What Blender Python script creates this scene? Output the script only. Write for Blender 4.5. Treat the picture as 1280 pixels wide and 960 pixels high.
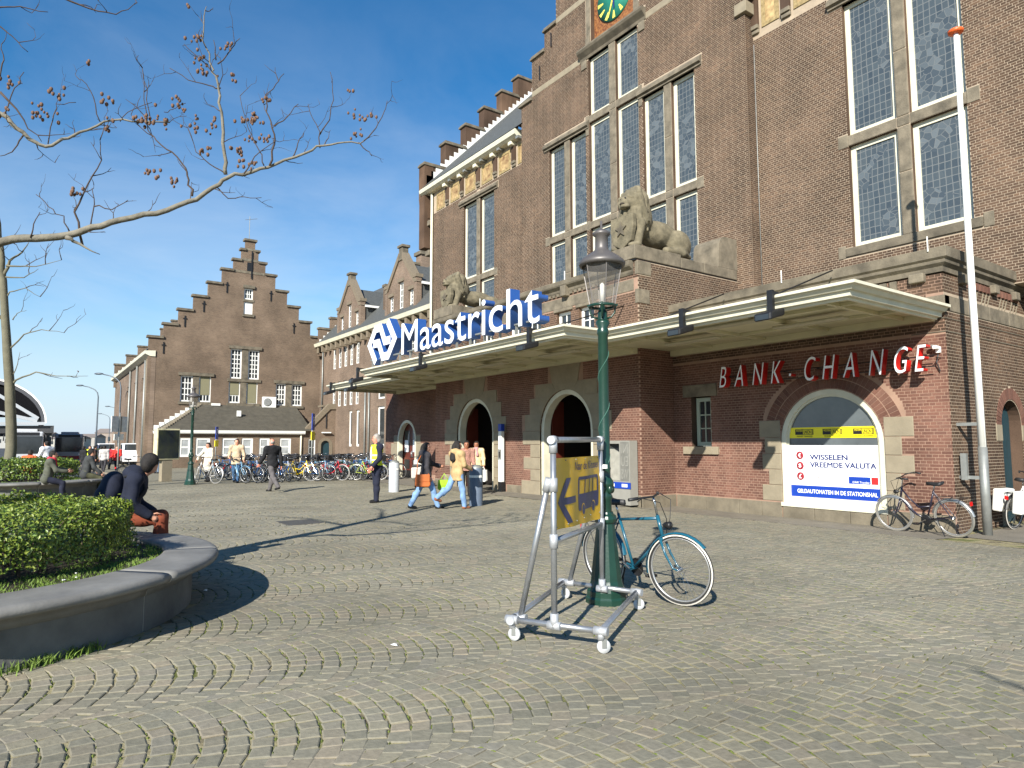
import bpy, bmesh, math, random
import numpy as np
from mathutils import Vector, Matrix
from mathutils.geometry import tessellate_polygon
for o in list(bpy.data.objects):
    bpy.data.objects.remove(o)
S = bpy.context.scene
COL = S.collection
RAD = math.radians
rng = np.random.default_rng(7)
random.seed(7)

# ---------------------------------------------------------------- camera
CAM = Vector((0, 0, 1.6))
YAW, PITCH, ROLL = RAD(144.5643), RAD(5.0265), RAD(0.1236)
fw = Vector((math.cos(PITCH)*math.cos(YAW), math.cos(PITCH)*math.sin(YAW), math.sin(PITCH)))
rt = Vector((math.sin(YAW), -math.cos(YAW), 0))
dn = fw.cross(rt)
rt, dn = math.cos(ROLL)*rt+math.sin(ROLL)*dn, -math.sin(ROLL)*rt+math.cos(ROLL)*dn
cd = bpy.data.cameras.new('camera')
cd.sensor_width = 36; cd.lens = 840.64/1280*36; cd.clip_start = .05; cd.clip_end = 6000
cam = bpy.data.objects.new('camera', cd); COL.objects.link(cam)
M = Matrix.Identity(4)
for i in range(3):
    M[i][0] = rt[i]; M[i][1] = -dn[i]; M[i][2] = -fw[i]; M[i][3] = CAM[i]
cam.matrix_world = M
S.camera = cam

# ---------------------------------------------------------------- light
SUN_EL = RAD(29.5)
SUN_TO = Vector((-2.44, 3.32, 0)).normalized()*math.cos(SUN_EL)+Vector((0, 0, -math.sin(SUN_EL)))   # way the light travels
sd = bpy.data.lights.new('sun', 'SUN'); sd.energy = 5.0; sd.angle = RAD(.53); sd.color = (1, .95, .86)
sun = bpy.data.objects.new('sun', sd); COL.objects.link(sun)
sun.rotation_euler = SUN_TO.to_track_quat('-Z', 'Y').to_euler()
wd = bpy.data.worlds.new('World'); S.world = wd; wd.use_nodes = True
nt = wd.node_tree; nt.nodes.clear()
def wn(t, **k):
    n = nt.nodes.new(t)
    for a, b in k.items(): setattr(n, a, b)
    return n
sky = wn('ShaderNodeTexSky', sky_type='NISHITA', sun_disc=False)
sky.sun_elevation = SUN_EL; sky.sun_rotation = math.atan2(-SUN_TO.x, -SUN_TO.y)
sky.air_density = 1.0; sky.dust_density = 0; sky.ozone_density = 1.6; sky.altitude = 0
bg = wn('ShaderNodeBackground'); bg.inputs[1].default_value = .09
wo = wn('ShaderNodeOutputWorld')
geo = wn('ShaderNodeTexCoord')
# thin cirrus: stretched noise laid over the sky, densest low in the west
mp = wn('ShaderNodeMapping'); mp.inputs['Scale'].default_value = (1.0, 1.0, 2.6); mp.inputs['Rotation'].default_value = (0.25, .3, .4)
nz = wn('ShaderNodeTexNoise'); nz.inputs['Scale'].default_value = 2.6; nz.inputs['Detail'].default_value = 9; nz.inputs['Roughness'].default_value = .58; nz.inputs['Distortion'].default_value = .5
rp = wn('ShaderNodeValToRGB'); rp.color_ramp.elements[0].position = .36; rp.color_ramp.elements[1].position = .7
rp.color_ramp.elements[1].color = (.36, .36, .36, 1)
sp = wn('ShaderNodeSeparateXYZ')
mr = wn('ShaderNodeMapRange'); mr.inputs['From Min'].default_value = .62; mr.inputs['From Max'].default_value = .22
mu = wn('ShaderNodeMath', operation='MULTIPLY')
mx = wn('ShaderNodeMix', data_type='RGBA')
mx.inputs['B'].default_value = (5.2, 5.8, 6.5, 1)
L = nt.links.new
L(geo.outputs['Generated'], mp.inputs[0]); L(mp.outputs[0], nz.inputs[0]); L(nz.outputs[0], rp.inputs[0])
L(geo.outputs['Generated'], sp.inputs[0]); L(sp.outputs[2], mr.inputs[0])
L(rp.outputs[0], mu.inputs[0]); L(mr.outputs[0], mu.inputs[1]); L(mu.outputs[0], mx.inputs['Factor'])
hs = wn('ShaderNodeHueSaturation'); hs.inputs['Saturation'].default_value = 1.4
L(sky.outputs[0], hs.inputs['Color']); L(hs.outputs[0], mx.inputs['A']); mx2 = wn('ShaderNodeMix', data_type='RGBA'); mx2.inputs['B'].default_value = (3.5, 4.5, 5.9, 1)   # pale blue air low over the horizon
mr2 = wn('ShaderNodeMapRange'); mr2.inputs['From Min'].default_value = .2; mr2.inputs['From Max'].default_value = 0; mr2.inputs['To Max'].default_value = .92
L(sp.outputs[2], mr2.inputs[0]); L(mr2.outputs[0], mx2.inputs['Factor']); L(mx.outputs['Result'], mx2.inputs['A']); L(mx2.outputs['Result'], bg.inputs[0]); L(bg.outputs[0], wo.inputs[0])
S.view_settings.view_transform = 'Standard'; S.view_settings.look = 'None'
S.view_settings.exposure = .84; S.view_settings.gamma = 1
try:
    S.cycles.max_bounces = 6; S.cycles.use_denoising = True
except Exception: pass

# ---------------------------------------------------------------- materials
def srgb(r, g, b):
    f = lambda c: (c/255/12.92 if c/255 <= .04045 else ((c/255+.055)/1.055)**2.4)
    return (f(r), f(g), f(b))
MATS = {}
def mat(name, col, rough=.6, metal=0, var=.18, scale=6, bump=0, bscale=60, col2=None, spec=.5, det=4, stretch=None, alpha=None, trans=0, coat=0):
    if name in MATS: return MATS[name]
    m = bpy.data.materials.new(name); m.use_nodes = True; t = m.node_tree; N = t.nodes; LK = t.links.new
    b = N['Principled BSDF']; b.inputs['Roughness'].default_value = rough; b.inputs['Metallic'].default_value = metal
    b.inputs['Specular IOR Level'].default_value = spec
    if trans: b.inputs['Transmission Weight'].default_value = trans
    if coat: b.inputs['Coat Weight'].default_value = coat
    tc = N.new('ShaderNodeTexCoord'); src = tc.outputs['Object']
    if stretch:
        mpn = N.new('ShaderNodeMapping'); mpn.inputs['Scale'].default_value = stretch; LK(src, mpn.inputs[0]); src = mpn.outputs[0]
    n = N.new('ShaderNodeTexNoise'); n.inputs['Scale'].default_value = scale; n.inputs['Detail'].default_value = det; n.inputs['Roughness'].default_value = .6
    LK(src, n.inputs[0])
    r = N.new('ShaderNodeValToRGB'); e = r.color_ramp.elements
    e[0].position = .3; e[1].position = .7
    c2 = col2 or tuple(c*(1+var) for c in col)
    e[0].color = (*[c*(1-var) for c in col], 1); e[1].color = (*c2, 1)
    LK(n.outputs[0], r.inputs[0]); LK(r.outputs[0], b.inputs['Base Color'])
    if bump:
        n2 = N.new('ShaderNodeTexNoise'); n2.inputs['Scale'].default_value = bscale; n2.inputs['Detail'].default_value = 3; LK(src, n2.inputs[0])
        bp = N.new('ShaderNodeBump'); bp.inputs['Strength'].default_value = bump; bp.inputs['Distance'].default_value = .02
        LK(n2.outputs[0], bp.inputs['Height']); LK(bp.outputs[0], b.inputs['Normal'])
    MATS[name] = m; return m

def tintmat(name, stops, rough=.85, stain=.35, sscale=.7, bump=.3, moss=None, fine=40, streak=.7):
    """colour picked per brick or stone from the face attribute 'tint' (plus the object's random number), with broad weather stains"""
    if name in MATS: return MATS[name]
    m = bpy.data.materials.new(name); m.use_nodes = True; t = m.node_tree; N = t.nodes; LK = t.links.new
    b = N['Principled BSDF']; b.inputs['Roughness'].default_value = rough; b.inputs['Specular IOR Level'].default_value = .18
    at = N.new('ShaderNodeAttribute'); at.attribute_name = 'tint'
    oi = N.new('ShaderNodeObjectInfo')
    ad = N.new('ShaderNodeMath'); ad.operation = 'ADD'; LK(at.outputs['Fac'], ad.inputs[0]); LK(oi.outputs['Random'], ad.inputs[1])
    fr = N.new('ShaderNodeMath'); fr.operation = 'FRACT'; LK(ad.outputs[0], fr.inputs[0])
    r = N.new('ShaderNodeValToRGB'); cr = r.color_ramp
    while len(cr.elements) < len(stops): cr.elements.new(.5)
    for i, c in enumerate(stops):
        cr.elements[i].position = i/(len(stops)-1); cr.elements[i].color = (*c, 1)
    LK(fr.outputs[0], r.inputs[0])
    gp = N.new('ShaderNodeNewGeometry')
    n = N.new('ShaderNodeTexNoise'); n.inputs['Scale'].default_value = sscale; n.inputs['Detail'].default_value = 5; LK(gp.outputs['Position'], n.inputs[0])
    mr_ = N.new('ShaderNodeMapRange'); mr_.inputs['From Min'].default_value = .35; mr_.inputs['From Max'].default_value = .7
    mr_.inputs['To Min'].default_value = 1-stain; mr_.inputs['To Max'].default_value = 1+stain*.6
    LK(n.outputs[0], mr_.inputs[0])
    # rain streaks: noise drawn out down the wall
    sm_ = N.new('ShaderNodeMapping'); sm_.inputs['Scale'].default_value = (1.6, 1.6, .16); LK(gp.outputs['Position'], sm_.inputs[0])
    ns = N.new('ShaderNodeTexNoise'); ns.inputs['Scale'].default_value = 1.4; ns.inputs['Detail'].default_value = 4; LK(sm_.outputs[0], ns.inputs[0])
    ms = N.new('ShaderNodeMapRange'); ms.inputs['From Min'].default_value = .35; ms.inputs['From Max'].default_value = .65; ms.inputs['To Min'].default_value = 1-stain*streak; ms.inputs['To Max'].default_value = 1+stain*streak*.3; LK(ns.outputs[0], ms.inputs[0])
    n3 = N.new('ShaderNodeTexNoise'); n3.inputs['Scale'].default_value = fine; n3.inputs['Detail'].default_value = 3; LK(gp.outputs['Position'], n3.inputs[0])
    mr3 = N.new('ShaderNodeMapRange'); mr3.inputs['To Min'].default_value = .72; mr3.inputs['To Max'].default_value = 1.28; LK(n3.outputs[0], mr3.inputs[0])
    m0_ = N.new('ShaderNodeMath'); m0_.operation = 'MULTIPLY'; LK(mr_.outputs[0], m0_.inputs[0]); LK(ms.outputs[0], m0_.inputs[1])
    mm = N.new('ShaderNodeMath'); mm.operation = 'MULTIPLY'; LK(m0_.outputs[0], mm.inputs[0]); LK(mr3.outputs[0], mm.inputs[1])
    vm = N.new('ShaderNodeVectorMath'); vm.operation = 'SCALE'; LK(r.outputs[0], vm.inputs[0]); LK(mm.outputs[0], vm.inputs['Scale'])
    LK(vm.outputs[0], b.inputs['Base Color'])
    bp = N.new('ShaderNodeBump'); bp.inputs['Strength'].default_value = bump; bp.inputs['Distance'].default_value = .01
    LK(n3.outputs[0], bp.inputs['Height']); LK(bp.outputs[0], b.inputs['Normal'])
    MATS[name] = m; return m

def brickmat(name, c1, c2, mortar, scale=1.0, axis='x', bw=.22, rh=.0625, stain=.35):
    """brick courses as a texture, for walls too far off to tell the bricks apart"""
    if name in MATS: return MATS[name]
    m = bpy.data.materials.new(name); m.use_nodes = True; t = m.node_tree; N = t.nodes; LK = t.links.new
    b = N['Principled BSDF']; b.inputs['Roughness'].default_value = .9; b.inputs['Specular IOR Level'].default_value = .25
    gp = N.new('ShaderNodeNewGeometry'); s = N.new('ShaderNodeSeparateXYZ'); LK(gp.outputs['Position'], s.inputs[0])
    c = N.new('ShaderNodeCombineXYZ'); LK(s.outputs[0 if axis == 'x' else 1], c.inputs[0]); LK(s.outputs[2], c.inputs[1])
    br = N.new('ShaderNodeTexBrick'); br.inputs['Color1'].default_value = (*c1, 1); br.inputs['Color2'].default_value = (*c2, 1); br.inputs['Mortar'].default_value = (*mortar, 1)
    br.inputs['Scale'].default_value = scale; br.inputs['Brick Width'].default_value = bw; br.inputs['Row Height'].default_value = rh; br.inputs['Mortar Size'].default_value = .006; br.inputs['Mortar Smooth'].default_value = .3
    LK(c.outputs[0], br.inputs[0])
    n = N.new('ShaderNodeTexNoise'); n.inputs['Scale'].default_value = .55; n.inputs['Detail'].default_value = 6; LK(gp.outputs['Position'], n.inputs[0])
    mr_ = N.new('ShaderNodeMapRange'); mr_.inputs['From Min'].default_value = .35; mr_.inputs['From Max'].default_value = .7
    mr_.inputs['To Min'].default_value = 1-stain; mr_.inputs['To Max'].default_value = 1+stain*.6; LK(n.outputs[0], mr_.inputs[0])
    vm = N.new('ShaderNodeVectorMath'); vm.operation = 'SCALE'; LK(br.outputs[0], vm.inputs[0]); LK(mr_.outputs[0], vm.inputs['Scale'])
    LK(vm.outputs[0], b.inputs['Base Color'])
    bp = N.new('ShaderNodeBump'); bp.inputs['Strength'].default_value = .5; bp.inputs['Distance'].default_value = .01; bp.invert = True
    LK(br.outputs['Fac'], bp.inputs['Height']); LK(bp.outputs[0], b.inputs['Normal'])
    MATS[name] = m; return m

def glassmat(name, col, rough=.06, spec=.7):
    return mat(name, col, rough=rough, var=.25, scale=1.5, spec=spec)

def leadglass(name, seed):
    if name in MATS: return MATS[name]
    m = bpy.data.materials.new(name); m.use_nodes = True; t = m.node_tree; N = t.nodes; LK = t.links.new
    b = N['Principled BSDF']; b.inputs['Specular IOR Level'].default_value = .4
    gp = N.new('ShaderNodeNewGeometry'); s = N.new('ShaderNodeSeparateXYZ'); LK(gp.outputs['Position'], s.inputs[0])
    c = N.new('ShaderNodeCombineXYZ'); LK(s.outputs[0], c.inputs[0]); LK(s.outputs[2], c.inputs[1])
    br = N.new('ShaderNodeTexBrick'); br.offset = 0; br.inputs['Scale'].default_value = 1; br.inputs['Brick Width'].default_value = .135; br.inputs['Row Height'].default_value = .18
    br.inputs['Mortar Size'].default_value = .010; br.inputs['Mortar Smooth'].default_value = .1
    br.inputs['Color1'].default_value = (.045, .06, .074, 1); br.inputs['Color2'].default_value = (.07, .088, .1, 1); br.inputs['Mortar'].default_value = (.145, .155, .155, 1)
    wv = N.new('ShaderNodeTexNoise'); wv.inputs['Scale'].default_value = 1.6; LK(c.outputs[0], wv.inputs[0])
    mxv = N.new('ShaderNodeMix'); mxv.data_type = 'VECTOR'; mxv.inputs['Factor'].default_value = .06
    LK(c.outputs[0], mxv.inputs['A']); LK(wv.outputs[1], mxv.inputs['B'])
    LK(mxv.outputs['Result'], br.inputs[0])
    vo = N.new('ShaderNodeTexVoronoi'); vo.feature = 'DISTANCE_TO_EDGE'; vo.voronoi_dimensions = '2D'; vo.inputs['Scale'].default_value = 6.5
    LK(c.outputs[0], vo.inputs['Vector'])
    lt = N.new('ShaderNodeMath'); lt.operation = 'LESS_THAN'; lt.inputs[1].default_value = .045; LK(vo.outputs['Distance'], lt.inputs[0])
    # a painted figure in the upper middle of each light: irregular pieces there, quarries elsewhere
    zn = N.new('ShaderNodeTexNoise'); zn.inputs['Scale'].default_value = .9; zn.inputs['Detail'].default_value = 1; LK(gp.outputs['Position'], zn.inputs[0])
    gt = N.new('ShaderNodeMath'); gt.operation = 'GREATER_THAN'; gt.inputs[1].default_value = .54; LK(zn.outputs[0], gt.inputs[0])
    vc = N.new('ShaderNodeTexVoronoi'); vc.voronoi_dimensions = '2D'; vc.inputs['Scale'].default_value = 6.5; LK(c.outputs[0], vc.inputs['Vector'])
    ramp = N.new('ShaderNodeValToRGB'); e = ramp.color_ramp.elements; e[0].color = (.05, .065, .08, 1); e[1].color = (.115, .135, .147, 1); e[1].position = .9
    ramp.color_ramp.elements.new(.65).color = (.068, .085, .098, 1)
    sx = N.new('ShaderNodeSeparateColor'); LK(vc.outputs['Color'], sx.inputs[0]); LK(sx.outputs[0], ramp.inputs[0])
    m1 = N.new('ShaderNodeMix'); m1.data_type = 'RGBA'; LK(lt.outputs[0], m1.inputs['Factor']); LK(ramp.outputs[0], m1.inputs['A']); m1.inputs['B'].default_value = (.14, .15, .15, 1)
    m2 = N.new('ShaderNodeMix'); m2.data_type = 'RGBA'; LK(gt.outputs[0], m2.inputs['Factor']); LK(br.outputs[0], m2.inputs['A']); LK(m1.outputs['Result'], m2.inputs['B'])
    LK(m2.outputs['Result'], b.inputs['Base Color'])
    rr = N.new('ShaderNodeMapRange'); rr.inputs['To Min'].default_value = .08; rr.inputs['To Max'].default_value = .45; LK(sx.outputs[1], rr.inputs[0]); LK(rr.outputs[0], b.inputs['Roughness'])
    bp = N.new('ShaderNodeBump'); bp.inputs['Strength'].default_value = .25; bp.inputs['Distance'].default_value = .004; LK(zn.outputs[0], bp.inputs['Height']); LK(bp.outputs[0], b.inputs['Normal'])
    MATS[name] = m; return m

# brick tones
BR_DARK = [srgb(78, 63, 52), srgb(96, 77, 63), srgb(86, 69, 57), srgb(107, 85, 68), srgb(82, 66, 55), srgb(101, 81, 66), srgb(78, 63, 52)]
BR_RED = [srgb(110, 78, 67), srgb(124, 90, 77), srgb(115, 82, 70), srgb(126, 94, 81), srgb(107, 78, 68), srgb(110, 78, 67)]
M_BRICK = tintmat('dark brown brick', BR_DARK, stain=.34)
M_BRED = tintmat('reddish brick', BR_RED, stain=.28)
M_PLIN = mat('stained plinth stone', srgb(112, 104, 88), rough=.9, var=.28, scale=3, bump=.3, bscale=40, det=8)
M_MORT = mat('lime mortar', srgb(166, 150, 129), rough=.95, var=.15, scale=3, bump=.2)
M_MORTR = mat('red washed mortar', srgb(150, 122, 104), rough=.95, var=.15, scale=3, bump=.2)
M_STONE = mat('weathered limestone', srgb(100, 93, 79), rough=.9, var=.28, scale=3.2, bump=.35, bscale=35, col2=srgb(132, 122, 104), det=8)
M_STONED = mat('blackened limestone', srgb(92, 85, 72), rough=.9, var=.3, scale=2.5, bump=.35, bscale=30, col2=srgb(122, 113, 96), det=8)
M_STONEL = mat('pale dressed stone', srgb(138, 128, 108), rough=.85, var=.14, scale=4, bump=.25, bscale=50, det=8)
M_CREAM = mat('cream paint', srgb(210, 206, 184), rough=.5, var=.12, scale=2.2, det=9, bump=.08, bscale=20)
M_WHITE = mat('white paint', srgb(228, 228, 222), rough=.45, var=.04, scale=4)
M_SOFFIT = mat('stained cream soffit paint', srgb(196, 190, 158), rough=.6, var=.12, scale=1.2)
M_BLACK = mat('black metal', (.012, .012, .013), rough=.45, var=.3, scale=10)
M_SLATE = mat('slate roofing', srgb(78, 80, 78), rough=.7, var=.3, scale=5, bump=.5, bscale=14, stretch=(1, 1, 4))
M_ZINC = mat('zinc', srgb(140, 142, 138), rough=.5, metal=.4, var=.15)
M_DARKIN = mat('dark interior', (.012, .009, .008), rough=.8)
M_DOOR = mat('oxblood door paint', srgb(92, 40, 28), rough=.4, var=.12, scale=3)
M_WGLASS = glassmat('window glass', (.03, .035, .038))
M_PALEGL = glassmat('net curtained glass', (.34, .36, .36), rough=.2)
M_LEAD = leadglass('leaded stained glass', 1)
M_GREEN = mat('dark green lamp paint', srgb(22, 54, 43), rough=.32, var=.15, scale=7, bump=.06, bscale=40, spec=.6)
M_TILE = mat('brown roof tiles', srgb(82, 78, 68), rough=.85, var=.25, scale=2.2, bump=.3)
M_GALV = mat('galvanised steel', srgb(168, 170, 172), rough=.38, metal=.75, var=.1, scale=14)
M_GOLD = mat('gilded mosaic panel', srgb(146, 124, 80), rough=.65, var=.35, scale=9, col2=srgb(172, 152, 108))
M_GOLDIN = mat('painted coat of arms', srgb(150, 108, 72), rough=.6, var=.5, scale=3.5, col2=srgb(196, 170, 120))
M_TEAL = mat('dark blue green door paint', srgb(30, 58, 66), rough=.5, var=.15, scale=5)

# ---------------------------------------------------------------- builders
def link(name, me, parent=None, label=None, cat=None, group=None, kind=None, loc=None):
    o = bpy.data.objects.new(name, me); COL.objects.link(o)
    if parent is not None: o.parent = parent
    if loc is not None: o.location = loc
    if label: o['label'] = label
    if cat: o['category'] = cat
    if group: o['group'] = group
    if kind: o['kind'] = kind
    return o
def thing(name, label, cat, loc=(0, 0, 0), rz=0, group=None):
    o = link(name, None, None, label, cat, group, None, loc); o.rotation_euler = (0, 0, rz); o.empty_display_size = .2
    return o
def kids(o): return [c for c in bpy.data.objects if c.parent == o]
def copy_thing(src, loc, rz, label, group=None, tree=None):
    r = src.copy(); COL.objects.link(r); r.location = loc; r.rotation_euler = (0, 0, rz); r['label'] = label
    if group: r['group'] = group
    for ch, gs in (tree or [(c, kids(c)) for c in kids(src)]):
        c = ch.copy(); COL.objects.link(c); c.parent = r
        for g in gs:
            d = g.copy(); COL.objects.link(d); d.parent = c
    return r

def np_mesh(name, V, Q, mats, tint=None, smooth=False, tris=None, matidx=None):
    V = np.asarray(V, dtype=np.float32).reshape(-1, 3); Q = np.asarray(Q, dtype=np.int32).reshape(-1, 4)
    me = bpy.data.meshes.new(name)
    nq = len(Q); nt_ = 0 if tris is None else len(tris)
    me.vertices.add(len(V)); me.vertices.foreach_set('co', V.ravel())
    loops = Q.ravel() if tris is None else np.concatenate([Q.ravel(), np.asarray(tris, dtype=np.int32).ravel()])
    me.loops.add(len(loops)); me.loops.foreach_set('vertex_index', loops.astype(np.int32))
    me.polygons.add(nq+nt_)
    st = np.arange(nq)*4
    if nt_: st = np.concatenate([st, nq*4+np.arange(nt_)*3])
    me.polygons.foreach_set('loop_start', st.astype(np.int32))
    me.update(calc_edges=True)
    for m in (mats if isinstance(mats, (list, tuple)) else [mats]): me.materials.append(m)
    if matidx is not None: me.polygons.foreach_set('material_index', np.asarray(matidx, dtype=np.int32))
    if tint is not None:
        a = me.attributes.new('tint', 'FLOAT', 'FACE'); a.data.foreach_set('value', np.asarray(tint, dtype=np.float32))
    me.polygons.foreach_set('use_smooth', np.full(nq+nt_, smooth, dtype=bool))
    me.validate()
    return me

class MB:
    """collects simple solids and links them as ONE mesh object"""
    def __init__(s): s.v = []; s.f = []; s.m = []; s.cur = 0; s.sm = []; s.smooth = False
    def add(s, vs, fs):
        k = len(s.v); s.v += [tuple(p) for p in vs]
        for f in fs: s.f.append([i+k for i in f]); s.m.append(s.cur); s.sm.append(s.smooth)
    def box(s, x0, x1, y0, y1, z0, z1):
        if x0 > x1: x0, x1 = x1, x0
        if y0 > y1: y0, y1 = y1, y0
        if z0 > z1: z0, z1 = z1, z0
        s.add([(x0, y0, z0), (x1, y0, z0), (x1, y1, z0), (x0, y1, z0), (x0, y0, z1), (x1, y0, z1), (x1, y1, z1), (x0, y1, z1)],
              [(3, 2, 1, 0), (4, 5, 6, 7), (0, 1, 5, 4), (1, 2, 6, 5), (2, 3, 7, 6), (3, 0, 4, 7)]); return s
    def fbox(s, fr, a0, a1, b0, b1, d0, d1):
        """box in a wall frame: a along the wall, b up, d outwards"""
        P = [fr.p(a, b, d) for d in (d0, d1) for b in (b0, b1) for a in (a0, a1)]
        s.add(P, [(0, 1, 3, 2), (4, 6, 7, 5), (0, 4, 5, 1), (2, 3, 7, 6), (0, 2, 6, 4), (1, 5, 7, 3)]); return s
    def tube(s, pts, r, n=8, cap=True, up=None):
        pts = [Vector(p) for p in pts]; rs = r if isinstance(r, (list, tuple)) else [r]*len(pts)
        k = len(s.v); prev = None
        for i, p in enumerate(pts):
            t = (pts[min(i+1, len(pts)-1)]-pts[max(i-1, 0)])
            if t.length < 1e-9: t = Vector((0, 0, 1))
            t.normalize()
            if prev is None:
                a = t.cross(Vector((0, 0, 1)) if abs(t.z) < .9 else Vector((1, 0, 0))).normalized()
            else: a = (prev-t*prev.dot(t)).normalized()
            prev = a; b = t.cross(a)
            for j in range(n):
                w = 2*math.pi*j/n; s.v.append(tuple(p+(a*math.cos(w)+b*math.sin(w))*rs[i]))
        for i in range(len(pts)-1):
            for j in range(n):
                s.f.append([k+i*n+j, k+i*n+(j+1) % n, k+(i+1)*n+(j+1) % n, k+(i+1)*n+j]); s.m.append(s.cur); s.sm.append(s.smooth or n > 5)
        if cap:
            s.f.append([k+j for j in range(n)][::-1]); s.m.append(s.cur); s.sm.append(False)
            e = k+(len(pts)-1)*n; s.f.append([e+j for j in range(n)]); s.m.append(s.cur); s.sm.append(False)
        return s
    def lathe(s, prof, c=(0, 0, 0), n=16, axis='z', a0=0, smooth=True):
        k = len(s.v); c = Vector(c)
        for (r, h) in prof:
            for j in range(n):
                w = 2*math.pi*(j+a0)/n
                q = {'z': (r*math.cos(w), r*math.sin(w), h), 'y': (r*math.cos(w), h, r*math.sin(w)), 'x': (h, r*math.cos(w), r*math.sin(w))}[axis]
                s.v.append(tuple(c+Vector(q)))
        for i in range(len(prof)-1):
            for j in range(n):
                f = [k+i*n+j, k+i*n+(j+1) % n, k+(i+1)*n+(j+1) % n, k+(i+1)*n+j]
                s.f.append(f if axis != 'y' else f[::-1]); s.m.append(s.cur); s.sm.append(smooth)
        return s
    def torus(s, c, R, r, axis='y', n=28, m=6, a0=0, a1=2*math.pi, flat=1):
        k = len(s.v); full = abs(a1-a0-2*math.pi) < 1e-6; N = n if full else n+1; c = Vector(c)
        for i in range(N):
            w = a0+(a1-a0)*i/n
            for j in range(m):
                q = 2*math.pi*j/m; rr = R+r*math.cos(q); h = r*math.sin(q)*flat
                p = {'y': (rr*math.cos(w), h, rr*math.sin(w)), 'z': (rr*math.cos(w), rr*math.sin(w), h), 'x': (h, rr*math.cos(w), rr*math.sin(w))}[axis]
                s.v.append(tuple(c+Vector(p)))
        for i in range(n):
            for j in range(m):
                a, b = i, (i+1) % N if full else i+1
                s.f.append([k+a*m+j, k+a*m+(j+1) % m, k+b*m+(j+1) % m, k+b*m+j]); s.m.append(s.cur); s.sm.append(True)
        return s
    def ball(s, c, r, n=10, m=6, sc=(1, 1, 1)):
        prof = [(math.sin(math.pi*i/m), -math.cos(math.pi*i/m)) for i in range(m+1)]
        k = len(s.v); s.lathe([(a*r+1e-5, b*r) for a, b in prof], (0, 0, 0), n)
        for i in range(k, len(s.v)):
            p = s.v[i]; s.v[i] = (p[0]*sc[0]+c[0], p[1]*sc[1]+c[1], p[2]*sc[2]+c[2])
        return s
    def prism(s, fr, poly, d0, d1, holes=(), back=False, side=None):
        """flat outline (a,b) in a wall frame made solid between depths d0 (back) and d1 (front)"""
        ls = [[Vector((a, b, 0)) for a, b in poly]]+[[Vector((a, b, 0)) for a, b in h] for h in holes]
        flat = [p for l in ls for p in l]
        tr = tessellate_polygon(ls)
        k = len(s.v)
        for d in (d1, d0):
            for p in flat: s.v.append(tuple(fr.p(p.x, p.y, d)))
        n = len(flat)
        for t in tr:
            s.f.append([k+i for i in t]); s.m.append(s.cur); s.sm.append(False)
            if back: s.f.append([k+n+i for i in t][::-1]); s.m.append(s.cur); s.sm.append(False)
        o = 0
        for li, l in enumerate(ls):
            c = len(l); mm_ = s.cur if (side is None or li == 0) else side
            for i in range(c):
                s.f.append([k+o+i, k+n+o+i, k+n+o+(i+1) % c, k+o+(i+1) % c]); s.m.append(mm_); s.sm.append(False)
            o += c
        return s
    def build(s, name, mats, parent=None, world=False, label=None, cat=None, group=None, kind=None, recalc=True, loc=None, bevel=0):
        me = bpy.data.meshes.new(name); me.from_pydata(s.v, [], s.f)
        for m in (mats if isinstance(mats, (list, tuple)) else [mats]): me.materials.append(m)
        me.polygons.foreach_set('material_index', s.m); me.polygons.foreach_set('use_smooth', s.sm)
        if recalc or bevel:
            bm = bmesh.new(); bm.from_mesh(me); bmesh.ops.recalc_face_normals(bm, faces=bm.faces)
            if bevel: bmesh.ops.bevel(bm, geom=[e for e in bm.edges if len(e.link_faces) == 2 and e.calc_face_angle() > .6], offset=bevel, segments=2, profile=.5, affect='EDGES')
            bm.to_mesh(me); bm.free()
        me.update()
        o = link(name, me, parent, label, cat, group, kind, loc)
        if world and parent is not None: o.location = -Vector(parent.location)
        return o

class Fr:
    """a wall's own frame: a runs along u, b is height, d is distance out of the wall"""
    def __init__(s, o, u, n): s.o = Vector(o); s.u = Vector(u); s.n = Vector(n)
    def p(s, a, b, d=0): return s.o+s.u*a+Vector((0, 0, b))+s.n*d
def FY(Y): return Fr((0, Y, 0), (1, 0, 0), (0, -1, 0))      # wall facing the square, a = x
def FX(X): return Fr((X, 0, 0), (0, 1, 0), (1, 0, 0))       # wall facing along the facade, a = y

def arch(a0, a1, b0, spring, n=16, rise=None):
    r = (a1-a0)/2; c = (a0+a1)/2; h = rise or r
    return [(a0, b0), (a1, b0)]+[(c+r*math.cos(math.pi*i/n), spring+h*math.sin(math.pi*i/n)) for i in range(n+1)]
def rect(a0, a1, b0, b1): return [(a0, b0), (a1, b0), (a1, b1), (a0, b1)]

def wall(fr, poly, holes, mats, parent, name='wall', depth=.35, world=True, **k):
    b = MB(); b.prism(fr, poly, -depth, 0, holes, side=1)
    return b.build(name, [mats, M_BRICK] if mats in (M_MORT, M_MORTR) else [mats, mats], parent, world=world, recalc=False, **k)

def spans(poly, b):
    xs = []
    for i in range(len(poly)):
        (x0, y0), (x1, y1) = poly[i], poly[(i+1) % len(poly)]
        if (y0 <= b) != (y1 <= b): xs.append(x0+(b-y0)/(y1-y0)*(x1-x0))
    xs.sort(); return [(xs[i], xs[i+1]) for i in range(0, len(xs)-1, 2)]

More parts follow.
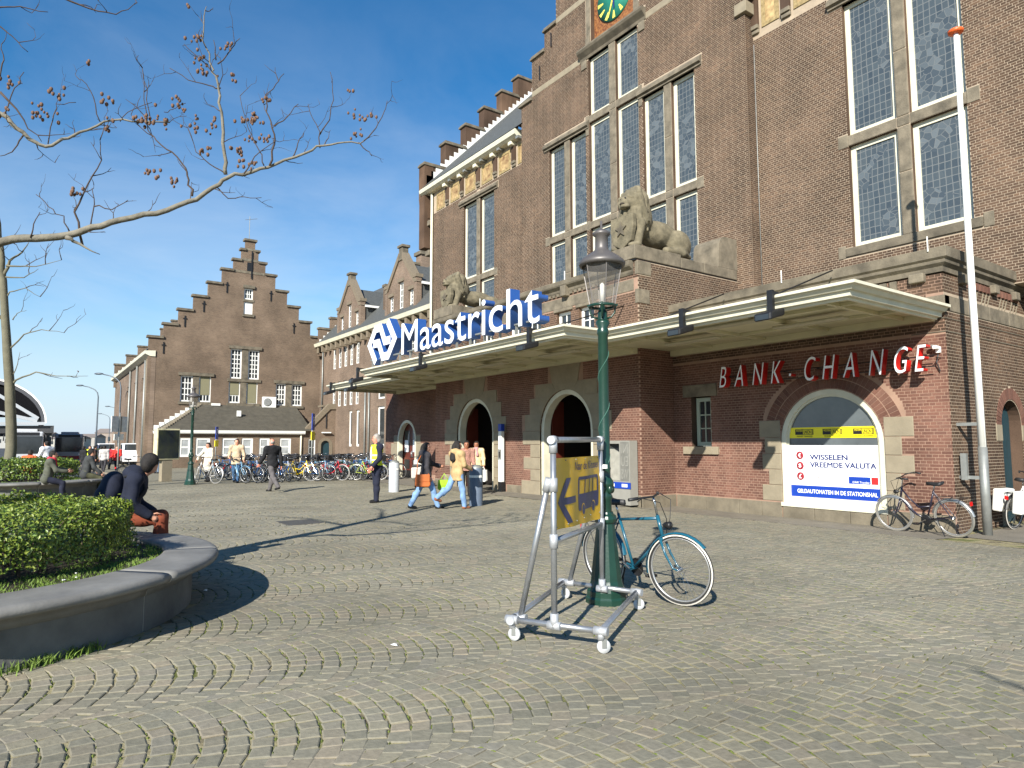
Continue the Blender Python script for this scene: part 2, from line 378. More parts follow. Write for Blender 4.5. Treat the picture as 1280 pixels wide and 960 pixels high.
def brick_cells(poly, holes, course=.0625, L=.222, headers=True):
    b0 = min(p[1] for p in poly); b1 = max(p[1] for p in poly)
    out = []
    for r in range(int(b0/course)-1, int(b1/course)+1):
        y0 = r*course; y1 = y0+course-.011; ym = (y0+y1)/2
        if y0 < b0-.01 or y1 > b1+.01: continue
        base = spans(poly, ym)
        cut = []
        for h in holes:
            for yy in (y0+.002, ym, y1-.002): cut += spans(h, yy)
        cut.sort(); seg = []
        for (s, e) in base:
            cur = s
            for (c, d) in cut:
                if d <= cur: continue
                if c >= e: break
                if c > cur: seg.append((cur, c))
                cur = max(cur, d)
            if cur < e: seg.append((cur, e))
        w = L/2 if (headers and r % 2) else L
        off = (L/4 if r % 2 else (L/2 if r % 4 == 0 else 0))
        for (s, e) in seg:
            if e-s < .03: continue
            k = math.floor((s-off)/w); x = off+k*w
            while x < e:
                a0 = max(x, s); a1 = min(x+w-.011, e)
                if a1-a0 > .022: out.append((a0, a1, y0, y1))
                x += w
    return np.array(out).reshape(-1, 4)

CUBE_F = np.array([[0, 1, 2, 3], [0, 4, 5, 1], [1, 5, 6, 2], [2, 6, 7, 3], [3, 7, 4, 0]])
def brick_mesh(fr, cells, name, m, proud=.0025):
    n = len(cells); h = rng.uniform(.6, 1.35, n)*proud
    a0, a1, b0, b1 = cells.T
    A = np.stack([a0, a1, a1, a0, a0, a1, a1, a0], 1); B = np.stack([b0, b0, b1, b1, b0, b0, b1, b1], 1)
    D = np.concatenate([np.repeat(h[:, None], 4, 1), np.full((n, 4), -.004)], 1)
    o, u, nn = np.array(fr.o), np.array(fr.u), np.array(fr.n)
    V = o+A[..., None]*u+B[..., None]*np.array([0, 0, 1.0])+D[..., None]*nn
    Q = (CUBE_F[None]+8*np.arange(n)[:, None, None]).reshape(-1, 4)
    if np.dot(np.cross(u, (0, 0, 1)), nn) < 0: Q = Q[:, ::-1]
    return np_mesh(name, V.reshape(-1, 3), Q, m, tint=np.repeat(rng.random(n), 5))

def sweep(b, path, prof, closed=False):
    """carry a moulding profile (out, z) along a plan path with mitred corners; out is to the right of the path direction"""
    n = len(path); ring = []
    for i in range(n):
        p = Vector(path[i]+(0,)) if len(path[i]) == 2 else Vector(path[i])
        d0 = (Vector(path[i])-Vector(path[i-1])).normalized() if (i > 0 or closed) else None
        d1 = (Vector(path[(i+1) % n])-Vector(path[i])).normalized() if (i < n-1 or closed) else None
        d0 = d0 or d1; d1 = d1 or d0
        n0 = Vector((d0.y, -d0.x)); n1 = Vector((d1.y, -d1.x)); m = (n0+n1); m = m/max(.2, m.dot(n0)) if m.length > 1e-6 else n0
        ring.append([(p.x+m.x*o, p.y+m.y*o, z) for o, z in prof])
    k = len(prof); vs = [q for r in ring for q in r]; fs = []
    for i in range(n if closed else n-1):
        j = (i+1) % n
        for c in range(k-1): fs.append((i*k+c, j*k+c, j*k+c+1, i*k+c+1))
    if not closed: fs += [tuple(range(k)), tuple((n-1)*k+c for c in range(k))[::-1]]
    b.add(vs, fs); return b

def window(fr, a0, a1, b0, b1, parent, rec=.22, fwid=.09, cols=1, rows=1, frame=None, glass=None, name='window', bar=.03, thick=.07, blind=0, world=True, fbot=None):
    """casement set back in its opening: window > frame bars, pane"""
    b = MB(); fb = fbot or fwid
    b.fbox(fr, a0, a0+fwid, b0, b1, -rec-thick, -rec); b.fbox(fr, a1-fwid, a1, b0, b1, -rec-thick, -rec)
    b.fbox(fr, a0+fwid, a1-fwid, b0, b0+fb, -rec-thick, -rec+.015); b.fbox(fr, a0+fwid, a1-fwid, b1-fwid, b1, -rec-thick, -rec+.002)
    ia0, ia1, ib0, ib1 = a0+fwid, a1-fwid, b0+fb, b1-fwid
    for i in range(1, cols):
        x = ia0+(ia1-ia0)*i/cols; b.fbox(fr, x-bar/2, x+bar/2, ib0, ib1, -rec-thick+.01, -rec-.012)
    for i in range(1, rows):
        z = ib0+(ib1-ib0)*i/rows; b.fbox(fr, ia0, ia1, z-bar/2, z+bar/2, -rec-thick+.012, -rec-.016)
    w = b.build(name, frame or M_WHITE, parent, world=world)
    g = MB(); g.fbox(fr, ia0, ia1, ib0, ib1, -rec-.05, -rec-.035); p = g.build('pane', glass or M_WGLASS, w)
    if blind:
        k = MB(); k.fbox(fr, ia0-.02, ia1+.02, b1-(b1-b0)*blind, b1-.02, -rec+.01, -rec+.03); k.build('blind', mat('olive sun blind', srgb(122, 118, 92), rough=.8, var=.05), w)
    return w

# ---- letters
def glyph(txt, size=1.0, depth=0.0, bold=0.0, shear=0.0, sx=1.0):
    c = bpy.data.curves.new('letter', 'FONT'); c.body = txt; c.size = size; c.extrude = depth/2; c.offset = bold; c.shear = shear
    c.resolution_u = 6
    o = bpy.data.objects.new('letter', c); COL.objects.link(o)
    dg = bpy.context.evaluated_depsgraph_get(); me = bpy.data.meshes.new_from_object(o.evaluated_get(dg))
    bpy.data.objects.remove(o); bpy.data.curves.remove(c)
    co = np.zeros(len(me.vertices)*3); me.vertices.foreach_get('co', co); co = co.reshape(-1, 3); co[:, 0] *= sx
    me.vertices.foreach_set('co', co.ravel())
    w = (co[:, 0].min(), co[:, 0].max(), co[:, 1].min(), co[:, 1].max()) if len(co) else (0, 0, 0, 0)
    return me, w
def place_text(me, fr, a, b, d, mats, name, parent, world=False, cut=.5):
    """text mesh laid on a wall frame: x along the wall, y up, z outwards; front faces take the first material, sides the second"""
    co = np.zeros(len(me.vertices)*3); me.vertices.foreach_get('co', co); co = co.reshape(-1, 3)
    nz_ = np.zeros(len(me.polygons)*3); me.polygons.foreach_get('normal', nz_); nz_ = nz_.reshape(-1, 3)
    o, u, n = np.array(fr.o), np.array(fr.u), np.array(fr.n)
    W = o+(co[:, :1]+a)*u+(co[:, 1:2]+b)*np.array([0, 0, 1.])+(co[:, 2:]+d)*n
    me.vertices.foreach_set('co', W.ravel()); me.materials.clear()
    for m in mats: me.materials.append(m)
    if len(mats) > 1: me.polygons.foreach_set('material_index', np.where(np.abs(nz_[:, 2]) > .9, 0, 1).astype(np.int32))
    me.update(); ob = link(name, me, parent)
    if world and parent is not None: ob.location = -Vector(parent.location)
    return ob
def fit_text(txt, fr, a0, a1, b0, b1, d, m, name, parent, bold=0, depth=.002, world=False):
    me, w = glyph(txt, 1, 0, 0)
    if bold:   # heavier strokes: the same outline laid down again a hair to each side
        vs = [tuple(v.co) for v in me.vertices]; fs = [list(p.vertices) for p in me.polygons]; V2 = []; F2 = []
        for i, (dx, dy) in enumerate(((0, 0), (bold, 0), (-bold, 0), (0, bold*.7), (0, -bold*.7))):
            F2 += [[j+len(V2) for j in f] for f in fs]; V2 += [(x+dx, y+dy, z+.0003*i) for x, y, z in vs]
        bpy.data.meshes.remove(me); me = bpy.data.meshes.new('letter'); me.from_pydata(V2, [], F2); w = (w[0]-bold, w[1]+bold, w[2]-bold*.7, w[3]+bold*.7)
    co = np.zeros(len(me.vertices)*3); me.vertices.foreach_get('co', co); co = co.reshape(-1, 3)
    co[:, 0] = (co[:, 0]-w[0])/(w[1]-w[0])*(a1-a0); co[:, 1] = (co[:, 1]-w[2])/(w[3]-w[2])*(b1-b0)
    me.vertices.foreach_set('co', co.ravel()); me.update()
    return place_text(me, fr, a0, b0, d, [m], name, parent, world)

# ---- smooth bodies: a signed distance field meshed by surface nets
def sdf_eval(prims, P, k):
    D = None
    for pr in prims:
        if pr[0] == 'cap':
            a, b, ra, rb = np.array(pr[1]), np.array(pr[2]), pr[3], pr[4]
            ab = b-a; t = np.clip(((P-a)@ab)/max(ab@ab, 1e-9), 0, 1)
            d = np.linalg.norm(P-a-t[..., None]*ab, axis=-1)-(ra+(rb-ra)*t)
        else:
            c, r = np.array(pr[1]), np.array(pr[2]); q = P-c
            if len(pr) > 3 and pr[3] is not None: q = q@np.array(pr[3])
            k0 = np.linalg.norm(q/r, axis=-1); k1 = np.linalg.norm(q/(r*r), axis=-1); d = k0*(k0-1)/np.maximum(k1, 1e-6)
        if D is None: D = d
        else:
            kk = pr[4] if (len(pr) > 4 and pr[0] == 'ell') else (pr[5] if len(pr) > 5 else k)
            h = np.clip(.5+.5*(D-d)/kk, 0, 1); D = D*(1-h)+d*h-kk*h*(1-h)
    return D
def sdf_mesh(name, prims, res, mats, k=.03, cut=None, matfn=None, noise=0, extra=None):
    lo = np.full(3, 1e9); hi = -lo
    for p in prims:
        if p[0] == 'cap':
            for q, r in ((p[1], p[3]), (p[2], p[4])): lo = np.minimum(lo, np.array(q)-r); hi = np.maximum(hi, np.array(q)+r)
        else:
            r = max(p[2]) if len(p) > 3 and p[3] is not None else np.array(p[2]); lo = np.minimum(lo, np.array(p[1])-r); hi = np.maximum(hi, np.array(p[1])+r)
    lo = lo-2.5*res-.01; hi = hi+2.5*res+.01
    ax = [np.arange(lo[i], hi[i]+res, res) for i in range(3)]
    G = np.stack(np.meshgrid(*ax, indexing='ij'), -1)
    D = sdf_eval(prims, G, k)
    if cut is not None: D = np.maximum(D, cut(G))
    if noise: D = D+noise*np.sin(G[..., 0]*23+G[..., 2]*9)*np.sin(G[..., 1]*21+G[..., 2]*17)
    D[[0, -1]] = np.abs(D[[0, -1]])+.01; D[:, [0, -1]] = np.abs(D[:, [0, -1]])+.01; D[:, :, [0, -1]] = np.abs(D[:, :, [0, -1]])+.01
    n = np.array(D.shape); s = D < 0
    sums = np.zeros(tuple(n-1)+(3,)); cnt = np.zeros(tuple(n-1))
    for axis in range(3):
        sl0 = [slice(None)]*3; sl1 = [slice(None)]*3; sl0[axis] = slice(0, -1); sl1[axis] = slice(1, None)
        d0 = D[tuple(sl0)]; d1 = D[tuple(sl1)]; cr = (d0 < 0) != (d1 < 0)
        t = np.where(cr, d0/np.where(np.abs(d0-d1) < 1e-12, 1, d0-d1), 0)
        pos = G[tuple(sl0)].copy(); pos[..., axis] += t*res; pos *= cr[..., None]
        oth = [i for i in range(3) if i != axis]
        for e in (0, 1):
            for f in (0, 1):
                sl = [slice(None)]*3
                sl[oth[0]] = slice(e, n[oth[0]]-1+e); sl[oth[1]] = slice(f, n[oth[1]]-1+f)
                sums += pos[tuple(sl)]; cnt += cr[tuple(sl)]
    act = cnt > 0; idx = np.full(act.shape, -1); idx[act] = np.arange(act.sum())
    V = sums[act]/cnt[act][:, None]
    Q = []
    for axis in range(3):
        sl0 = [slice(None)]*3; sl1 = [slice(None)]*3; sl0[axis] = slice(0, -1); sl1[axis] = slice(1, None)
        a, b = s[tuple(sl0)], s[tuple(sl1)]
        I = np.argwhere(a != b); flip = a[tuple(I.T)]
        u, v = (axis+1) % 3, (axis+2) % 3
        def c(du, dv):
            J = I.copy(); J[:, u] += du; J[:, v] += dv; return idx[tuple(J.T)]
        q = np.stack([c(-1, -1), c(0, -1), c(0, 0), c(-1, 0)], 1)
        q[~flip] = q[~flip][:, ::-1]; Q.append(q)
    Q = np.concatenate(Q); Q = Q[(Q >= 0).all(1)]
    mi = matfn(V[Q].mean(1)) if matfn else None
    if extra:
        ev, ef, em = extra; Q = np.concatenate([Q, np.array(ef)+len(V)]); V = np.concatenate([V, ev])
        if mi is None: mi = np.zeros(len(Q)-len(ef), dtype=int)
        mi = np.concatenate([mi, np.full(len(ef), em)])
    return np_mesh(name, V, Q, mats, smooth=True, matidx=mi)

def zg(x, y):
    """ground level: the square dips a hand's breadth at the bank wall and falls gently towards the far street"""
    ss = lambda t: (lambda u: u*u*(3-2*u))(np.clip(t, 0, 1))
    return -.11*ss((np.asarray(y)-11.2)/2.6)*ss((np.asarray(x)+13.4)/1.3)-.02*np.clip(-np.asarray(x)-38, 0, 17)
def gz(x, y): return float(zg(x, y))

# ================================================================ THE SETTING
PC = (-8.25, -.85)          # middle of the near planter
PC2 = (-26.3, -.35)         # middle of the far planter
def proj(x, y, z):
    q = np.stack([np.asarray(x)-CAM.x, np.asarray(y)-CAM.y, np.asarray(z)-CAM.z], -1)
    w = q@np.array(fw); return 640+840.64*(q@np.array(rt))/np.where(w > .1, w, 1e9), 480+840.64*(q@np.array(dn))/np.where(w > .1, w, 1e9), w

# ---- ground sheet
def groundmat():
    m = bpy.data.materials.new('sandy mossy ground'); m.use_nodes = True; t = m.node_tree; N = t.nodes; LK = t.links.new
    b = N['Principled BSDF']; b.inputs['Roughness'].default_value = .95
    gp = N.new('ShaderNodeNewGeometry')
    n1 = N.new('ShaderNodeTexNoise'); n1.inputs['Scale'].default_value = 1.3; n1.inputs['Detail'].default_value = 7; n1.inputs['Roughness'].default_value = .7; LK(gp.outputs['Position'], n1.inputs[0])
    r1 = N.new('ShaderNodeValToRGB'); e = r1.color_ramp.elements
    e[0].position = .40; e[0].color = (*srgb(88, 80, 60), 1); e[1].position = .62; e[1].color = (*srgb(86, 92, 34), 1)
    r1.color_ramp.elements.new(.5).color = (*srgb(150, 140, 106), 1); LK(n1.outputs[0], r1.inputs[0])
    n2 = N.new('ShaderNodeTexNoise'); n2.inputs['Scale'].default_value = 90; LK(gp.outputs['Position'], n2.inputs[0])
    # beyond the stones one can tell apart the paving is a texture of small setts
    vo = N.new('ShaderNodeTexVoronoi'); vo.feature = 'DISTANCE_TO_EDGE'; vo.inputs['Scale'].default_value = 8; LK(gp.outputs['Position'], vo.inputs['Vector'])
    r2 = N.new('ShaderNodeValToRGB'); e = r2.color_ramp.elements; e[0].position = .0; e[0].color = (*srgb(104, 98, 76), 1); e[1].position = .12; e[1].color = (*srgb(132, 126, 108), 1); LK(vo.outputs['Distance'], r2.inputs[0])
    ln = N.new('ShaderNodeVectorMath'); ln.operation = 'LENGTH'; LK(gp.outputs['Position'], ln.inputs[0])
    gt = N.new('ShaderNodeMath'); gt.operation = 'GREATER_THAN'; gt.inputs[1].default_value = 27.5; LK(ln.outputs['Value'], gt.inputs[0])
    mxn = N.new('ShaderNodeMix'); mxn.data_type = 'RGBA'; LK(gt.outputs[0], mxn.inputs['Factor']); LK(r1.outputs[0], mxn.inputs['A']); LK(r2.outputs[0], mxn.inputs['B'])
    LK(mxn.outputs['Result'], b.inputs['Base Color'])
    bp = N.new('ShaderNodeBump'); bp.inputs['Strength'].default_value = .6; bp.inputs['Distance'].default_value = .01; LK(n2.outputs[0], bp.inputs['Height']); LK(bp.outputs[0], b.inputs['Normal'])
    return m
gx = np.concatenate([[-3000, -1500, -600, -300, -150, -100, -80, -66, -60, -56], np.arange(-54, 6, .6), [8, 12, 20, 40, 100, 400, 1500]])
gy = np.concatenate([[-1500, -600, -200, -80, -40, -20, -12], np.arange(-8, 20, .6), [22, 26, 32, 40, 60, 100, 200, 600, 1500]])
GX, GY = np.meshgrid(gx, gy, indexing='ij')
V = np.stack([GX, GY, zg(GX, GY)-.008], -1).reshape(-1, 3); ny = len(gy)
I = (np.arange(len(gx)-1)[:, None]*ny+np.arange(ny-1)[None]).ravel()
ground = link('ground', np_mesh('ground', V, np.stack([I, I+ny, I+ny+1, I+1], 1), groundmat(), smooth=True), kind='structure')

# ---- setts laid in segmental arcs
M_SETT = tintmat('grey stone setts', [srgb(132, 128, 112), srgb(140, 134, 115), srgb(127, 124, 110), srgb(136, 130, 112), srgb(130, 126, 113), srgb(142, 133, 115), srgb(122, 119, 104), srgb(132, 128, 112)], rough=.95, stain=.2, sscale=.4, bump=.35, fine=26, streak=.2)
dv = np.array([.19, .9818]); ev = np.array([.9818, -.19]); BW = 1.28; RAD_ = .98
def arcf(s): return np.sqrt(RAD_**2-s**2)-RAD_
A = []
for k in range(-20, 6):
    s0 = -5.4+k*BW
    # length of the band in view
    for j in range(-40, 170):
        t0 = j*.124+(k % 3)*.04
        cx, cy = ev*s0+dv*t0
        if cx > 3 or cx < -28.5 or cy > 15 or cy < -9: continue
        u, v, w = proj(cx, cy, 0)
        if w < 1.5 or u < -330 or u > 1560 or v > 1200 or math.hypot(cx, cy) > 28.5: continue
        nst = 11 if (j+k) % 2 else 12
        e = np.linspace(-BW/2, BW/2, nst+1); e[1:-1] += rng.uniform(-.012, .012, nst-1)
        js = rng.uniform(-.004, .004, 2)
        for i in range(nst): A.append((s0, t0, e[i], e[i+1], js[0]))
A = np.array(A); n = len(A)
s0, t0, ea, eb, js = A.T
def pt(s, tt, g):
    sl = -s/np.sqrt(RAD_**2-s**2)
    S_ = np.clip(s-sl*g*.75, -BW/2, BW/2); T_ = tt+arcf(s)+g
    return S_, T_
c4 = []
for (s, g) in ((ea, 0), (eb, 0), (eb, .124), (ea, .124)):
    a, b = pt(s, t0, g); c4.append(np.stack([(s0+a)*ev[0]+b*dv[0], (s0+a)*ev[1]+b*dv[1]], -1))
c4 = np.stack(c4, 1); c4 += rng.normal(0, .0055, c4.shape)
cen = c4.mean(1, keepdims=True)
def strip_zone(x, y): return ((y > 12.75) & (x > -12.6)) | ((y > 11.75) & (x <= -12.6) & (x > -31.5)) | (y > 15)
ok = (np.hypot(cen[:, 0, 0]-PC[0], cen[:, 0, 1]-PC[1]) > 2.36) & ~strip_zone(cen[:, 0, 0], cen[:, 0, 1])
u, v, w = proj(cen[:, 0, 0], cen[:, 0, 1], np.zeros(n)); ok &= (u > -120) & (u < 1400) & (v < 1010) & (np.hypot(cen[:, 0, 0], cen[:, 0, 1]) < 28)
c4 = c4[ok]; cen = cen[ok]; w = w[ok]; u = u[ok]; v = v[ok]; n = len(c4)
def inset(c, g_arc, g_rad):
    """pull a sett's corners in from the joints: wide along the arcs, tight across them"""
    m_ = c.mean(1, keepdims=True); along = (c[:, 1]-c[:, 0])+(c[:, 2]-c[:, 3]); up_ = (c[:, 3]-c[:, 0])+(c[:, 2]-c[:, 1])
    along /= np.linalg.norm(along, axis=1, keepdims=True); up_ /= np.linalg.norm(up_, axis=1, keepdims=True)
    sx_ = np.array([1, -1, -1, 1.])[None, :, None]; sy_ = np.array([1, 1, -1, -1.])[None, :, None]
    return c+sx_*along[:, None]*g_rad+sy_*up_[:, None]*g_arc
dirs = c4-cen
ga = rng.uniform(.005, .0115, (n, 1, 1)); gr = rng.uniform(.0025, .006, (n, 1, 1))
outer = inset(c4, ga, gr); inner = inset(c4, ga+.007, gr+.006)
base = zg(cen[:, 0, 0], cen[:, 0, 1])[:, None]
tilt = rng.normal(0, .001, (n, 1))+rng.normal(0, .011, (n, 2))[:, :1]*dirs[:, :, 0]+rng.normal(0, .011, (n, 1))*dirs[:, :, 1]
Vt = np.concatenate([np.concatenate([inner, (base+tilt)[..., None]], -1), np.concatenate([outer, (base+tilt-.0035)[..., None]], -1), np.concatenate([outer, np.repeat(base-.03, 4, 1)[..., None]], -1)], 1)
QF = [[0, 1, 2, 3]]+[[i, i+4, (i+1) % 4+4, (i+1) % 4] for i in range(4)]+[[i+4, i+8, (i+1) % 4+8, (i+1) % 4+4] for i in range(4)]
QF = np.array(QF)
inview = (u > 10) & (u < 1270) & (v < 950)
order = np.argsort(np.where(inview, w, w+1000)); sel = order[:300]; rest = order[300:]
pave = link('pavement', None, kind='structure')
for i in sel:
    link('sett', np_mesh('sett', Vt[i], QF, M_SETT, tint=np.full(9, rng.random())), pave)
nr = len(rest)
link('sett', np_mesh('setts', Vt[rest].reshape(-1, 3), (QF[None]+12*np.arange(nr)[:, None, None]).reshape(-1, 4), M_SETT, tint=np.repeat(rng.random(nr), 9)), pave, kind='stuff')
print('setts', n)

# ---- smooth walkway along the facade
b = MB()
M_WALK = mat('worn concrete walkway', srgb(116, 110, 98), rough=.9, var=.15, scale=2, bump=.15, bscale=40)
def sheet(b, xs, y0, y1, dz, ny=4):
    xs = list(xs); ys = np.linspace(y0, y1, ny+1); vs = []; fs = []
    for x in xs:
        for y in ys: vs.append((x, y, gz(x, y)+dz))
    for i in range(len(xs)-1):
        for j in range(ny): k = i*(ny+1)+j; fs.append((k, k+ny+1, k+ny+2, k+1))
    b.add(vs, fs)
sheet(b, np.linspace(-12.6, -5.4, 14), 12.75, 14.3, .002); sheet(b, np.linspace(-31.5, -12.6, 36), 11.75, 14.4, .004); sheet(b, np.linspace(-5.4, -1.5, 5), 13.8, 22, .003)
b.build('walkway', M_WALK, kind='structure', recalc=False)
# ---- road past the far end, with its kerb
b = MB(); sheet(b, [-36, -45, -55, -70, -120, -500], -16, 3.6, .006, 6); b.build('road', mat('asphalt', (.05, .05, .052), rough=.9, var=.2, scale=2, bump=.3), kind='structure', recalc=False)
b = MB(); 
for x0, x1 in ((-36, -45), (-45, -55), (-55, -80), (-80, -140), (-140, -500)):
    za, zb = gz(x0, 0), gz(x1, 0); b.add([(x0, 3.6, za), (x1, 3.6, zb), (x1, 3.6, zb+.1), (x0, 3.6, za+.1), (x0, 3.75, za+.1), (x1, 3.75, zb+.1), (x1, 3.75, zb), (x0, 3.75, za)], [(0, 1, 2, 3), (3, 2, 5, 4), (4, 5, 6, 7)])
b.build('kerb', M_STONEL, kind='structure')

# ---- little tufts of grass where wall meets paving and in the joints
def tufts(name, pts, hmin, hmax, m, per=10, spread=.04, wd=.006, parent=None, kind='stuff'):
    pts = np.repeat(np.asarray(pts, float), per, 0); n = len(pts)
    p = pts+np.c_[rng.normal(0, spread, (n, 2)), np.zeros(n)]
    a = rng.uniform(0, 2*np.pi, n); h = rng.uniform(hmin, hmax, n); lean = rng.normal(0, .45, (n, 2))*h[:, None]
    s = np.c_[np.cos(a), np.sin(a), np.zeros(n)]*wd
    tip = p+np.c_[lean, h]; mid = p+np.c_[lean*.35, h*.55]
    V = np.stack([p-s, p+s, mid+s*.7, mid-s*.7, tip], 1).reshape(-1, 3); k = np.arange(n)*5
    return link(name, np_mesh(name, V, np.stack([k, k+1, k+2, k+3], 1), m, tris=np.stack([k+3, k+2, k+4], 1)), parent, kind=kind)
M_GRASS = mat('grass', (.12, .19, .025), rough=.7, var=.4, scale=9)
th = rng.uniform(-.55, .35, 46)
# angle measured so that 0 looks from the planter towards the camera side
g0 = math.atan2(.9, 2.0)
pts = [(PC[0]+2.33*math.cos(a), PC[1]+2.33*math.sin(a), 0) for a in g0+th*.9-.12]
M_MOSS = mat('moss', (.1, .125, .02), rough=.9, var=.4, scale=12)
cand = (w < 9) & inview
ci = np.where(cand)[0]; ci = rng.choice(ci, min(3800, len(ci)), replace=False)
from math import sin as _s
nz2 = np.sin(cen[ci, 0, 0]*1.7+1)*np.sin(cen[ci, 0, 1]*1.3+.5)
ci = ci[nz2 > -.6]
mp_ = np.c_[c4[ci, 2], np.full(len(ci), -.012)]
V_ = []; F_ = []
def mossline():
    n = len(ci); e0 = c4[ci, 3]; e1 = c4[ci, 2]; t = rng.uniform(.0, .5, (n, 1)); q0 = e0+(e1-e0)*t; q1 = e0+(e1-e0)*np.minimum(1, t+rng.uniform(.3, .7, (n, 1)))
    d = q1-q0; nn = np.stack([-d[:, 1], d[:, 0]], -1); nn /= np.linalg.norm(nn, axis=1, keepdims=True)+1e-6
    wv = rng.uniform(.006, .013, (n, 1)); z0 = np.full((n, 1), -.008); zt = rng.uniform(-.002, .004, (n, 1)); m_ = (q0+q1)/2
    V = np.stack([np.c_[q0, z0], np.c_[m_-nn*wv, z0], np.c_[q1, z0], np.c_[m_+nn*wv, z0], np.c_[m_, zt]], 1).reshape(-1, 3)
    k = np.arange(n)*5
    T = np.concatenate([np.stack([k+i, k+(i+1) % 4, k+4], 1) for i in range(4)])
    return link('moss', np_mesh('moss', V, np.zeros((0, 4)), M_MOSS, tris=T), None, kind='stuff')
mossline()
tufts('joint_grass', np.concatenate([np.array(pts), ]), .03, .09, M_GRASS, per=26, spread=.045)

b = MB(); q = Vector((-13.84, 4.53, 0)); b.box(q.x-.42, q.x+.42, q.y-.36, q.y+.36, -.03, .007); mh = b.build('manhole_cover', mat('worn cast iron', srgb(84, 80, 72), rough=.6, metal=.2, var=.2), label='flat iron cover set in the setts left of the branch shadow', cat='manhole cover', bevel=.004)

# ================================================================ THE STATION
YB, YD, YT, YC, XR = 14.2, 12.9, 17.6, 17.2, -5.58
st = thing('station_building', 'big brown brick railway station with tall leaded windows, white canopy and stepped clock gable', 'station', (-17.6, 14.2, 0))
fB, fD, fT, fC, fR = FY(YB), FY(YD), FY(YT), FY(YC), FX(XR)
def cbrick(fr, poly, holes, m, w, proud=.0025, near=0, headers=True, keep=None):
    """courses of separate bricks on a wall: the nearest as parts, the rest joined"""
    cells = brick_cells(poly, holes, headers=headers)
    if keep is not None: cells = cells[keep(cells)]
    if near:
        mid = np.array([fr.p((c[0]+c[1])/2, (c[2]+c[3])/2) for c in cells]); d = np.linalg.norm(mid-np.array(CAM), axis=1)
        full = (cells[:, 1]-cells[:, 0]) > .095
        uu, vv, ww = proj(mid[:, 0], mid[:, 1], mid[:, 2]); full &= (uu < 1275) & (vv > 5)
        order = np.argsort(np.where(full, d, d+1000)); sel = order[:near]; rest = np.sort(order[near:])
        cache = {}
        for i in sel:
            c = cells[i]; key = (round(c[1]-c[0], 3), random.randrange(4))
            if key not in cache:
                f0 = Fr((0, 0, 0), fr.u, fr.n); cache[key] = brick_mesh(f0, np.array([[-(c[1]-c[0])/2, (c[1]-c[0])/2, -.0257, .0257]]), 'brick', m, proud)
            o = link('brick', cache[key], w); o.location = fr.p((c[0]+c[1])/2, (c[2]+c[3])/2)
        cells = cells[rest]
    link('brickwork', brick_mesh(fr, cells, 'brickwork', m, proud), w, kind='stuff')

def stone(fr, a0, a1, b0, b1, d0, d1, name='stone_block', m=None, parent=None, bev=.012, skew=None):
    b = MB(); b.fbox(fr, a0, a1, b0, b1, d0, d1)
    return b.build(name, m or M_STONE, parent or st, world=(parent is None or parent is st), bevel=bev)

# ---- bank block, front wall
H_ARCH = arch(-9.17, -6.83, .22, 1.62, 20, 1.15)
H_SW = rect(-11.76, -11.13, 1.5, 2.8)
polyB = rect(-12.36, XR-.003, -.3, 4.86)
wB = wall(fB, polyB, [H_ARCH, H_SW], M_MORTR, st, depth=.45)
def excl(a0, a1, b0, b1): return rect(a0, a1, b0, b1)
QB = []   # quoins round the bank window
for i, (b0, b1, l, r) in enumerate([(.25, .62, .52, .34), (.62, .98, .34, .3), (.98, 1.34, .5, .56), (1.34, 1.72, .42, .34), (1.72, 2.12, .56, .58)]):
    QB.append((-9.17-l, -9.17, b0, b1)); QB.append((-6.83, -6.83+r, b0, b1))
holesB = [H_ARCH, H_SW]+[rect(*q) for q in QB]+[rect(-12.36, XR, -.3, .22), rect(-12.0, -10.9, 2.8, 3.12), rect(-12.0, -10.9, 1.3, 1.5),
          arch(-9.17, -6.83, 1.62, 1.62, 20, 1.15), rect(-5.9, XR, 4.13, 4.44)]
# two rings of soldier bricks over the arch keep plain courses out
ringB = arch(-9.62, -6.38, 2.12, 2.05, 20, 1.12)
cbrick(fB, rect(-12.36, XR-.003, -.3, 3.72), holesB+[ringB], M_BRED, wB, near=110)
cbrick(fB, rect(-12.36, XR-.003, 3.74, 4.86), holesB+[ringB], M_BRICK, wB, near=10)
b = MB()
def voussoirs(fr, a0, a1, spring, rise, wd, n, parent, name, m, d=.008, joint=.007, ring0=0, each=True):
    r = (a1-a0)/2; c = (a0+a1)/2
    for i in range(n):
        w0 = math.pi*i/n+joint/(r*2); w1 = math.pi*(i+1)/n-joint/(r*2)
        f = lambda w, k: (c+(r+k)*math.cos(w), spring+(rise+k)*math.sin(w))
        poly = [f(w0, ring0), f(w0, ring0+wd), f(w1, ring0+wd), f(w1, ring0)]
        yield poly
M_BREDS = tintmat('reddish arch brick', BR_RED, stain=.2)
k = 0
for ring0 in (.02, .24):
    for poly in voussoirs(fB, -9.17, -6.83, 1.62, 1.15, .2, 46, st, 'arch_brick', M_BRED, ring0=ring0):
        if max(p[1] for p in poly) < 2.12: continue
        q = MB(); q.prism(fB, poly, -.01, .005); q.build('arch_brick', M_BRED, wB, recalc=False)
for q in QB: stone(fB, q[0]+.004, q[1]-.002, q[2]+.004, q[3]-.004, -.1, .016, 'quoin', M_STONEL, wB)
x = -12.3
for x1 in (-11.35, -10.35, -9.72, -9.19): stone(fB, x+.004, x1-.004, -.3, .22, -.1, .03, 'plinth_stone', M_PLIN, wB); x = x1
for x0, x1 in ((-9.17, -8.4), (-8.4, -7.6), (-7.6, -6.84), (-6.82, -6.2), (-6.2, -5.6)): stone(fB, x0+.004, x1-.004, -.3, .22, -.1, .028 if x0 < -6.9 else .034, 'plinth_stone', M_PLIN, wB)
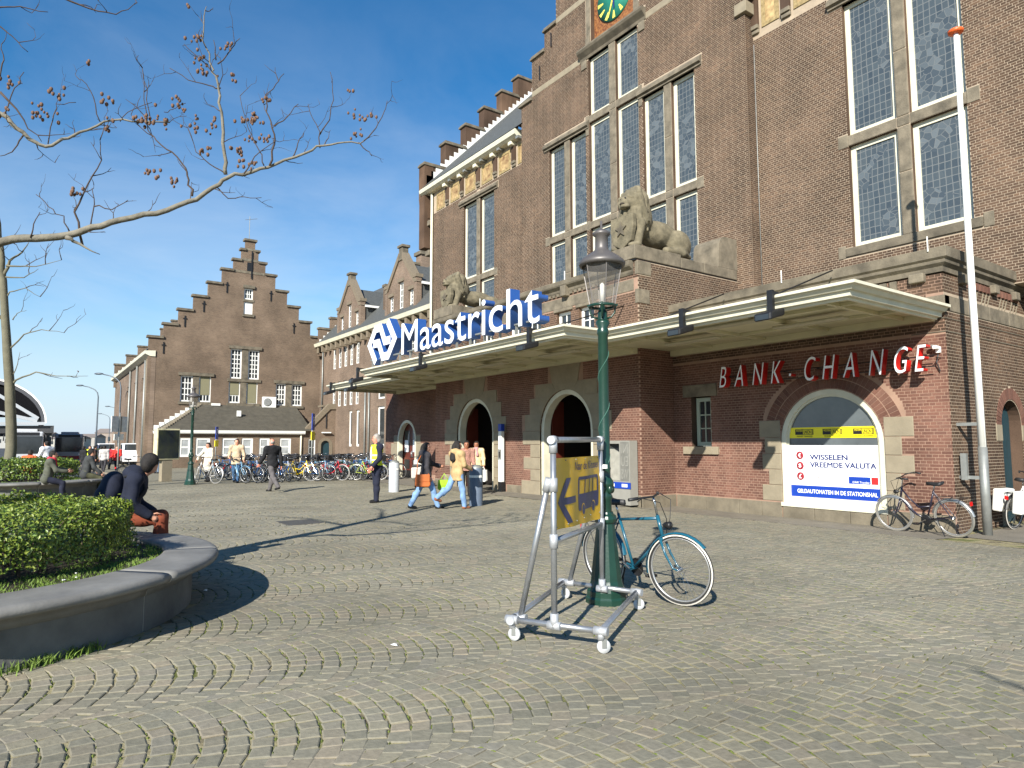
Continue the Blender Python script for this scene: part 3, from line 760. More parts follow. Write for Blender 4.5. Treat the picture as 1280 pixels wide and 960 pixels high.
# window of the bank: cream frame, glass, posters behind it
def ringpoly(a0, a1, b0, sp, rise, t, n=20):
    o = arch(a0, a1, b0, sp, n, rise); i = arch(a0+t, a1-t, b0+t, sp, n, rise-t); return o, i
o_, i_ = ringpoly(-9.17, -6.83, .22, 1.62, 1.15, .12)
b = MB(); b.prism(fB, o_, -.14, -.02, [i_]); o2, i2 = ringpoly(-9.1, -6.9, .29, 1.62, 1.08, .09); b.prism(fB, o2, -.16, -.06, [i2]); b.fbox(fB, -9.19, -6.81, .15, .24, -.2, .05)
bw = b.build('bank_window', M_CREAM, st, world=True, recalc=False)
b = MB(); b.prism(fB, i_, -.14, -.11); b.build('pane', glassmat('shop glass', (.1, .115, .12), rough=.05), bw, recalc=False)
M_YEL = mat('yellow print', srgb(250, 232, 30), rough=.4, var=.02); M_PWHITE = mat('poster white', srgb(240, 242, 245), rough=.35, var=.01); M_PBLUE = mat('poster blue', srgb(24, 62, 160), rough=.35, var=.03)
M_PNAVY = mat('print navy', srgb(40, 50, 105), rough=.4, var=.02); M_PGREY = mat('print grey', srgb(170, 172, 178), rough=.4, var=.02); M_PRED = mat('print red', srgb(206, 44, 44), rough=.4, var=.02); M_PMAR = mat('print dark red', srgb(150, 40, 48), rough=.35, var=.02); M_PBLK = mat('print black', (.012, .012, .012), rough=.5, var=.02)
b = MB(); b.fbox(fB, -9.03, -6.96, 1.70, 1.94, -.107, -.101); ys = b.build('yellow_strip', M_YEL, bw)
b = MB(); b.fbox(fB, -9.03, -6.96, .37, 1.54, -.107, -.101); pw = b.build('poster', M_PWHITE, bw)
def flat(fr, a0, a1, b0, b1, d, m, name, parent):
    b = MB(); b.fbox(fr, a0, a1, b0, b1, d-.002, d); return b.build(name, m, parent)
for i, a in enumerate((-8.86, -8.2, -7.52)):
    flat(fB, a, a+.19, 1.775, 1.9, -.0985, M_PBLK, 'logo_block', bw); flat(fB, a+.19, a+.44, 1.775, 1.787, -.0985, M_PBLK, 'logo_rule', bw); flat(fB, a+.19, a+.44, 1.888, 1.9, -.0985, M_PBLK, 'logo_rule', bw)
    for k in (.40, .425): flat(fB, a+k, a+k+.016, 1.787, 1.888, -.0985, M_PBLK, 'logo_rule', bw)
    fit_text('WESTERN', fB, a+.02, a+.18, 1.845, 1.89, -.0975, M_YEL, 'lettering', bw, .01)
    fit_text('UNION', fB, a+.205, a+.385, 1.795, 1.88, -.0975, M_PBLK, 'lettering', bw, .02)
    fit_text('MONEY TRANSFER', fB, a+.04, a+.42, 1.725, 1.757, -.0975, M_PBLK, 'lettering', bw, .01)
fit_text('WISSELEN', fB, -8.53, -7.66, 1.215, 1.335, -.0975, M_PNAVY, 'lettering', bw, .035)
fit_text('VREEMDE VALUTA', fB, -8.53, -7.06, 1.045, 1.165, -.0975, M_PNAVY, 'lettering', bw, .035)
for y, x1 in ((.955, -7.03), (.9, -7.95)):
    x = -8.52
    while x < x1-.05:
        l = random.uniform(.08, .22); flat(fB, x, min(x+l, x1), y, y+.026, -.0975, M_PGREY, 'small_print', bw); x += l+.025
fit_text('www.gwktravelex.nl', fB, -8.52, -7.98, .81, .845, -.0975, M_PRED, 'lettering', bw, .005)
flat(fB, -7.66, -7.2, .72, .87, -.0985, M_PBLUE, 'logo_block', bw); flat(fB, -7.18, -7.04, .72, .87, -.0985, M_PRED, 'logo_block', bw)
fit_text('GWK Travelex', fB, -7.58, -7.22, .735, .78, -.0965, M_PWHITE, 'lettering', bw, .01)
flat(fB, -9.03, -6.96, .37, .635, -.0985, M_PBLUE, 'blue_strip', bw)
fit_text('GELDAUTOMATEN IN DE STATIONSHAL', fB, -8.86, -7.06, .465, .555, -.0965, M_PWHITE, 'lettering', bw, .025)
for i, (ch, z) in enumerate((('€', 1.31), ('$', 1.075), ('£', .84))):
    b = MB(); b.lathe([(.0, .007), (.07, .006), (.088, .003), (.09, 0)], (-8.77, YB+.0985, z), 20, 'y'); b.v = [(x, 2*(YB+.0985)-y, z_) for x, y, z_ in b.v]
    b.build('coin_button', M_PMAR, bw); fit_text(ch, fB, -8.805, -8.735, z-.05, z+.05, -.089, M_PWHITE, 'lettering', bw, .02)
# small barred window left of it
wsm = window(fB, -11.72, -11.17, 1.52, 2.78, st, rec=.16, fwid=.1, cols=2, rows=3, frame=mat('sage grey window paint', srgb(176, 184, 164), rough=.5, var=.05))
stone(fB, -12.0, -10.92, 2.8, 3.12, -.25, .05, 'lintel', M_STONE); stone(fB, -12.02, -10.9, 1.3, 1.5, -.25, .07, 'sill', M_STONEL)
stone(fB, -8.3, -7.3, 3.28, 3.42, -.05, .012, 'plaque', mat('faded gilt plaque', srgb(120, 84, 60), rough=.7, var=.3, scale=12))
# ---- upper stonework and cornice of the bank block
for x0, x1 in ((-6.05, -5.56),): stone(fB, x0, x1, 4.14, 4.44, -.2, .02, 'band_stone')
b = MB()
path = [(-12.36, YB), (XR, YB), (XR, YT+2.2)]
sweep(b, path, [(-.3, 4.90), (.02, 4.90), (.02, 5.0), (.09, 5.06), (.09, 5.12), (.14, 5.16), (.14, 5.36), (-.3, 5.38)]); b.build('cornice', M_STONED, st, world=True)
b = MB(); b.box(-12.36, XR-.3, YB+.25, YT+.2, 5.1, 5.26); b.build('roof', mat('flat roof felt', (.08, .08, .078), rough=.9), st, world=True)
for x in (-6.02, -8.2, -10.4): 
    b = MB(); b.fbox(fB, x-.14, x+.14, 4.74, 4.92, -.1, .12); b.build('corbel', M_STONE, st, world=True, bevel=.02)
for i in range(7):
    b = MB(); b.fbox(fB, -7.75+i*.2, -7.62+i*.2, 4.66, 4.86, -.05, .05); b.build('dentil', M_STONE, st, world=True)
b = MB(); b.fbox(fB, -7.9, -6.35, 4.3, 4.64, -.05, .02); b.build('stone_panel', M_STONED, st, world=True)
for x in (-5.75, -8.9): 
    b = MB(); b.tube([(x, YB-.16, 5.3), (x, YB-.16, 5.6)], .012, 5); b.build('lightning_rod', M_WHITE, st, world=True)

# ---- bank block, side wall with the green door
H_SD = arch(16.62, 17.72, -.3, 1.95, 14, .55)
polyR = rect(YB+.003, 19.8, -.3, 4.86)
wR = wall(fR, polyR, [H_SD], M_MORT, st, depth=.45)
ringR = arch(16.36, 17.98, 1.95, 1.9, 14, .86)
QR = [(16.3, 16.62, 1.62, 1.97), (17.72, 18.04, 1.62, 1.97), (16.34, 16.62, -.3, .25), (17.72, 18.0, -.3, .25)]
cbrick(fR, polyR, [H_SD, ringR, rect(YB, 19.8, 4.13, 4.44)]+[rect(*q) for q in QR], M_BRICK, wR, near=180)
for q in QR: stone(fR, q[0]+.004, q[1]-.002, q[2]+.004, q[3]-.004, -.1, .016, 'quoin', M_STONEL, wR)
for ring0 in (.02, ):
    for poly in voussoirs(fR, 16.62, 17.72, 1.95, .55, .24, 24, st, 'arch_brick', M_BRED, ring0=ring0):
        q = MB(); q.prism(fR, poly, -.01, .012); q.build('arch_brick', M_BREDS, wR, recalc=False)
sdoor = MB().fbox(fR, 16.64, 17.7, -.2, 2.5, -.3, -.24).build('side_door', M_TEAL, st, world=True)
for i in range(7):
    MB().fbox(fR, 16.66+i*.148, 16.66+i*.148+.136, -.14, 2.46, -.235, -.215).build('plank', M_TEAL, sdoor)
for i, x in enumerate(np.arange(YB, 19.5, 1.06)): stone(fR, x+(.002 if i else -.02), x+1.056, 4.14, 4.44, -.2, .02, 'band_stone')
for i, y in enumerate((15.0, 16.55, 17.7)):
    MB().fbox(fR, y-.12, y+.12, 4.74, 4.92, -.1, .12).build('corbel', M_STONE, st, world=True, bevel=.02)
for y0 in (15.3, 16.85):
    for i in range(6): MB().fbox(fR, y0+i*.19, y0+i*.19+.12, 4.72, 4.86, -.05, .04).build('dentil', M_BRED, st, world=True)
    for k in range(2):
        for i in range(3):
            q = y0+k*.62; MB().prism(fR, [(q+i*.16, 4.46), (q+i*.16+.05, 4.46), (q+i*.16+.2, 4.7), (q+i*.16+.15, 4.7)], -.02, .008).build('tile_stripe', M_STONEL, st, world=True, recalc=False)
for z in (3.72, 3.98): 
    MB().fbox(fR, YB, 19.8, z, z+.02, -.02, .012).build('ledge', M_STONED, st, world=True)
b = MB(); b.fbox(fB, XR-.62, XR+.01, 3.72, 3.74, -.02, .014); b.fbox(fB, XR-.75, XR+.01, 3.98, 4.0, -.02, .014); b.build('ledge', M_STONED, st, world=True)
# inner return between door bay and bank, seen from the right
fI = FX(-12.352)
wI = wall(fI, rect(YD+.004, YB, -.3, 4.3), [], M_MORTR, st, depth=.3)
cbrick(fI, rect(YD, YB, .22, 4.3), [], M_BRED, wI)
fI2 = FX(-12.352)
wI2 = wall(fI2, rect(YD+.004, YC+.4, 4.3, 6.45), [], M_MORT, st, depth=.3)
cbrick(fI2, rect(YD, YC+.4, 4.3, 6.45), [rect(YD, YD+.42, 5.3, 5.68), rect(YD, YD+.5, 6.08, 6.45)], M_BRICK, wI2)
stone(fI2, YD-.02, YD+.42, 5.3, 5.68, -.1, .02); stone(fI2, YD-.02, YD+.5, 6.08, 6.45, -.1, .02)
stone(fI, YD, YB-.01, -.3, .22, -.1, .03, 'plinth_stone', M_PLIN)

# ---- door bay
A2 = arch(-16.62, -14.18, -.1, 1.98, 20, 1.22); A1 = arch(-21.66, -19.22, -.1, 1.98, 20, 1.22)
polyD = rect(-23.3, -12.36, -.3, 6.46)
wins = [(-15.75, -15.1), (-14.72, -14.07), (-17.2, -16.55), (-18.25, -17.6), (-19.9, -19.25), (-21.0, -20.35)]
HW = [rect(a, b_, 4.78, 5.55) for a, b_ in wins]
wD = wall(fD, polyD, [A2, A1]+HW, M_MORTR, st, depth=.5)
QD = []
for (l, r) in ((-16.62, -14.18), (-21.66, -19.22)):
    for b0, b1, w_ in ((-.1, .42, .98), (.42, .78, .5), (.78, 1.15, .86), (1.15, 1.55, .5), (1.55, 1.98, .9)):
        QD.append((l-w_, l, b0, b1)); QD.append((r, r+w_*.72, b0, b1))
    # stepped stone voussoirs
    for b0, b1, w_ in ((1.98, 2.5, .95), (2.5, 3.0, .55), (3.0, 3.4, .3)): QD.append((l-w_, l+.55, b0, b1)); QD.append((r-.55, r+w_*.8, b0, b1))
    QD.append((l+.4, r-.4, 3.2, 3.95))
hd = [A2, A1]+HW+[rect(*q) for q in QD]+[rect(-23.3, -12.36, -.3, .24), rect(-23.3, -12.36, 5.66, 6.0)]
cbrick(fD, rect(-23.3, -12.36, -.3, 4.07), hd, M_BRED, wD); cbrick(fD, rect(-23.3, -12.36, 4.07, 6.46), hd, M_BRICK, wD)
def cliparch(q, A_):
    """stone block cut by the arch: subtract by meshing the block with the part of the arch edge inside it"""
    return q
for (A_, l, r) in ((A2, -16.62, -14.18), (A1, -21.66, -19.22)):
    c = (l+r)/2
    # jamb quoins
    for b0, b1, w_ in ((-.1, .42, .98), (.42, .78, .5), (.78, 1.15, .86), (1.15, 1.55, .5), (1.55, 1.98, .9)):
        stone(fD, l-w_+.004, l-.0, b0+.005, b1-.005, -.2, .02, 'quoin', M_STONEL, wD); stone(fD, r, r+w_*.72-.004, b0+.005, b1-.005, -.2, .02, 'quoin', M_STONEL, wD)
    # seven voussoirs whose outer edge is stepped
    R_, H_ = 1.22, 1.22
    cuts = [0, 26, 50, 72, 108, 130, 154, 180]
    outer_ = {0: (.95*.8, None), 26: None}
    def e(w): return (c+R_*math.cos(RAD(w)), 1.98+H_*math.sin(RAD(w)))
    corners = [[(r+.76, 1.985), (r+.76, 2.5)], [(r+.5, 2.505), (r+.5, 3.0)], [(r+.22, 3.005), (r+.22, 3.4)], None, None, None, None]
    def vs(w0, w1, outs):
        pts = [e(w0+(w1-w0)*i/5) for i in range(6)]
        return outs+pts[::-1]
    V7 = [vs(0, 26, [(r, 1.985), (r+.76, 1.985), (r+.76, 2.5), (e(26)[0]+.1, 2.5)]),
          vs(26, 50, [(e(26)[0]+.11, 2.505), (r+.48, 2.505), (r+.48, 3.0), (e(50)[0]+.16, 3.0)]),
          vs(50, 72, [(e(50)[0]+.17, 3.005), (r+.2, 3.005), (r+.2, 3.42), (r-.62, 3.42)]),
          vs(72, 108, [(r-.63, 3.425), (r-.5, 3.95), (l+.5, 3.95), (l+.63, 3.425)])]
    V7 += [[(2*c-x, z) for x, z in p][::-1] for p in V7[:3]]
    for p in V7:
        q = MB(); q.prism(fD, p, -.15, .024); q.build('voussoir', M_STONEL, wD, recalc=False)
    o_ = arch(l+.005, r-.005, -.1, 1.98, 20, 1.215); i_ = arch(l+.14, r-.14, -.1, 1.98, 20, 1.08)
    fr_ = o_[1:]+i_[1:][::-1]
    q = MB(); q.prism(fD, [o_[0]]+[(l+.14, -.1)]+i_[2:][::-1]+[(r-.14, -.1)]+o_[1:], -.3, -.04); df = q.build('door_frame', M_CREAM, st, world=True, recalc=False)
    # lobby behind the arch
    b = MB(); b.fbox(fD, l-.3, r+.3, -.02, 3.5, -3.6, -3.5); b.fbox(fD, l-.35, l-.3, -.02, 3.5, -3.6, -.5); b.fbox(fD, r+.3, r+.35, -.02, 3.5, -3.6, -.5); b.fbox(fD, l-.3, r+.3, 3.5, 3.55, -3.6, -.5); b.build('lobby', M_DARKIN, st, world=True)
    # folded oxblood doors and the glazed inner screen
    b = MB(); b.fbox(fD, l+.14, l+.2, 0, 2.9, -.8, -.34); d = b.build('door_leaf', M_DOOR, st, world=True)
    b = MB(); b.fbox(fD, r-.2, r-.14, 0, 2.9, -.8, -.34); d = b.build('door_leaf', M_DOOR, st, world=True)
    b = MB()
    for a in (l+.2, c-.35, c+.3, r-.25): b.fbox(fD, a-.04, a+.04, 0, 2.4, -2.1, -2.0)
    b.fbox(fD, l+.2, r-.2, 2.35, 2.45, -2.1, -2.0); b.build('inner_screen', mat('bright red door paint', srgb(150, 30, 30), rough=.4), st, world=True)
    b = MB()
    for a, z in ((c-.1, 1.75), (c+.05, 1.75), (c+.05, 1.55), (c+.42, 1.8), (r-.5, 1.1)): b.fbox(fD, a, a+.11, z, z+.14, -1.99, -1.98)
    b.build('notice', M_PWHITE, st, world=True)
for x0, x1 in ((-12.95, -12.37), (-13.3, -12.96)): pass
x = -18.68
for x0, x1 in ((-18.4, -17.62), (-13.53, -12.38), (-23.28, -22.66)): stone(fD, x0+.004, x1-.004, -.3, .24, -.1, .03, 'plinth_stone', M_PLIN, wD)
for a, b_ in wins: window(fD, a, b_, 4.78, 5.55, st, rec=.1, fwid=.09, cols=2, rows=2); stone(fD, a-.1, b_+.1, 5.56, 5.65, -.1, .06, 'hood', M_STONE)
xs = [-23.3, -21.2, -18.9, -16.3, -15.3, -12.5]
for i in range(5): stone(fD, xs[i]+.004, xs[i+1]-.004, 5.66, 5.98, -.2, .015, 'band_stone')
b = MB(); sweep(b, [(-23.3, YD), (-12.5, YD)], [(-.5, 6.1), (.02, 6.1), (.05, 6.16), (.05, 6.22), (.16, 6.3), (.18, 6.34), (.18, 6.46), (-.5, 6.5)]); b.build('cornice', M_STONED, st, world=True)
for i in range(46):
    x = -22.5+i*.2
    if x < -13.6: MB().fbox(fD, x, x+.1, 6.04, 6.12, -.05, .05).build('dentil', M_STONE, st, world=True)
for x in (-15.25, -19.95):
    MB().fbox(fD, x-.12, x+.12, 5.98, 6.3, -.1, .2).build('corbel', M_STONE, st, world=True, bevel=.02)
    MB().tube([(x, YD-.1, 6.46), (x, YD-.1, 6.75)], .015, 5).build('lightning_rod', M_WHITE, st, world=True)
b = MB(); b.box(-23.3, -12.5, YD+.3, YC+.1, 6.2, 6.34); b.build('roof', mat('flat roof felt', (.08, .08, .078), rough=.9), st, world=True)
# plinths for the lions
for s, x0, x1 in ((1, -13.75, -12.38), (-1, -23.35, -22.0)):
    b = MB(); b.box(x0, x1, YD-.06, YC+.1, 6.46, 6.5); b.build('drip_course', M_BLACK, st, world=True)
    ys_ = [YD-.1, YD+1.75, YD+2.75, YC-.02]
    for i in range(3): 
        b = MB(); b.box(x0-.03, x1+.03, ys_[i]+.003, ys_[i+1]-.003, 6.5, 6.88 if i == 0 else 6.8); b.build('plinth_stone', M_STONE, st, world=True, bevel=.02)
    b = MB(); pts_ = [(YC-.9, 6.8), (YC+.38, 6.8), (YC+.38, 7.75), (YC-.55, 7.75)]+[(YC-.55-.3*math.sin(i*math.pi/10), 7.75-.32*(1-math.cos(i*math.pi/10))) for i in range(1, 6)]
    xx = x1+.03 if s > 0 else x0-.03
    f_ = FX(xx if s > 0 else x0+1.0)
    b.prism(f_, pts_, -.95, 0, back=True); b.build('scroll_stone', M_STONE, st, world=True, recalc=False)
# brick flank under the plinth on the left, hidden end of door bay
b = MB(); b.box(-23.3, -23.0, YD+.5, YC, -.2, 6.45); b.build('wall', M_BRICK, st, world=True)

# ---- recessed left wing wall with the small door, under the canopy
A0 = arch(-29.35, -27.45, -.1, 1.7, 16, .98)
polyL = rect(-30.7, -23.0, -.3, 4.86)
wL = wall(fB, polyL, [A0], M_MORTR, st, depth=.4)
QL = []
for b0, b1, w_ in ((-.1, .5, .75), (.5, 1.05, .4), (1.05, 1.6, .7), (1.6, 1.95, .42)): QL += [(-29.35-w_, -29.35, b0, b1), (-27.45, -27.45+w_, b0, b1)]
cbrick(fB, polyL, [A0]+[rect(*q) for q in QL]+[rect(-31.1, -23, -.3, .22)], M_BRED, wL, headers=False)
for q in QL: stone(fB, q[0]+.004, q[1]-.003, q[2]+.005, q[3]-.005, -.1, .018, 'quoin', M_STONEL, wL)
b = MB(); o_ = arch(-29.35, -27.45, -.1, 1.7, 16, .98); i_ = arch(-29.23, -27.57, -.1, 1.7, 16, .86)
b.prism(fB, [o_[0], (-29.23, -.1)]+i_[2:][::-1]+[(-27.57, -.1)]+o_[1:], -.2, .02); b.build('door_frame', M_CREAM, st, world=True, recalc=False)
for s, (a0, a1) in enumerate(((-29.23, -28.41), (-28.39, -27.57))):
    b = MB(); b.fbox(fB, a0, a1, -.05, 2.56, -.3, -.24); d = b.build('door', M_DOOR, st, world=True)
    b = MB(); b.fbox(fB, a0+.16, a1-.16, 1.2, 2.2, -.24, -.22); b.build('pane', M_WGLASS, d)
    b = MB(); b.fbox(fB, a0+.2, a1-.25, 1.2, 1.75, -.215, -.212); b.build('notice', M_PWHITE, d)
    b = MB(); b.fbox(fB, a0+.14, a1-.14, .42, .85, -.24, -.225); b.build('vent_grille', M_BLACK, d)
    b = MB(); b.fbox(fB, a0+.02, a1-.02, -.03, .35, -.24, -.228); b.build('kick_plate', M_BLACK, d)
b = MB(); b.tube([(-28.33, YB+.2, 1.0), (-28.33, YB+.2, 1.2)], .02, 6); b.fbox(fB, -28.38, -28.28, .95, 1.25, -.24, -.23); b.build('door_handle', M_GALV, st, world=True)
b = MB(); sweep(b, [(-30.7, YB), (-23.3, YB)], [(-.3, 4.90), (.02, 4.90), (.09, 5.06), (.14, 5.16), (.14, 5.36), (-.3, 5.38)]); b.build('cornice', M_STONED, st, world=True)
b = MB(); b.box(-30.7, -23.3, YB+.25, YT+.2, 5.1, 5.26); b.box(-30.7, -30.4, YB+.3, YT+.2, -.3, 5.1); b.build('roof', M_BRICK, st, world=True)

# ---- the hall above: right flank, clock block, left flank
def lights(fr, xs, zs, wall_holes):
    for (a, b_) in xs:
        for (c, d) in zs: wall_holes.append(rect(a, b_, c, d))
RT = []; lights(fT, [(-9.02, -7.76), (-7.44, -6.18)], [(6.78, 9.58), (9.86, 13.6)], RT)
LT = []; lights(fT, [(-29.02, -27.76), (-27.44, -26.18)], [(6.78, 9.62), (9.9, 13.8)], LT)
CT = []
lights(fC, [(-21.42, -20.44), (-20.1, -19.12)], [(6.9, 9.85), (10.12, 13.9)], CT); lights(fC, [(-16.08, -15.1), (-14.76, -13.78)], [(6.9, 9.85), (10.12, 13.9)], CT)
lights(fC, [(-18.92, -17.78), (-17.42, -16.28)], [(6.9, 9.85), (10.12, 14.1), (14.38, 16.75)], CT)
polyTR = rect(-11.9, -1.6, 5.1, 16.2); polyTL = rect(-32.5, -23.3, 5.1, 15.5)
polyC = [(-23.39, 5.1), (-11.81, 5.1), (-11.81, 16.6), (-12.6, 16.6), (-12.6, 18.4), (-13.5, 18.4), (-13.5, 19.25), (-14.3, 19.25), (-14.3, 21.4), (-20.9, 21.4), (-20.9, 19.25), (-21.7, 19.25), (-21.7, 18.4), (-22.6, 18.4), (-22.6, 16.6), (-23.39, 16.6)]
CLK = rect(-18.75, -16.45, 17.3, 19.9)
wTR = wall(fT, polyTR, RT, M_MORT, st, depth=.5); wTL = wall(fT, polyTL, LT, M_MORT, st, depth=.5); wC = wall(fC, polyC, CT+[CLK], M_MORT, st, depth=.55)
def pad(h, e): 
    a = [p[0] for p in h]; c = [p[1] for p in h]; return rect(min(a)-e, max(a)+e, min(c)-.02, max(c)+.02)
def bays(fr, wl, x0, x1, z0, zt, heads):
    """stone frame shared by two lights: mullion, transoms, sill and hood"""
    pass
cbrick(fT, polyTR, RT+[rect(-7.77, -7.43, 6.5, 14), rect(-9.3, -5.9, 9.56, 9.88), rect(-9.3, -5.9, 6.5, 6.8), rect(-9.45, -5.75, 13.6, 14.0), rect(-11.9, -1.6, 14.0, 15.5)], M_BRICK, wTR)
cbrick(fT, polyTL, LT+[rect(-27.77, -27.43, 6.5, 14.2), rect(-29.3, -25.9, 9.6, 9.92), rect(-29.4, -25.8, 13.8, 14.15), rect(-32.5, -23.3, 14.3, 15.5)], M_BRICK, wTL, headers=False)
strC = [rect(-22.6, -19.3, 16.75, 16.99), rect(-15.9, -12.6, 16.75, 16.99), rect(-20.9, -18.9, 19.25, 19.5), rect(-16.3, -14.3, 19.25, 19.5)]
stC = [rect(-20.45, -20.09, 6.9, 14.0), rect(-15.11, -14.75, 6.9, 14.0), rect(-17.79, -17.41, 6.9, 16.9), rect(-21.7, -13.5, 9.83, 10.14), rect(-19.2, -16.0, 14.08, 14.4), rect(-21.75, -18.85, 13.88, 14.3), rect(-16.4, -13.45, 13.88, 14.3), rect(-19.35, -15.85, 16.73, 17.3), rect(-18.75-.3, -16.45+.3, 17.3, 20)]
cbrick(fC, polyC, CT+[CLK]+strC+stC, M_BRICK, wC, headers=False)
fCr = FX(-11.806); wCr = wall(fCr, rect(YC+.004, YT, 5.1, 16.5), [], M_MORT, st, depth=.3)
cbrick(fCr, rect(YC+.005, YT, 5.1, 16.5), [], M_BRICK, wCr, headers=False)
# masonry bodies behind the fronts
b = MB(); b.box(-23.2, -12.0, YC+.6, 25, 5.2, 16.4); b.box(-12, -1.6, YT+.55, 26, 5.2, 16.2); b.box(-32.3, -23.2, YT+.55, 25, 5.2, 15.4); b.box(-1.65, -1.6, YT, 26, -.2, 16.2); b.box(-32.5, -32.2, YT, 25, -.3, 15.5)
b.build('hall_body', M_BRICK, st, world=True)
def win2(fr, ws, xs, zs, glass=M_LEAD, rec=.24):
    for (a, b_) in xs:
        for (c, d) in zs: window(fr, a, b_, c, d, st, rec=.13, fwid=.13, glass=glass, frame=M_CREAM, thick=.08)
win2(fT, 0, [(-9.02, -7.76), (-7.44, -6.18)], [(6.78, 9.58), (9.86, 13.6)])
win2(fT, 0, [(-29.02, -27.76), (-27.44, -26.18)], [(6.78, 9.62), (9.9, 13.8)])
win2(fC, 0, [(-21.42, -20.44), (-20.1, -19.12), (-16.08, -15.1), (-14.76, -13.78)], [(6.9, 9.85), (10.12, 13.9)])
win2(fC, 0, [(-18.92, -17.78), (-17.42, -16.28)], [(6.9, 9.85), (10.12, 14.1), (14.38, 16.75)])
def mullion(fr, a0, a1, z0, z1, cuts=()):
    zs = [z0]+list(cuts)+[z1]
    for i in range(len(zs)-1): stone(fr, a0+.002, a1-.002, zs[i]+.003, zs[i+1]-.003, -.5, .02, 'mullion', M_STONE, bev=.03)
mullion(fT, -7.76, -7.44, 6.78, 13.6, (8.4, 9.59, 9.85, 11.6)); mullion(fT, -27.76, -27.44, 6.78, 13.8, (8.4, 9.63, 9.89, 11.6))
for a0, a1 in ((-20.44, -20.1), (-15.1, -14.76)): mullion(fC, a0, a1, 6.9, 13.9, (8.4, 9.86, 10.11, 12))
mullion(fC, -17.78, -17.42, 6.9, 16.75, (8.4, 9.86, 10.11, 12, 14.11, 14.37))
def transom(fr, a0, a1, z0, z1, lug=.26):
    stone(fr, a0, a1, z0, z1, -.5, -.06, 'transom', M_STONE, bev=.015)
    for x0, x1 in ((a0-lug, a0-.003), (a1+.003, a1+lug)): stone(fr, x0, x1, z0-.03, z1+.06, -.1, .018, 'lug_stone', M_STONE)
for fr, prs, z0, z1 in ((fT, [(-9.02, -7.765), (-7.435, -6.18)], 9.585, 9.855), (fT, [(-29.02, -27.765), (-27.435, -26.18)], 9.625, 9.895)):
    for k, (a, c) in enumerate(prs): stone(fr, a, c, z0, z1, -.5, .012, 'transom', M_STONE)
    stone(fr, prs[0][0]-.27, prs[0][0]-.004, z0-.03, z1+.05, -.1, .018, 'lug_stone'); stone(fr, prs[1][1]+.004, prs[1][1]+.27, z0-.03, z1+.05, -.1, .018, 'lug_stone')
for prs, z0, z1 in (([(-21.42, -20.445), (-20.095, -19.12)], 9.855, 10.115), ([(-16.08, -15.105), (-14.755, -13.78)], 9.855, 10.115), ([(-18.92, -17.785), (-17.415, -16.28)], 9.855, 10.115), ([(-18.92, -17.785), (-17.415, -16.28)], 14.105, 14.375)):
    for a, c in prs: stone(fC, a, c, z0, z1, -.5, .012, 'transom', M_STONE)
    if prs[0][0] != -18.92 or z0 > 12:
        if prs[0][0] > -20: lr = ((prs[0][0]-.01, prs[0][0]-.01), (0, 0))
stone(fC, -21.7, -21.43, 9.8, 10.16, -.1, .018, 'lug_stone'); stone(fC, -13.77, -13.5, 9.8, 10.16, -.1, .018, 'lug_stone'); stone(fC, -19.11, -18.93, 9.82, 10.18, -.1, .018, 'lug_stone'); stone(fC, -16.27, -16.09, 9.82, 10.18, -.1, .018, 'lug_stone')
# hoods and sills
for fr, a0, a1, z in ((fT, -9.4, -5.8, 13.6), (fT, -29.35, -25.85, 13.8), (fC, -21.72, -18.93, 13.9), (fC, -16.27, -13.46, 13.9)):
    b = MB(); b.prism(Fr(fr.p(a0, z, 0), (0, -1, 0), (1, 0, 0)), [(-.5, .0), (.06, .0), (.06, .06), (.14, .1), (.14, .2), (.04, .33), (-.5, .33)], 0, a1-a0, back=True); b.build('hood', M_STONE, st, world=True, recalc=False)
for x in (-18.93-.16, -16.27): pass
for x0, x1, z0, z1 in ((-19.1, -18.93, 13.62, 14.4), (-16.27, -16.1, 13.62, 14.4)): stone(fC, x0, x1, z0, z1, -.1, .03, 'lug_stone')
stone(fT, -9.2, -6.0, 6.55, 6.78, -.4, .05, 'sill', M_STONED); stone(fT, -9.42, -9.21, 6.52, 6.86, -.1, .02, 'lug_stone'); stone(fT, -5.99, -5.78, 6.52, 6.86, -.1, .02, 'lug_stone')
stone(fT, -29.2, -26.0, 6.55, 6.78, -.4, .05, 'sill', M_STONED)
b = MB(); b.prism(Fr(fC.p(-19.36, 16.75, 0), (0, -1, 0), (1, 0, 0)), [(-.5, 0), (.03, 0), (.06, .1), (.22, .26), (.26, .34), (.24, .42), (-.5, .5)], 0, 3.52, back=True); b.build('hood', M_STONED, st, world=True, recalc=False)
stone(fC, -19.3, -19.0, 16.4, 16.74, -.1, .05, 'lug_stone'); stone(fC, -16.2, -15.9, 16.4, 16.74, -.1, .05, 'lug_stone')
for h_ in strC:
    a0, a1, z0, z1 = h_[0][0], h_[1][0], h_[0][1], h_[2][1]
    n_ = max(1, int((a1-a0)/1.1)); 
    for i in range(n_): stone(fC, a0+(a1-a0)*i/n_+.003, a0+(a1-a0)*(i+1)/n_-.003, z0, z1, -.1, .012, 'band_stone', M_STONEL)
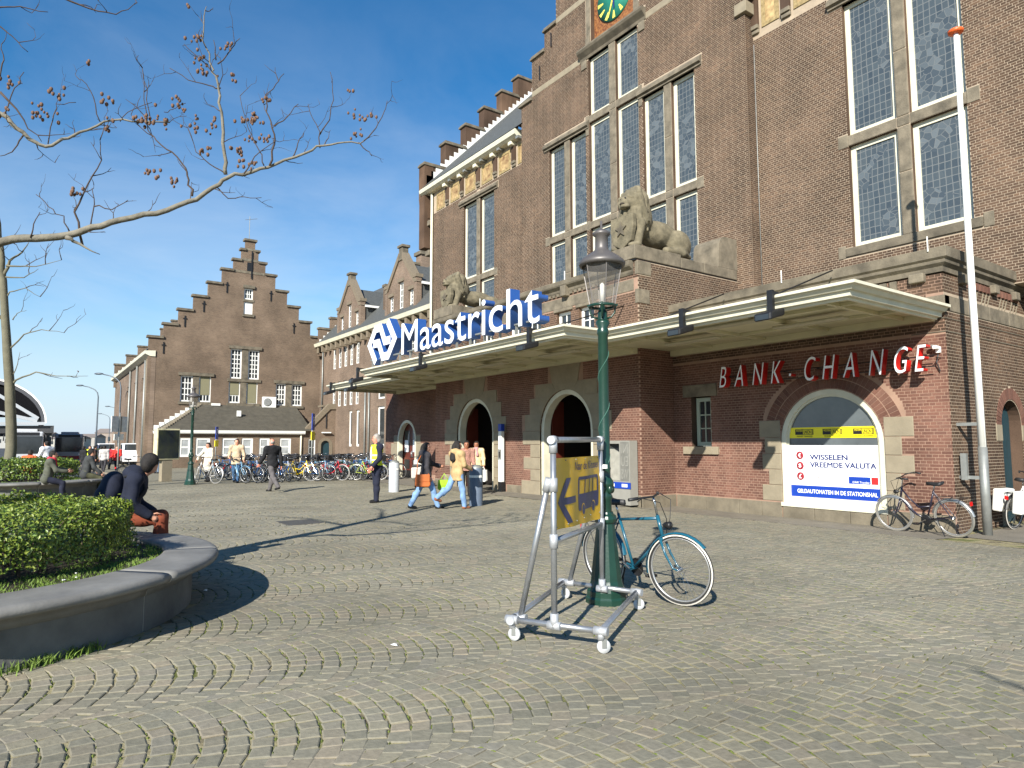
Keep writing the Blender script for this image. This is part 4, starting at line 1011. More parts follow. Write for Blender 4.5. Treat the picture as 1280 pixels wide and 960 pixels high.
# stepped copings of the clock gable
for s in (1, -1):
    for x0, x1, z in ((5.0, 5.9, 16.6), (4.1, 5.02, 18.4), (3.3, 4.12, 19.25)):
        a, c = sorted((-17.6+s*x0, -17.6+s*x1)); b = MB(); b.box(a-.03, c+.03, YC-.1, YC+.5, z, z+.1); b.box(a, c, YC-.05, YC+.5, z+.1, z+.2); b.build('coping', M_STONED, st, world=True, bevel=.02)
for x, z in ((-22.0, 17.3), (-21.2, 18.4)): MB().tube([(x, YC-.04, z), (x, YC-.04, z+.6)], .03, 5).build('wall_anchor', M_BLACK, st, world=True)
for x, z in ((-15.0, 12.2),): pass
# clock: green dial with gilt numerals in a red mosaic square
b = MB(); b.fbox(fC, -18.75, -16.45, 17.3, 19.9, -.3, -.2); ck = b.build('clock', mat('red mosaic', srgb(122, 52, 36), rough=.6, var=.55, scale=14, col2=srgb(160, 110, 60)), st, world=True)
b = MB(); b.lathe([(.92, 0), (.92, .05), (0, .05)], (-17.6, 0, 18.68), 36, 'y'); b.v = [(x, YC+.2-y, z) for x, y, z in b.v]; b.build('dial', mat('green clock dial', srgb(40, 128, 108), rough=.45, var=.08), ck)
M_CLKG = mat('gilt numerals', srgb(226, 214, 96), rough=.4, var=.06)
for i in range(12):
    w_ = math.pi/6*i; cx, cz = -17.6+.72*math.sin(w_), 18.68+.72*math.cos(w_)
    b = MB(); t_ = Vector((math.sin(w_), 0, math.cos(w_))); s_ = Vector((math.cos(w_), 0, -math.sin(w_))); c_ = Vector((cx, YC+.14, cz))
    b.add([c_-t_*.15-s_*.03, c_-t_*.15+s_*.03, c_+t_*.15+s_*.08, c_+t_*.15-s_*.08], [(0, 1, 2, 3)]); b.build('numeral', M_CLKG, ck, recalc=False)
for w_, l_, wd in ((math.pi*1.12, .8, .05), (math.pi*.98, .5, .06)):
    b = MB(); t_ = Vector((math.sin(w_), 0, math.cos(w_))); s_ = Vector((math.cos(w_), 0, -math.sin(w_))); c_ = Vector((-17.6, YC+.12, 18.68))
    b.add([c_-s_*wd, c_+s_*wd, c_+t_*l_+s_*wd*.5, c_+t_*l_-s_*wd*.5], [(0, 1, 2, 3)]); b.build('clock_hand', M_CLKG if l_ > .6 else M_PNAVY, ck, recalc=False)
stone(fC, -19.04, -18.78, 17.26, 17.6, -.3, .05, 'jamb_stone'); stone(fC, -19.0, -18.78, 17.61, 20, -.3, .03, 'jamb_stone'); stone(fC, -16.42, -16.16, 17.26, 17.6, -.3, .05, 'jamb_stone'); stone(fC, -16.42, -16.2, 17.61, 20, -.3, .03, 'jamb_stone')
# frieze of gilded panels under the eaves, with corbels between
def frieze(fr, xs, z0, z1, cs, zc0, zc1):
    for a0, a1 in xs:
        b = MB(); b.prism(fr, rect(a0, a1, z0, z1), -.05, .03, [rect(a0+.13, a1-.13, z0+.13, z1-.13)]); p = b.build('frieze_panel', M_GOLD, st, world=True, recalc=False)
        MB().fbox(fr, a0+.13, a1-.13, z0+.13, z1-.13, -.04, .012).build('painted_shield', M_GOLDIN, p)
    for a in cs:
        MB().fbox(fr, a-.14, a+.14, zc0, zc1, -.05, .09).build('pilaster', M_BRICK, st, world=True)
        b = MB(); b.fbox(fr, a-.15, a+.15, zc0-.26, zc0-.14, -.05, .07); b.fbox(fr, a-.15, a+.15, zc0-.13, zc0, -.05, .12); b.build('corbel', M_STONE, st, world=True, bevel=.015)
        b = MB(); b.fbox(fr, a-.14, a+.14, zc1, zc1+.2, -.05, .3); b.build('corbel', M_CREAM, st, world=True, bevel=.04)
        MB().fbox(fr, a+.55, a+.75, zc1+.08, zc1+.2, -.05, .34).build('rafter_end', M_ZINC, st, world=True)
frieze(fT, [(-31.85, -30.98), (-30.33, -29.42), (-28.82, -27.87), (-27.28, -26.33), (-25.75, -24.8), (-24.2, -23.42)], 14.36, 15.32, [-30.65, -29.12, -27.57, -26.04, -24.5], 14.62, 15.32)
frieze(fT, [(-11.48, -10.9), (-10.42, -9.5), (-8.9, -8.0), (-7.4, -6.5)], 14.26, 15.3, [-11.72, -10.66, -9.2, -7.7], 14.4, 15.3)
stone(FX(-11.81), YC-.1, YC+.35, 14.75, 15.1, -.3, .12, 'corbel', M_STONEL)
# gutter and slate roof of the left flank, its stepped end parapet
b = MB(); b.prism(Fr((-33.05, YT, 15.5), (0, -1, 0), (1, 0, 0)), [(-.3, 0), (.3, 0), (.46, .1), (.5, .26), (.42, .36), (-.3, .36)], 0, 9.2, back=True); b.build('gutter', M_CREAM, st, world=True, recalc=False)
b = MB(); b.add([(-32.9, YT-.45, 15.87), (-23.3, YT-.45, 15.87), (-23.3, 25.4, 24.3), (-32.9, 25.4, 24.3)], [(0, 1, 2, 3)]); b.build('roof', M_SLATE, st, world=True, recalc=False)
par = [(17.3, 17.25), (18.65, 18.85), (20.0, 20.3), (21.3, 21.75), (22.6, 23.2), (23.85, 24.55), (25.2, 26.0)]
fP = FX(-32.75)
for i in range(6):
    y0, z1 = par[i]; y1 = par[i+1][0]
    b = MB(); b.fbox(fP, y0, y1-.012, 12.5 if i == 0 else par[i-1][1]-1.5, z1, -.62, 0); b.build('parapet_step', M_BRICK, st, world=True)
    b = MB(); b.fbox(fP, y0-.1, y1+.05, z1+.002, z1+.12, -.7, .08); b.fbox(fP, y0-.05, y1+.02, z1+.12, z1+.2, -.66, .04); b.build('coping', M_STONED, st, world=True, bevel=.02)
b = MB()
for i in range(26):
    y = YT-.2+i*.3; z = 16.05+(y-YT+.35)*.9985+.1; b.fbox(fP, y, y+.3, z-.3, z+.38, .003, .03)
b.build('lead_flashing', M_WHITE, st, world=True)
b = MB(); b.prism(Fr((-33.4, YT-.06, 0), (0, -1, 0), (1, 0, 0)), [(-.3, 14.2), (.02, 14.2), (.05, 14.5), (.2, 14.9), (.26, 15.4), (.26, 17.25), (-.3, 17.25)], 0, .68, back=True); b.build('kneeler', M_BRICK, st, world=True, recalc=False)
for z in (13.9, 12.2): MB().fbox(fT, -33.0, -32.5, z-.15, z+.15, -.3, .12).build('corbel', M_STONE, st, world=True, bevel=.03)
MB().tube([(-32.25, YT-.1, .2), (-32.25, YT-.1, 15.5)], .07, 8).build('downpipe', M_CREAM, st, world=True)
# down conductors on the right of the clock block
MB().tube([(-11.74, YT-.08, 5.4), (-11.74, YT-.08, 13.8)], .014, 6).build('downpipe', M_ZINC, st, world=True)

# ---- the canopy
ZT, ZS = 4.2, 3.98
cpath = [(-29.7, 14.15), (-29.5, 10.7), (-22.7, 10.7), (-22.7, 9.4), (-11.25, 9.4), (-11.25, 10.62), (-5.45, 10.62), (-5.45, 14.15)]
cp = MB(); sweep(cp, cpath, [(-.30, 3.955), (-.25, 3.955), (-.24, 4.0), (-.17, 4.0), (-.155, 4.085), (-.10, 4.09), (-.05, 4.15), (-.01, 4.16), (0, 4.165), (0, 4.215), (-.3, 4.225)])
can = cp.build('canopy', M_CREAM, st, world=True)
pr = FY(0)
top = MB(); tri = tessellate_polygon([[Vector((x, y, 0)) for x, y in cpath]])
ins = [(-29.45, 14.15), (-29.25, 10.95), (-22.45, 10.95), (-22.45, 9.65), (-11.5, 9.65), (-11.5, 10.87), (-5.7, 10.87), (-5.7, 14.15)]
tri2 = tessellate_polygon([[Vector((x, y, 0)) for x, y in ins]])
b = MB(); b.add([(x, y, 4.2) for x, y in ins], tri2); b.add([(x, y, 4.09) for x, y in ins], tri2)
b.build('soffit', M_SOFFIT, can)
b = MB()
for x in np.arange(-28.0, -5.8, 1.55):
    y0 = 9.66 if -22.4 < x < -11.6 else 10.9; y1 = YD-.02 if -23.3 < x < -12.4 else YB-.02
    b.box(x-.04, x+.04, y0, y1, 4.02, 4.088)
for y in (11.7, 13.1):
    for x0, x1 in ((-28.6, -22.5), (-11.45, -5.75)): b.box(x0, x1, y-.04, y+.04, 4.025, 4.086)
b.box(-12.3, -5.75, YB-.16, YB-.01, 3.94, 4.087); b.box(-23.2, -12.4, YD-.16, YD-.01, 3.94, 4.087); b.box(-29.3, -23.4, YB-.16, YB-.01, 3.94, 4.087)
for y in (10.6, 11.75): b.box(-22.4, -11.55, y-.035, y+.035, 4.022, 4.087)
b.build('soffit_beam', M_SOFFIT, can)
for x, y in ((-7.3, 12.4), (-10.2, 12.4), (-13.6, 11.2), (-16.8, 11.2), (-20, 11.2), (-8.4, 11.3)):
    b = MB(); b.box(x-.75, x+.75, y-.12, y+.12, 3.93, 3.98); b.build('strip_light', mat('grimy diffuser', srgb(178, 172, 148), rough=.6, var=.1), can, bevel=.02)
b = MB(); b.add([(-12.36, YD, 3.99), (-12.36, YB, 3.99), (-5.7, YB, 3.99)], [])
for x in (-12.9, -10.4, -7.6):
    y = 9.75 if x < -11.3 else 11.0
    b.tube([(x, y, 4.2), (x, 13.9, 5.3)] if x > -12 else [(x, 9.7, 4.25), (x, YD, 5.3)], .018, 6)
b.build('stay_rod', M_BLACK, can)
# ---- name sign on the canopy edge
sg = thing('name_sign', 'big white and blue station name letters with railway emblem standing on the canopy edge', 'sign', (-17, 9.55, 4.22))
M_SBLUE = mat('sign blue', srgb(40, 78, 140), rough=.4, var=.04); M_SWHITE = mat('sign white', srgb(236, 240, 246), rough=.35, var=.02)
fS = Fr((0, 9.5, 0), (1, 0, 0), (0, -1, 0))
txt = 'Maastricht'; parts = []; adv = 0
def adv_of(s_):
    m_, w_ = glyph(s_, 1, 0); bpy.data.meshes.remove(m_); return w_
full = adv_of(txt); X0, X1 = -19.42, -12.22; scx = (X1-X0)/(full[1]-full[0])
capH = adv_of('M'); SZ = 1.0/(capH[3]-capH[2])
for i, ch in enumerate(txt):
    a = adv_of(txt[:i+1])[1]; me, w_ = glyph(ch, 1, .3, .0)
    co = np.zeros(len(me.vertices)*3); me.vertices.foreach_get('co', co); co = co.reshape(-1, 3)
    co[:, 0] = (co[:, 0]-w_[1]+a-full[0])*scx; co[:, 1] *= SZ; me.vertices.foreach_set('co', co.ravel()); me.update()
    place_text(me, fS, X0, 4.42, -.13, [M_SWHITE, M_SBLUE], 'letter', sg, world=True)
def strokes(path, wd):
    """a mitred band of even width"""
    P_ = [Vector((x, y)) for x, y in path]; l = []; r = []
    for i, p in enumerate(P_):
        d0 = (p-P_[i-1]).normalized() if i else None; d1 = (P_[i+1]-p).normalized() if i < len(P_)-1 else None
        d0 = d0 or d1; d1 = d1 or d0; n0 = Vector((-d0.y, d0.x)); n1 = Vector((-d1.y, d1.x)); m = (n0+n1); m = m/max(.35, m.dot(n0))
        l.append(tuple(p+m*wd/2)); r.append(tuple(p-m*wd/2))
    return l+r[::-1]
LW, LH, LX, LZ = 2.45, 1.25, -22.2, 4.4
pa = [(.31, -.02), (.09, .5), (.29, .91), (.46, .91), (.60, .5), (.78, .5)]
for pth in (pa, [(1-x, 1-y) for x, y in pa]):
    poly = strokes([(LX+x*LW, LZ+y*LH) for x, y in pth], .27)
    b = MB(); b.prism(fS, poly, -.28, 0, back=True); o = b.build('emblem_arrow', [M_SWHITE, M_SBLUE], sg, world=True, recalc=False)
    for p in o.data.polygons: p.material_index = 0 if abs(p.normal.y) > .9 else 1
b = MB()
for x in np.arange(-22, -12, .72): b.box(x-.02, x+.02, 9.62, 9.68, 4.2, 4.5); b.tube([(x, 9.65, 4.5), (x, 10.3, 4.22)], .015, 5)
b.box(-22.1, -12.3, 9.6, 9.66, 4.5, 4.54); b.build('support_frame', M_ZINC, sg, world=True)
# ---- red-sided letters over the bank window
bs = thing('bank_lettering', 'slanted white letters with red sides on the wall over the arched shop window', 'sign', (-8.2, 14.1, 2.9))
M_RED = mat('letter red', srgb(190, 32, 28), rough=.3, var=.06); M_LWH = mat('letter white', srgb(226, 228, 230), rough=.35, var=.02)
fL = Fr((0, YB-.42, 0), (1, 0, 0), (0, -1, 0))
pos = [('B', -10.52), ('A', -10.06), ('N', -9.58), ('K', -9.09), ('-', -8.62), ('C', -8.28), ('H', -7.85), ('A', -7.37), ('N', -6.86), ('G', -6.38), ('E', -5.98)]
dref = adv_of('H')
for ch, x in pos:
    me, w_ = glyph(ch, .52/(dref[3]-dref[2]), .19, -.008, shear=.3, sx=(.52 if ch != '-' else .3))
    place_text(me, fL, x-.06, 2.95, -.12, [M_LWH, M_RED], 'letter', bs, world=True)
b = MB(); b.tube([(-10.6, YB-.2, 3.22), (-5.7, YB-.2, 3.26)], .012, 5); b.tube([(-10.6, YB-.2, 3.05), (-5.7, YB-.2, 3.05)], .012, 5)
for x in np.arange(-10.5, -5.6, .8): b.tube([(x, YB-.2, 3.22), (x, YB, 3.22)], .01, 5)
b.build('wire_rail', M_BLACK, bs, world=True)

# ================================================================ THE LOWER WING WITH TWO GABLED DORMERS
wg = thing('station_wing', 'lower brick station wing with two pointed dormer gables and a slate roof', 'building', (-54, 22.8, -.3))
YW = 22.8; fW = FY(YW)
MB_X = brickmat('far brick x', srgb(108, 92, 80), srgb(126, 107, 92), srgb(158, 144, 126), axis='x', stain=.25)
MB_Y = brickmat('far brick y', srgb(98, 82, 69), srgb(115, 96, 80), srgb(146, 132, 114), axis='y', stain=.28)
UW = [(-61.3+i*1.38, -60.45+i*1.38) for i in range(5)]; UW2 = [(x0+11.9, x1+11.9) for x0, x1 in UW]
HWg = [rect(a, b_, 8.55, 10.45) for a, b_ in UW+UW2]+[rect(a, b_, 5.0, 7.3) for a, b_ in UW+UW2]+[rect(-57.1, -56.3, 1.35, 4.5), rect(-55.45, -54.65, 1.35, 4.5), rect(-51, -49.6, 1.3, 4.6), rect(-51, -49.6, 5.2, 7)]
wall(fW, rect(-64.6, -32.4, -.5, 11.0), HWg, MB_X, wg, depth=.4)
M_STW = mat('wing window stone', srgb(116, 105, 88), rough=.9, var=.15)
for a, b_ in UW+UW2:
    for z0, z1 in ((8.55, 10.45), (5.0, 7.3)):
        window(fW, a, b_, z0, z1, wg, rec=.12, fwid=.12, cols=2, rows=4 if z0 > 8 else 4, bar=.06)
        stone(fW, a-.15, b_+.15, z0-.2, z0-.002, -.2, .06, 'sill', M_STW, wg, bev=0)
        stone(fW, a-.1, b_+.1, z1+.002, z1+.2, -.2, .03, 'lintel', M_STW, wg, bev=0)
for a, b_ in ((-57.1, -56.3), (-55.45, -54.65), (-51, -49.6)):
    window(fW, a, b_, 1.35, 4.5 if a < -52 else 4.6, wg, rec=.12, fwid=.2, bar=.05)
    stone(fW, a-.25, b_+.25, 4.5, 5.0 if a < -52 else 5.05, -.2, .08, 'lintel', M_STW, wg, bev=0); stone(fW, a-.15, b_+.15, 1.1, 1.35, -.2, .1, 'sill', M_STW, wg, bev=0)
window(fW, -51, -49.6, 5.2, 7, wg, rec=.12, fwid=.15)
for s_, e_ in ((-64.5, -62.2), (-53.2, -50.2)): stone(fW, s_, e_, 8.2, 8.45, -.1, .04, 'band_stone', M_STW, wg, bev=0)
def pipe(x, y, z0, z1, p, r=.07, m=None): return MB().tube([(x, y, z0), (x, y, z1)], r, 7).build('downpipe', m or M_ZINC, p, world=True)
for x in (-63.6, -53.2, -52.4): pipe(x, YW-.12, -.3 if x > -60 else 4.6, 10.8 if x < -60 else 6.5, wg)
b = MB(); b.box(-62.2, -60.9, YW-1.0, YW, 5.0, 5.16); b.build('ledge', M_STW, wg, world=True)
# cornice with brackets, slate roof
b = MB(); sweep(b, [(-64.6, YW), (-32.6, YW)], [(-.3, 10.72), (.05, 10.72), (.08, 10.95), (.62, 11.0), (.66, 11.12), (.72, 11.3), (-.3, 11.34)]); b.build('eaves_gutter', M_CREAM, wg, world=True)
for i in range(26):
    x = -64.2+i*1.19; MB().fbox(fW, x, x+.3, 10.35, 10.94, -.1, .55).build('bracket', M_STW, wg, world=True, bevel=.04)
rs = 1.08
b = MB(); b.add([(-64.6, YW-.6, 11.3), (-32, YW-.6, 11.3), (-32, YW+4.6, 11.3+5.2*rs), (-64.6, YW+4.6, 11.3+5.2*rs)], [(0, 1, 2, 3)]); b.build('roof', M_SLATE, wg, world=True, recalc=False)
def dormer(x0, x1):
    """gable-fronted dormer flush with the wall: brick front, raking stone copings, finial, three tall sashes, slate cheeks"""
    c = (x0+x1)/2; q = MB(); zt, zs = 15.9, 13.7
    hs = [rect(x0+.55, x0+1.3, 11.5, 13.2), rect(c-.42, c+.42, 11.5, 14.1), rect(x1-1.3, x1-.55, 11.5, 13.2)]
    q.prism(fW, [(x0, 10.9), (x1, 10.9), (x1, zs), (c+.35, zt), (c-.35, zt), (x0, zs)], -.4, .04, hs); g = q.build('dormer', MB_X, wg, world=True, recalc=False)
    for h in hs:
        window(fW, h[0][0], h[1][0], h[0][1], h[2][1], g, rec=.1, fwid=.12, cols=2, rows=5, bar=.06, world=False)
        stone(fW, h[0][0]-.12, h[1][0]+.12, h[2][1]+.002, h[2][1]+.24, -.2, .1, 'lintel', M_STW, g, bev=0)
    for s in (-1, 1):
        a = x0 if s < 0 else x1; k = MB(); k.prism(fW, [(a-s*.0+s*.16, zs-.1), (a-s*.3, zs-.1), (c+s*.3, zt-.05), (c+s*.3, zt+.5)], -.45, .16); k.build('coping', M_STW, g, recalc=False)
        MB().fbox(fW, a-.35 if s > 0 else a-.1, a+.1 if s > 0 else a+.35, 11.4, zs+.25, -.3, .12).build('pier', MB_X, g)
        MB().fbox(fW, a-.42 if s > 0 else a-.17, a+.17 if s > 0 else a+.42, zs+.25, zs+.5, -.4, .2).build('pier_cap', M_STW, g)
        xx = a-.03*s; yb = YW+2.6
        k = MB(); k.add([(xx, YW+.3, 11.3), (xx, YW+.3, 13.5), (xx, YW+2.25, 13.5)], [(0, 1, 2)]); k.build('cheek', M_SLATE, g, recalc=False)
        k = MB(); k.add([(a+s*.3, YW+.2, 13.55), (c, YW+.2, 15.6), (c, YW+4.2, 15.6), (a+s*.3, YW+2.4, 13.55)], [(0, 1, 2, 3)]); k.build('dormer_roof', M_SLATE, g, recalc=False)
        k = MB(); k.fbox(FX(a+s*.32), YW+.2, YW+2.2, 13.42, 13.6, -.04, .04); k.build('fascia', M_WHITE, g)
    k = MB(); k.fbox(fW, c-.32, c+.32, zt-.1, zt+.9, -.4, .12); k.fbox(fW, c-.44, c+.44, zt+.9, zt+1.1, -.5, .22); k.build('finial', M_STONED, g, bevel=.03)
dormer(-59.9, -54.6); dormer(-49.45, -44.15)
# stepped fire walls across the roof
def stepwall(x, parent, y0, z0, n, dy=1.0, dz=1.05, th=.5, m=None, flash=True, tall=0):
    f_ = FX(x)
    for i in range(n):
        MB().fbox(f_, y0+i*dy, y0+(i+1)*dy-.01, z0-1.5, z0+(i+1)*dz, -th, 0).build('parapet_step', m or MB_Y, parent, world=True)
        MB().fbox(f_, y0+i*dy-.1, y0+(i+1)*dy+.06, z0+(i+1)*dz+.002, z0+(i+1)*dz+.2, -th-.08, .08).build('coping', M_STONED, parent, world=True)
    b = MB()
    for i in range(n*3): b.fbox(f_, y0+i*dy/3, y0+(i+1)*dy/3, z0-.6+i*dz/3, z0+.15+i*dz/3, .003, .03)
    b.build('lead_flashing', M_WHITE, parent, world=True)
stepwall(-63.9, wg, YW-.4, 11.6, 4, 1.15, 1.15); stepwall(-51.4, wg, YW+.8, 13.6, 3, 1.15, 1.15)
MB().box(-52.2, -51.2, YW+4.0, YW+5.0, 14, 18.0).build('chimney', MB_X, wg, world=True); MB().box(-52.35, -51.05, YW+3.85, YW+5.15, 18.0, 18.3).build('chimney_cap', M_STONED, wg, world=True)

# ================================================================ THE STEPPED GABLE HOUSE
gb = thing('gabled_building', 'tall brown brick building with stepped gable facing the square', 'building', (-64.6, 15.85, -.35))
XG = -64.6; fG = FX(XG); cy = 15.85
lv = [(8.1, 10.72), (6.98, 11.95), (5.86, 13.35), (4.7, 14.72), (3.53, 16.1), (2.38, 17.5), (1.42, 18.55), (.75, 19.6), (.42, 20.55)]
pg = [(cy-lv[0][0], -.6), (cy+lv[0][0], -.6)]
for w_, z in lv: pg += [(cy+w_, z)] if pg[-1][0] == cy+w_ else [(cy+w_, pg[-1][1]), (cy+w_, z)]
left = []
for w_, z in lv: left += [(cy-w_, z)] if not left else [(cy-w_, left[-1][1]), (cy-w_, z)]
pg = pg[:2]+[p for p in pg[2:]]+left[::-1]
hg = [rect(15.42, 16.22, 15.0, 16.05), rect(15.42, 16.22, 13.6, 14.75),
      rect(14.42, 15.42, 7.55, 10.3), rect(15.98, 16.98, 7.55, 10.3), rect(14.35, 15.35, 5.3, 7.25), rect(15.9, 16.9, 5.3, 7.25),
      rect(10.35, 11.35, 5.3, 7.6), rect(11.85, 12.85, 5.3, 7.6), rect(18.55, 19.5, 5.2, 7.3), rect(20.05, 21.05, 5.2, 7.3)]
wall(fG, pg, hg, MB_Y, gb, depth=.4)
kw = dict(rec=.12, fwid=.13, bar=.07)
window(fG, 15.42, 16.22, 15.0, 16.05, gb, cols=3, rows=2, **kw)
MB().fbox(fG, 15.42, 16.22, 13.6, 14.75, -.2, -.1).build('shutter', M_WHITE, gb, world=True)
window(fG, 14.42, 15.42, 7.55, 10.3, gb, cols=3, rows=6, **kw); window(fG, 15.98, 16.98, 7.55, 10.3, gb, cols=3, rows=6, **kw)
window(fG, 14.35, 15.35, 5.3, 7.25, gb, cols=3, rows=3, blind=.62, **kw); window(fG, 15.9, 16.9, 5.3, 7.25, gb, cols=3, rows=3, blind=.98, **kw)
window(fG, 10.35, 11.35, 5.3, 7.6, gb, cols=3, rows=4, **kw); window(fG, 11.85, 12.85, 5.3, 7.6, gb, cols=3, rows=4, blind=.72, **kw)
window(fG, 18.55, 19.5, 5.2, 7.3, gb, cols=3, rows=4, **kw); window(fG, 20.05, 21.05, 5.2, 7.3, gb, cols=3, rows=4, **kw)
def gst(a0, a1, b0, b1, d=.08, nm='lintel', m=None): stone(fG, a0, a1, b0, b1, -.3, d, nm, m or M_STONED, gb, bev=0).location = (0, 0, 0) if False else -Vector(gb.location)
for a0, a1, z in ((14.25, 17.15, 10.3), (10.15, 13.05, 7.6), (18.35, 21.25, 7.3), (15.3, 16.35, 16.05)): gst(a0, a1, z+.002, z+.28, .14)
for a0, a1, z in ((14.2, 17.1, 5.3), (10.2, 13.0, 5.3), (18.4, 21.2, 5.2), (15.3, 16.35, 13.6)): gst(a0, a1, z-.24, z-.002, .12, 'sill')
gst(14.2, 17.15, 7.27, 7.53, .1, 'transom'); gst(15.32, 16.32, 14.77, 14.98, .05, 'transom')
for a0, a1, z0, z1 in ((15.44, 15.96, 7.55, 10.3), (15.37, 15.88, 5.3, 7.25), (11.37, 11.83, 5.3, 7.6), (19.52, 20.03, 5.2, 7.3)): gst(a0, a1, z0, z1, .03, 'mullion')
gst(14.5, 17.2, 17.45, 17.68, .03, 'band_stone', M_STONE); gst(15.15, 16.55, 18.62, 18.85, .03, 'band_stone', M_STONE); gst(15.45, 16.25, 19.65, 19.85, .03, 'band_stone', M_STONE)
for i, (w_, z) in enumerate(lv):
    w2 = lv[i+1][0] if i+1 < len(lv) else -.1
    for s in (-1, 1):
        a0, a1 = sorted((cy+s*(w_+.16), cy+s*(w2-.02 if i+1 < len(lv) else 0))); b = MB(); b.fbox(fG, a0, a1, z+.002, z+.2, -.55, .14); b.build('coping', M_STONED, gb, world=True)
for a in (8.9, 12.0, 20.1, 10.5, 13.9, 17.85):
    z = 11.3 if a in (8.9, 12.0) else 13; z = {8.9: 9.9, 10.5: 12.4, 13.9: 15.9, 17.85: 15.6, 20.1: 12.7, 12.0: 13.9}[a]
    b = MB(); b.fbox(fG, a-.05, a+.05, z-.5, z+.5, 0, .06); b.fbox(fG, a-.16, a+.16, z+.2, z+.28, 0, .07); b.build('wall_anchor', M_BLACK, gb, world=True)
b = MB(); b.fbox(fG, 15.6, 16.1, 17.7, 18.5, 0, .05); b.fbox(fG, 15.95, 16.05, 17.0, 19.6, .05, .1); b.build('niche', M_BLACK, gb, world=True)
MB().tube([(XG-.2, cy-.1, 20.7), (XG-.2, cy-.1, 23)], .03, 5).tube([(XG-.2, cy-.5, 22.6), (XG-.2, cy+.6, 22.9)], .02, 4).build('aerial', M_ZINC, gb, world=True)
# long side of it towards the street
ySide = cy-8.1+.25
fGs = FY(ySide); wall(fGs, rect(-95, XG+.02, -.8, 9.1), [rect(-70.2, -68.2, 2, 7.6), rect(-76, -74, 2, 7.6), rect(-82, -80, 2, 7.6)], MB_X, gb, depth=.35)
for x0, x1 in ((-70.2, -68.2), (-76, -74), (-82, -80)): window(fGs, x0, x1, 2, 7.6, gb, rec=.2, cols=2, rows=4)
for x in (-66.0, -67.2, -73, -78.5): pipe(x, ySide-.12, -.5, 9, gb, .1, M_ZINC if x < -66.5 else M_STW)
for x0, x1, z0, z1 in ((-66.2, -64.5, 8.3, 9.1), (-66.0, -64.5, 6.9, 7.3), (-65.8, -64.5, 5.6, 6.1)): stone(fGs, x0, x1, z0, z1, -.1, .05, 'quoin', M_STW, gb, bev=0)
b = MB(); sweep(b, [(-95, ySide), (XG+.1, ySide)], [(-.3, 9.1), (.1, 9.1), (.5, 9.3), (.55, 9.55), (-.3, 9.6)]); b.build('eaves_gutter', M_CREAM, gb, world=True)
b = MB(); b.add([(-95, ySide-.5, 9.5), (XG-.1, ySide-.5, 9.5), (XG-.1, cy, 18.6), (-95, cy, 18.6)], [(0, 1, 2, 3)]); b.add([(-95, cy+8, 9.5), (XG-.1, cy+8, 9.5), (XG-.1, cy, 18.6), (-95, cy, 18.6)], [(0, 1, 2, 3)]); b.build('roof', M_SLATE, gb, world=True, recalc=False)
stepwall(-93.5, gb, ySide-.3, 9.9, 6, 1.2, 1.2)
# air conditioner on the gable wall
ac = MB(); ac.fbox(fG, 17.3, 18.5, 4.95, 5.95, .05, .45); aco = ac.build('air_conditioner', M_WHITE, gb, world=True, bevel=.03)
b = MB(); b.lathe([(.38, 0), (.38, .02), (.3, .03), (0, .02)], (XG+.45, 17.7, 5.45), 20, 'x'); b.build('fan_grille', mat('grille grey', srgb(130, 132, 130), rough=.5), aco)
b = MB(); b.fbox(fG, 12.9, 13.6, 5.0, 5.2, .1, .4); b.build('vent_box', M_WHITE, gb, world=True)

# ================================================================ THE LOW ANNEX IN FRONT OF IT
an = thing('annex_building', 'low brick annex with brown tiled roof and white gutter in front of the stepped gable', 'building', (-62, 14.5, -.35))
XA = -60.2; fA = FX(XA); yA0, yA1 = 8.75, 19.9
aw = [(9.7, 10.55), (11.0, 11.95), (12.9, 13.55), (14.55, 15.5), (16.1, 17.0), (17.75, 18.7)]
aw = [(9.75, 10.6), (10.95, 12.05), (13.0, 14.2), (14.55, 15.5), (16.0, 16.9), (17.75, 18.75)]
HA = [rect(a, b_, .55, 2.1) for a, b_ in aw]
wall(fA, rect(yA0+.004, yA1, -.6, 2.45), HA, MB_Y, an, depth=.3)
for a, b_ in aw:
    window(fA, a, b_, .55, 2.1, an, rec=.06, fwid=.17, rows=2, glass=M_PALEGL, bar=.12)
    stone(fA, a-.1, b_+.1, 2.102, 2.3, -.2, .05, 'lintel', M_STW, an, bev=0); stone(fA, a-.1, b_+.1, .36, .548, -.2, .07, 'sill', M_STW, an, bev=0)
fA0 = FY(yA0); wall(fA0, rect(XG, XA-.004, -.6, 2.45), [rect(-63.3, -62.6, .2, 2.0)], MB_X, an, depth=.3); window(fA0, -63.3, -62.6, .2, 2.0, an, rec=.1)
b = MB(); sweep(b, [(XG, yA0), (XA, yA0), (XA, yA1)], [(-.2, 2.42), (.3, 2.42), (.36, 2.5), (.4, 2.72), (-.2, 2.74)]); b.build('eaves_gutter', M_WHITE, an, world=True)
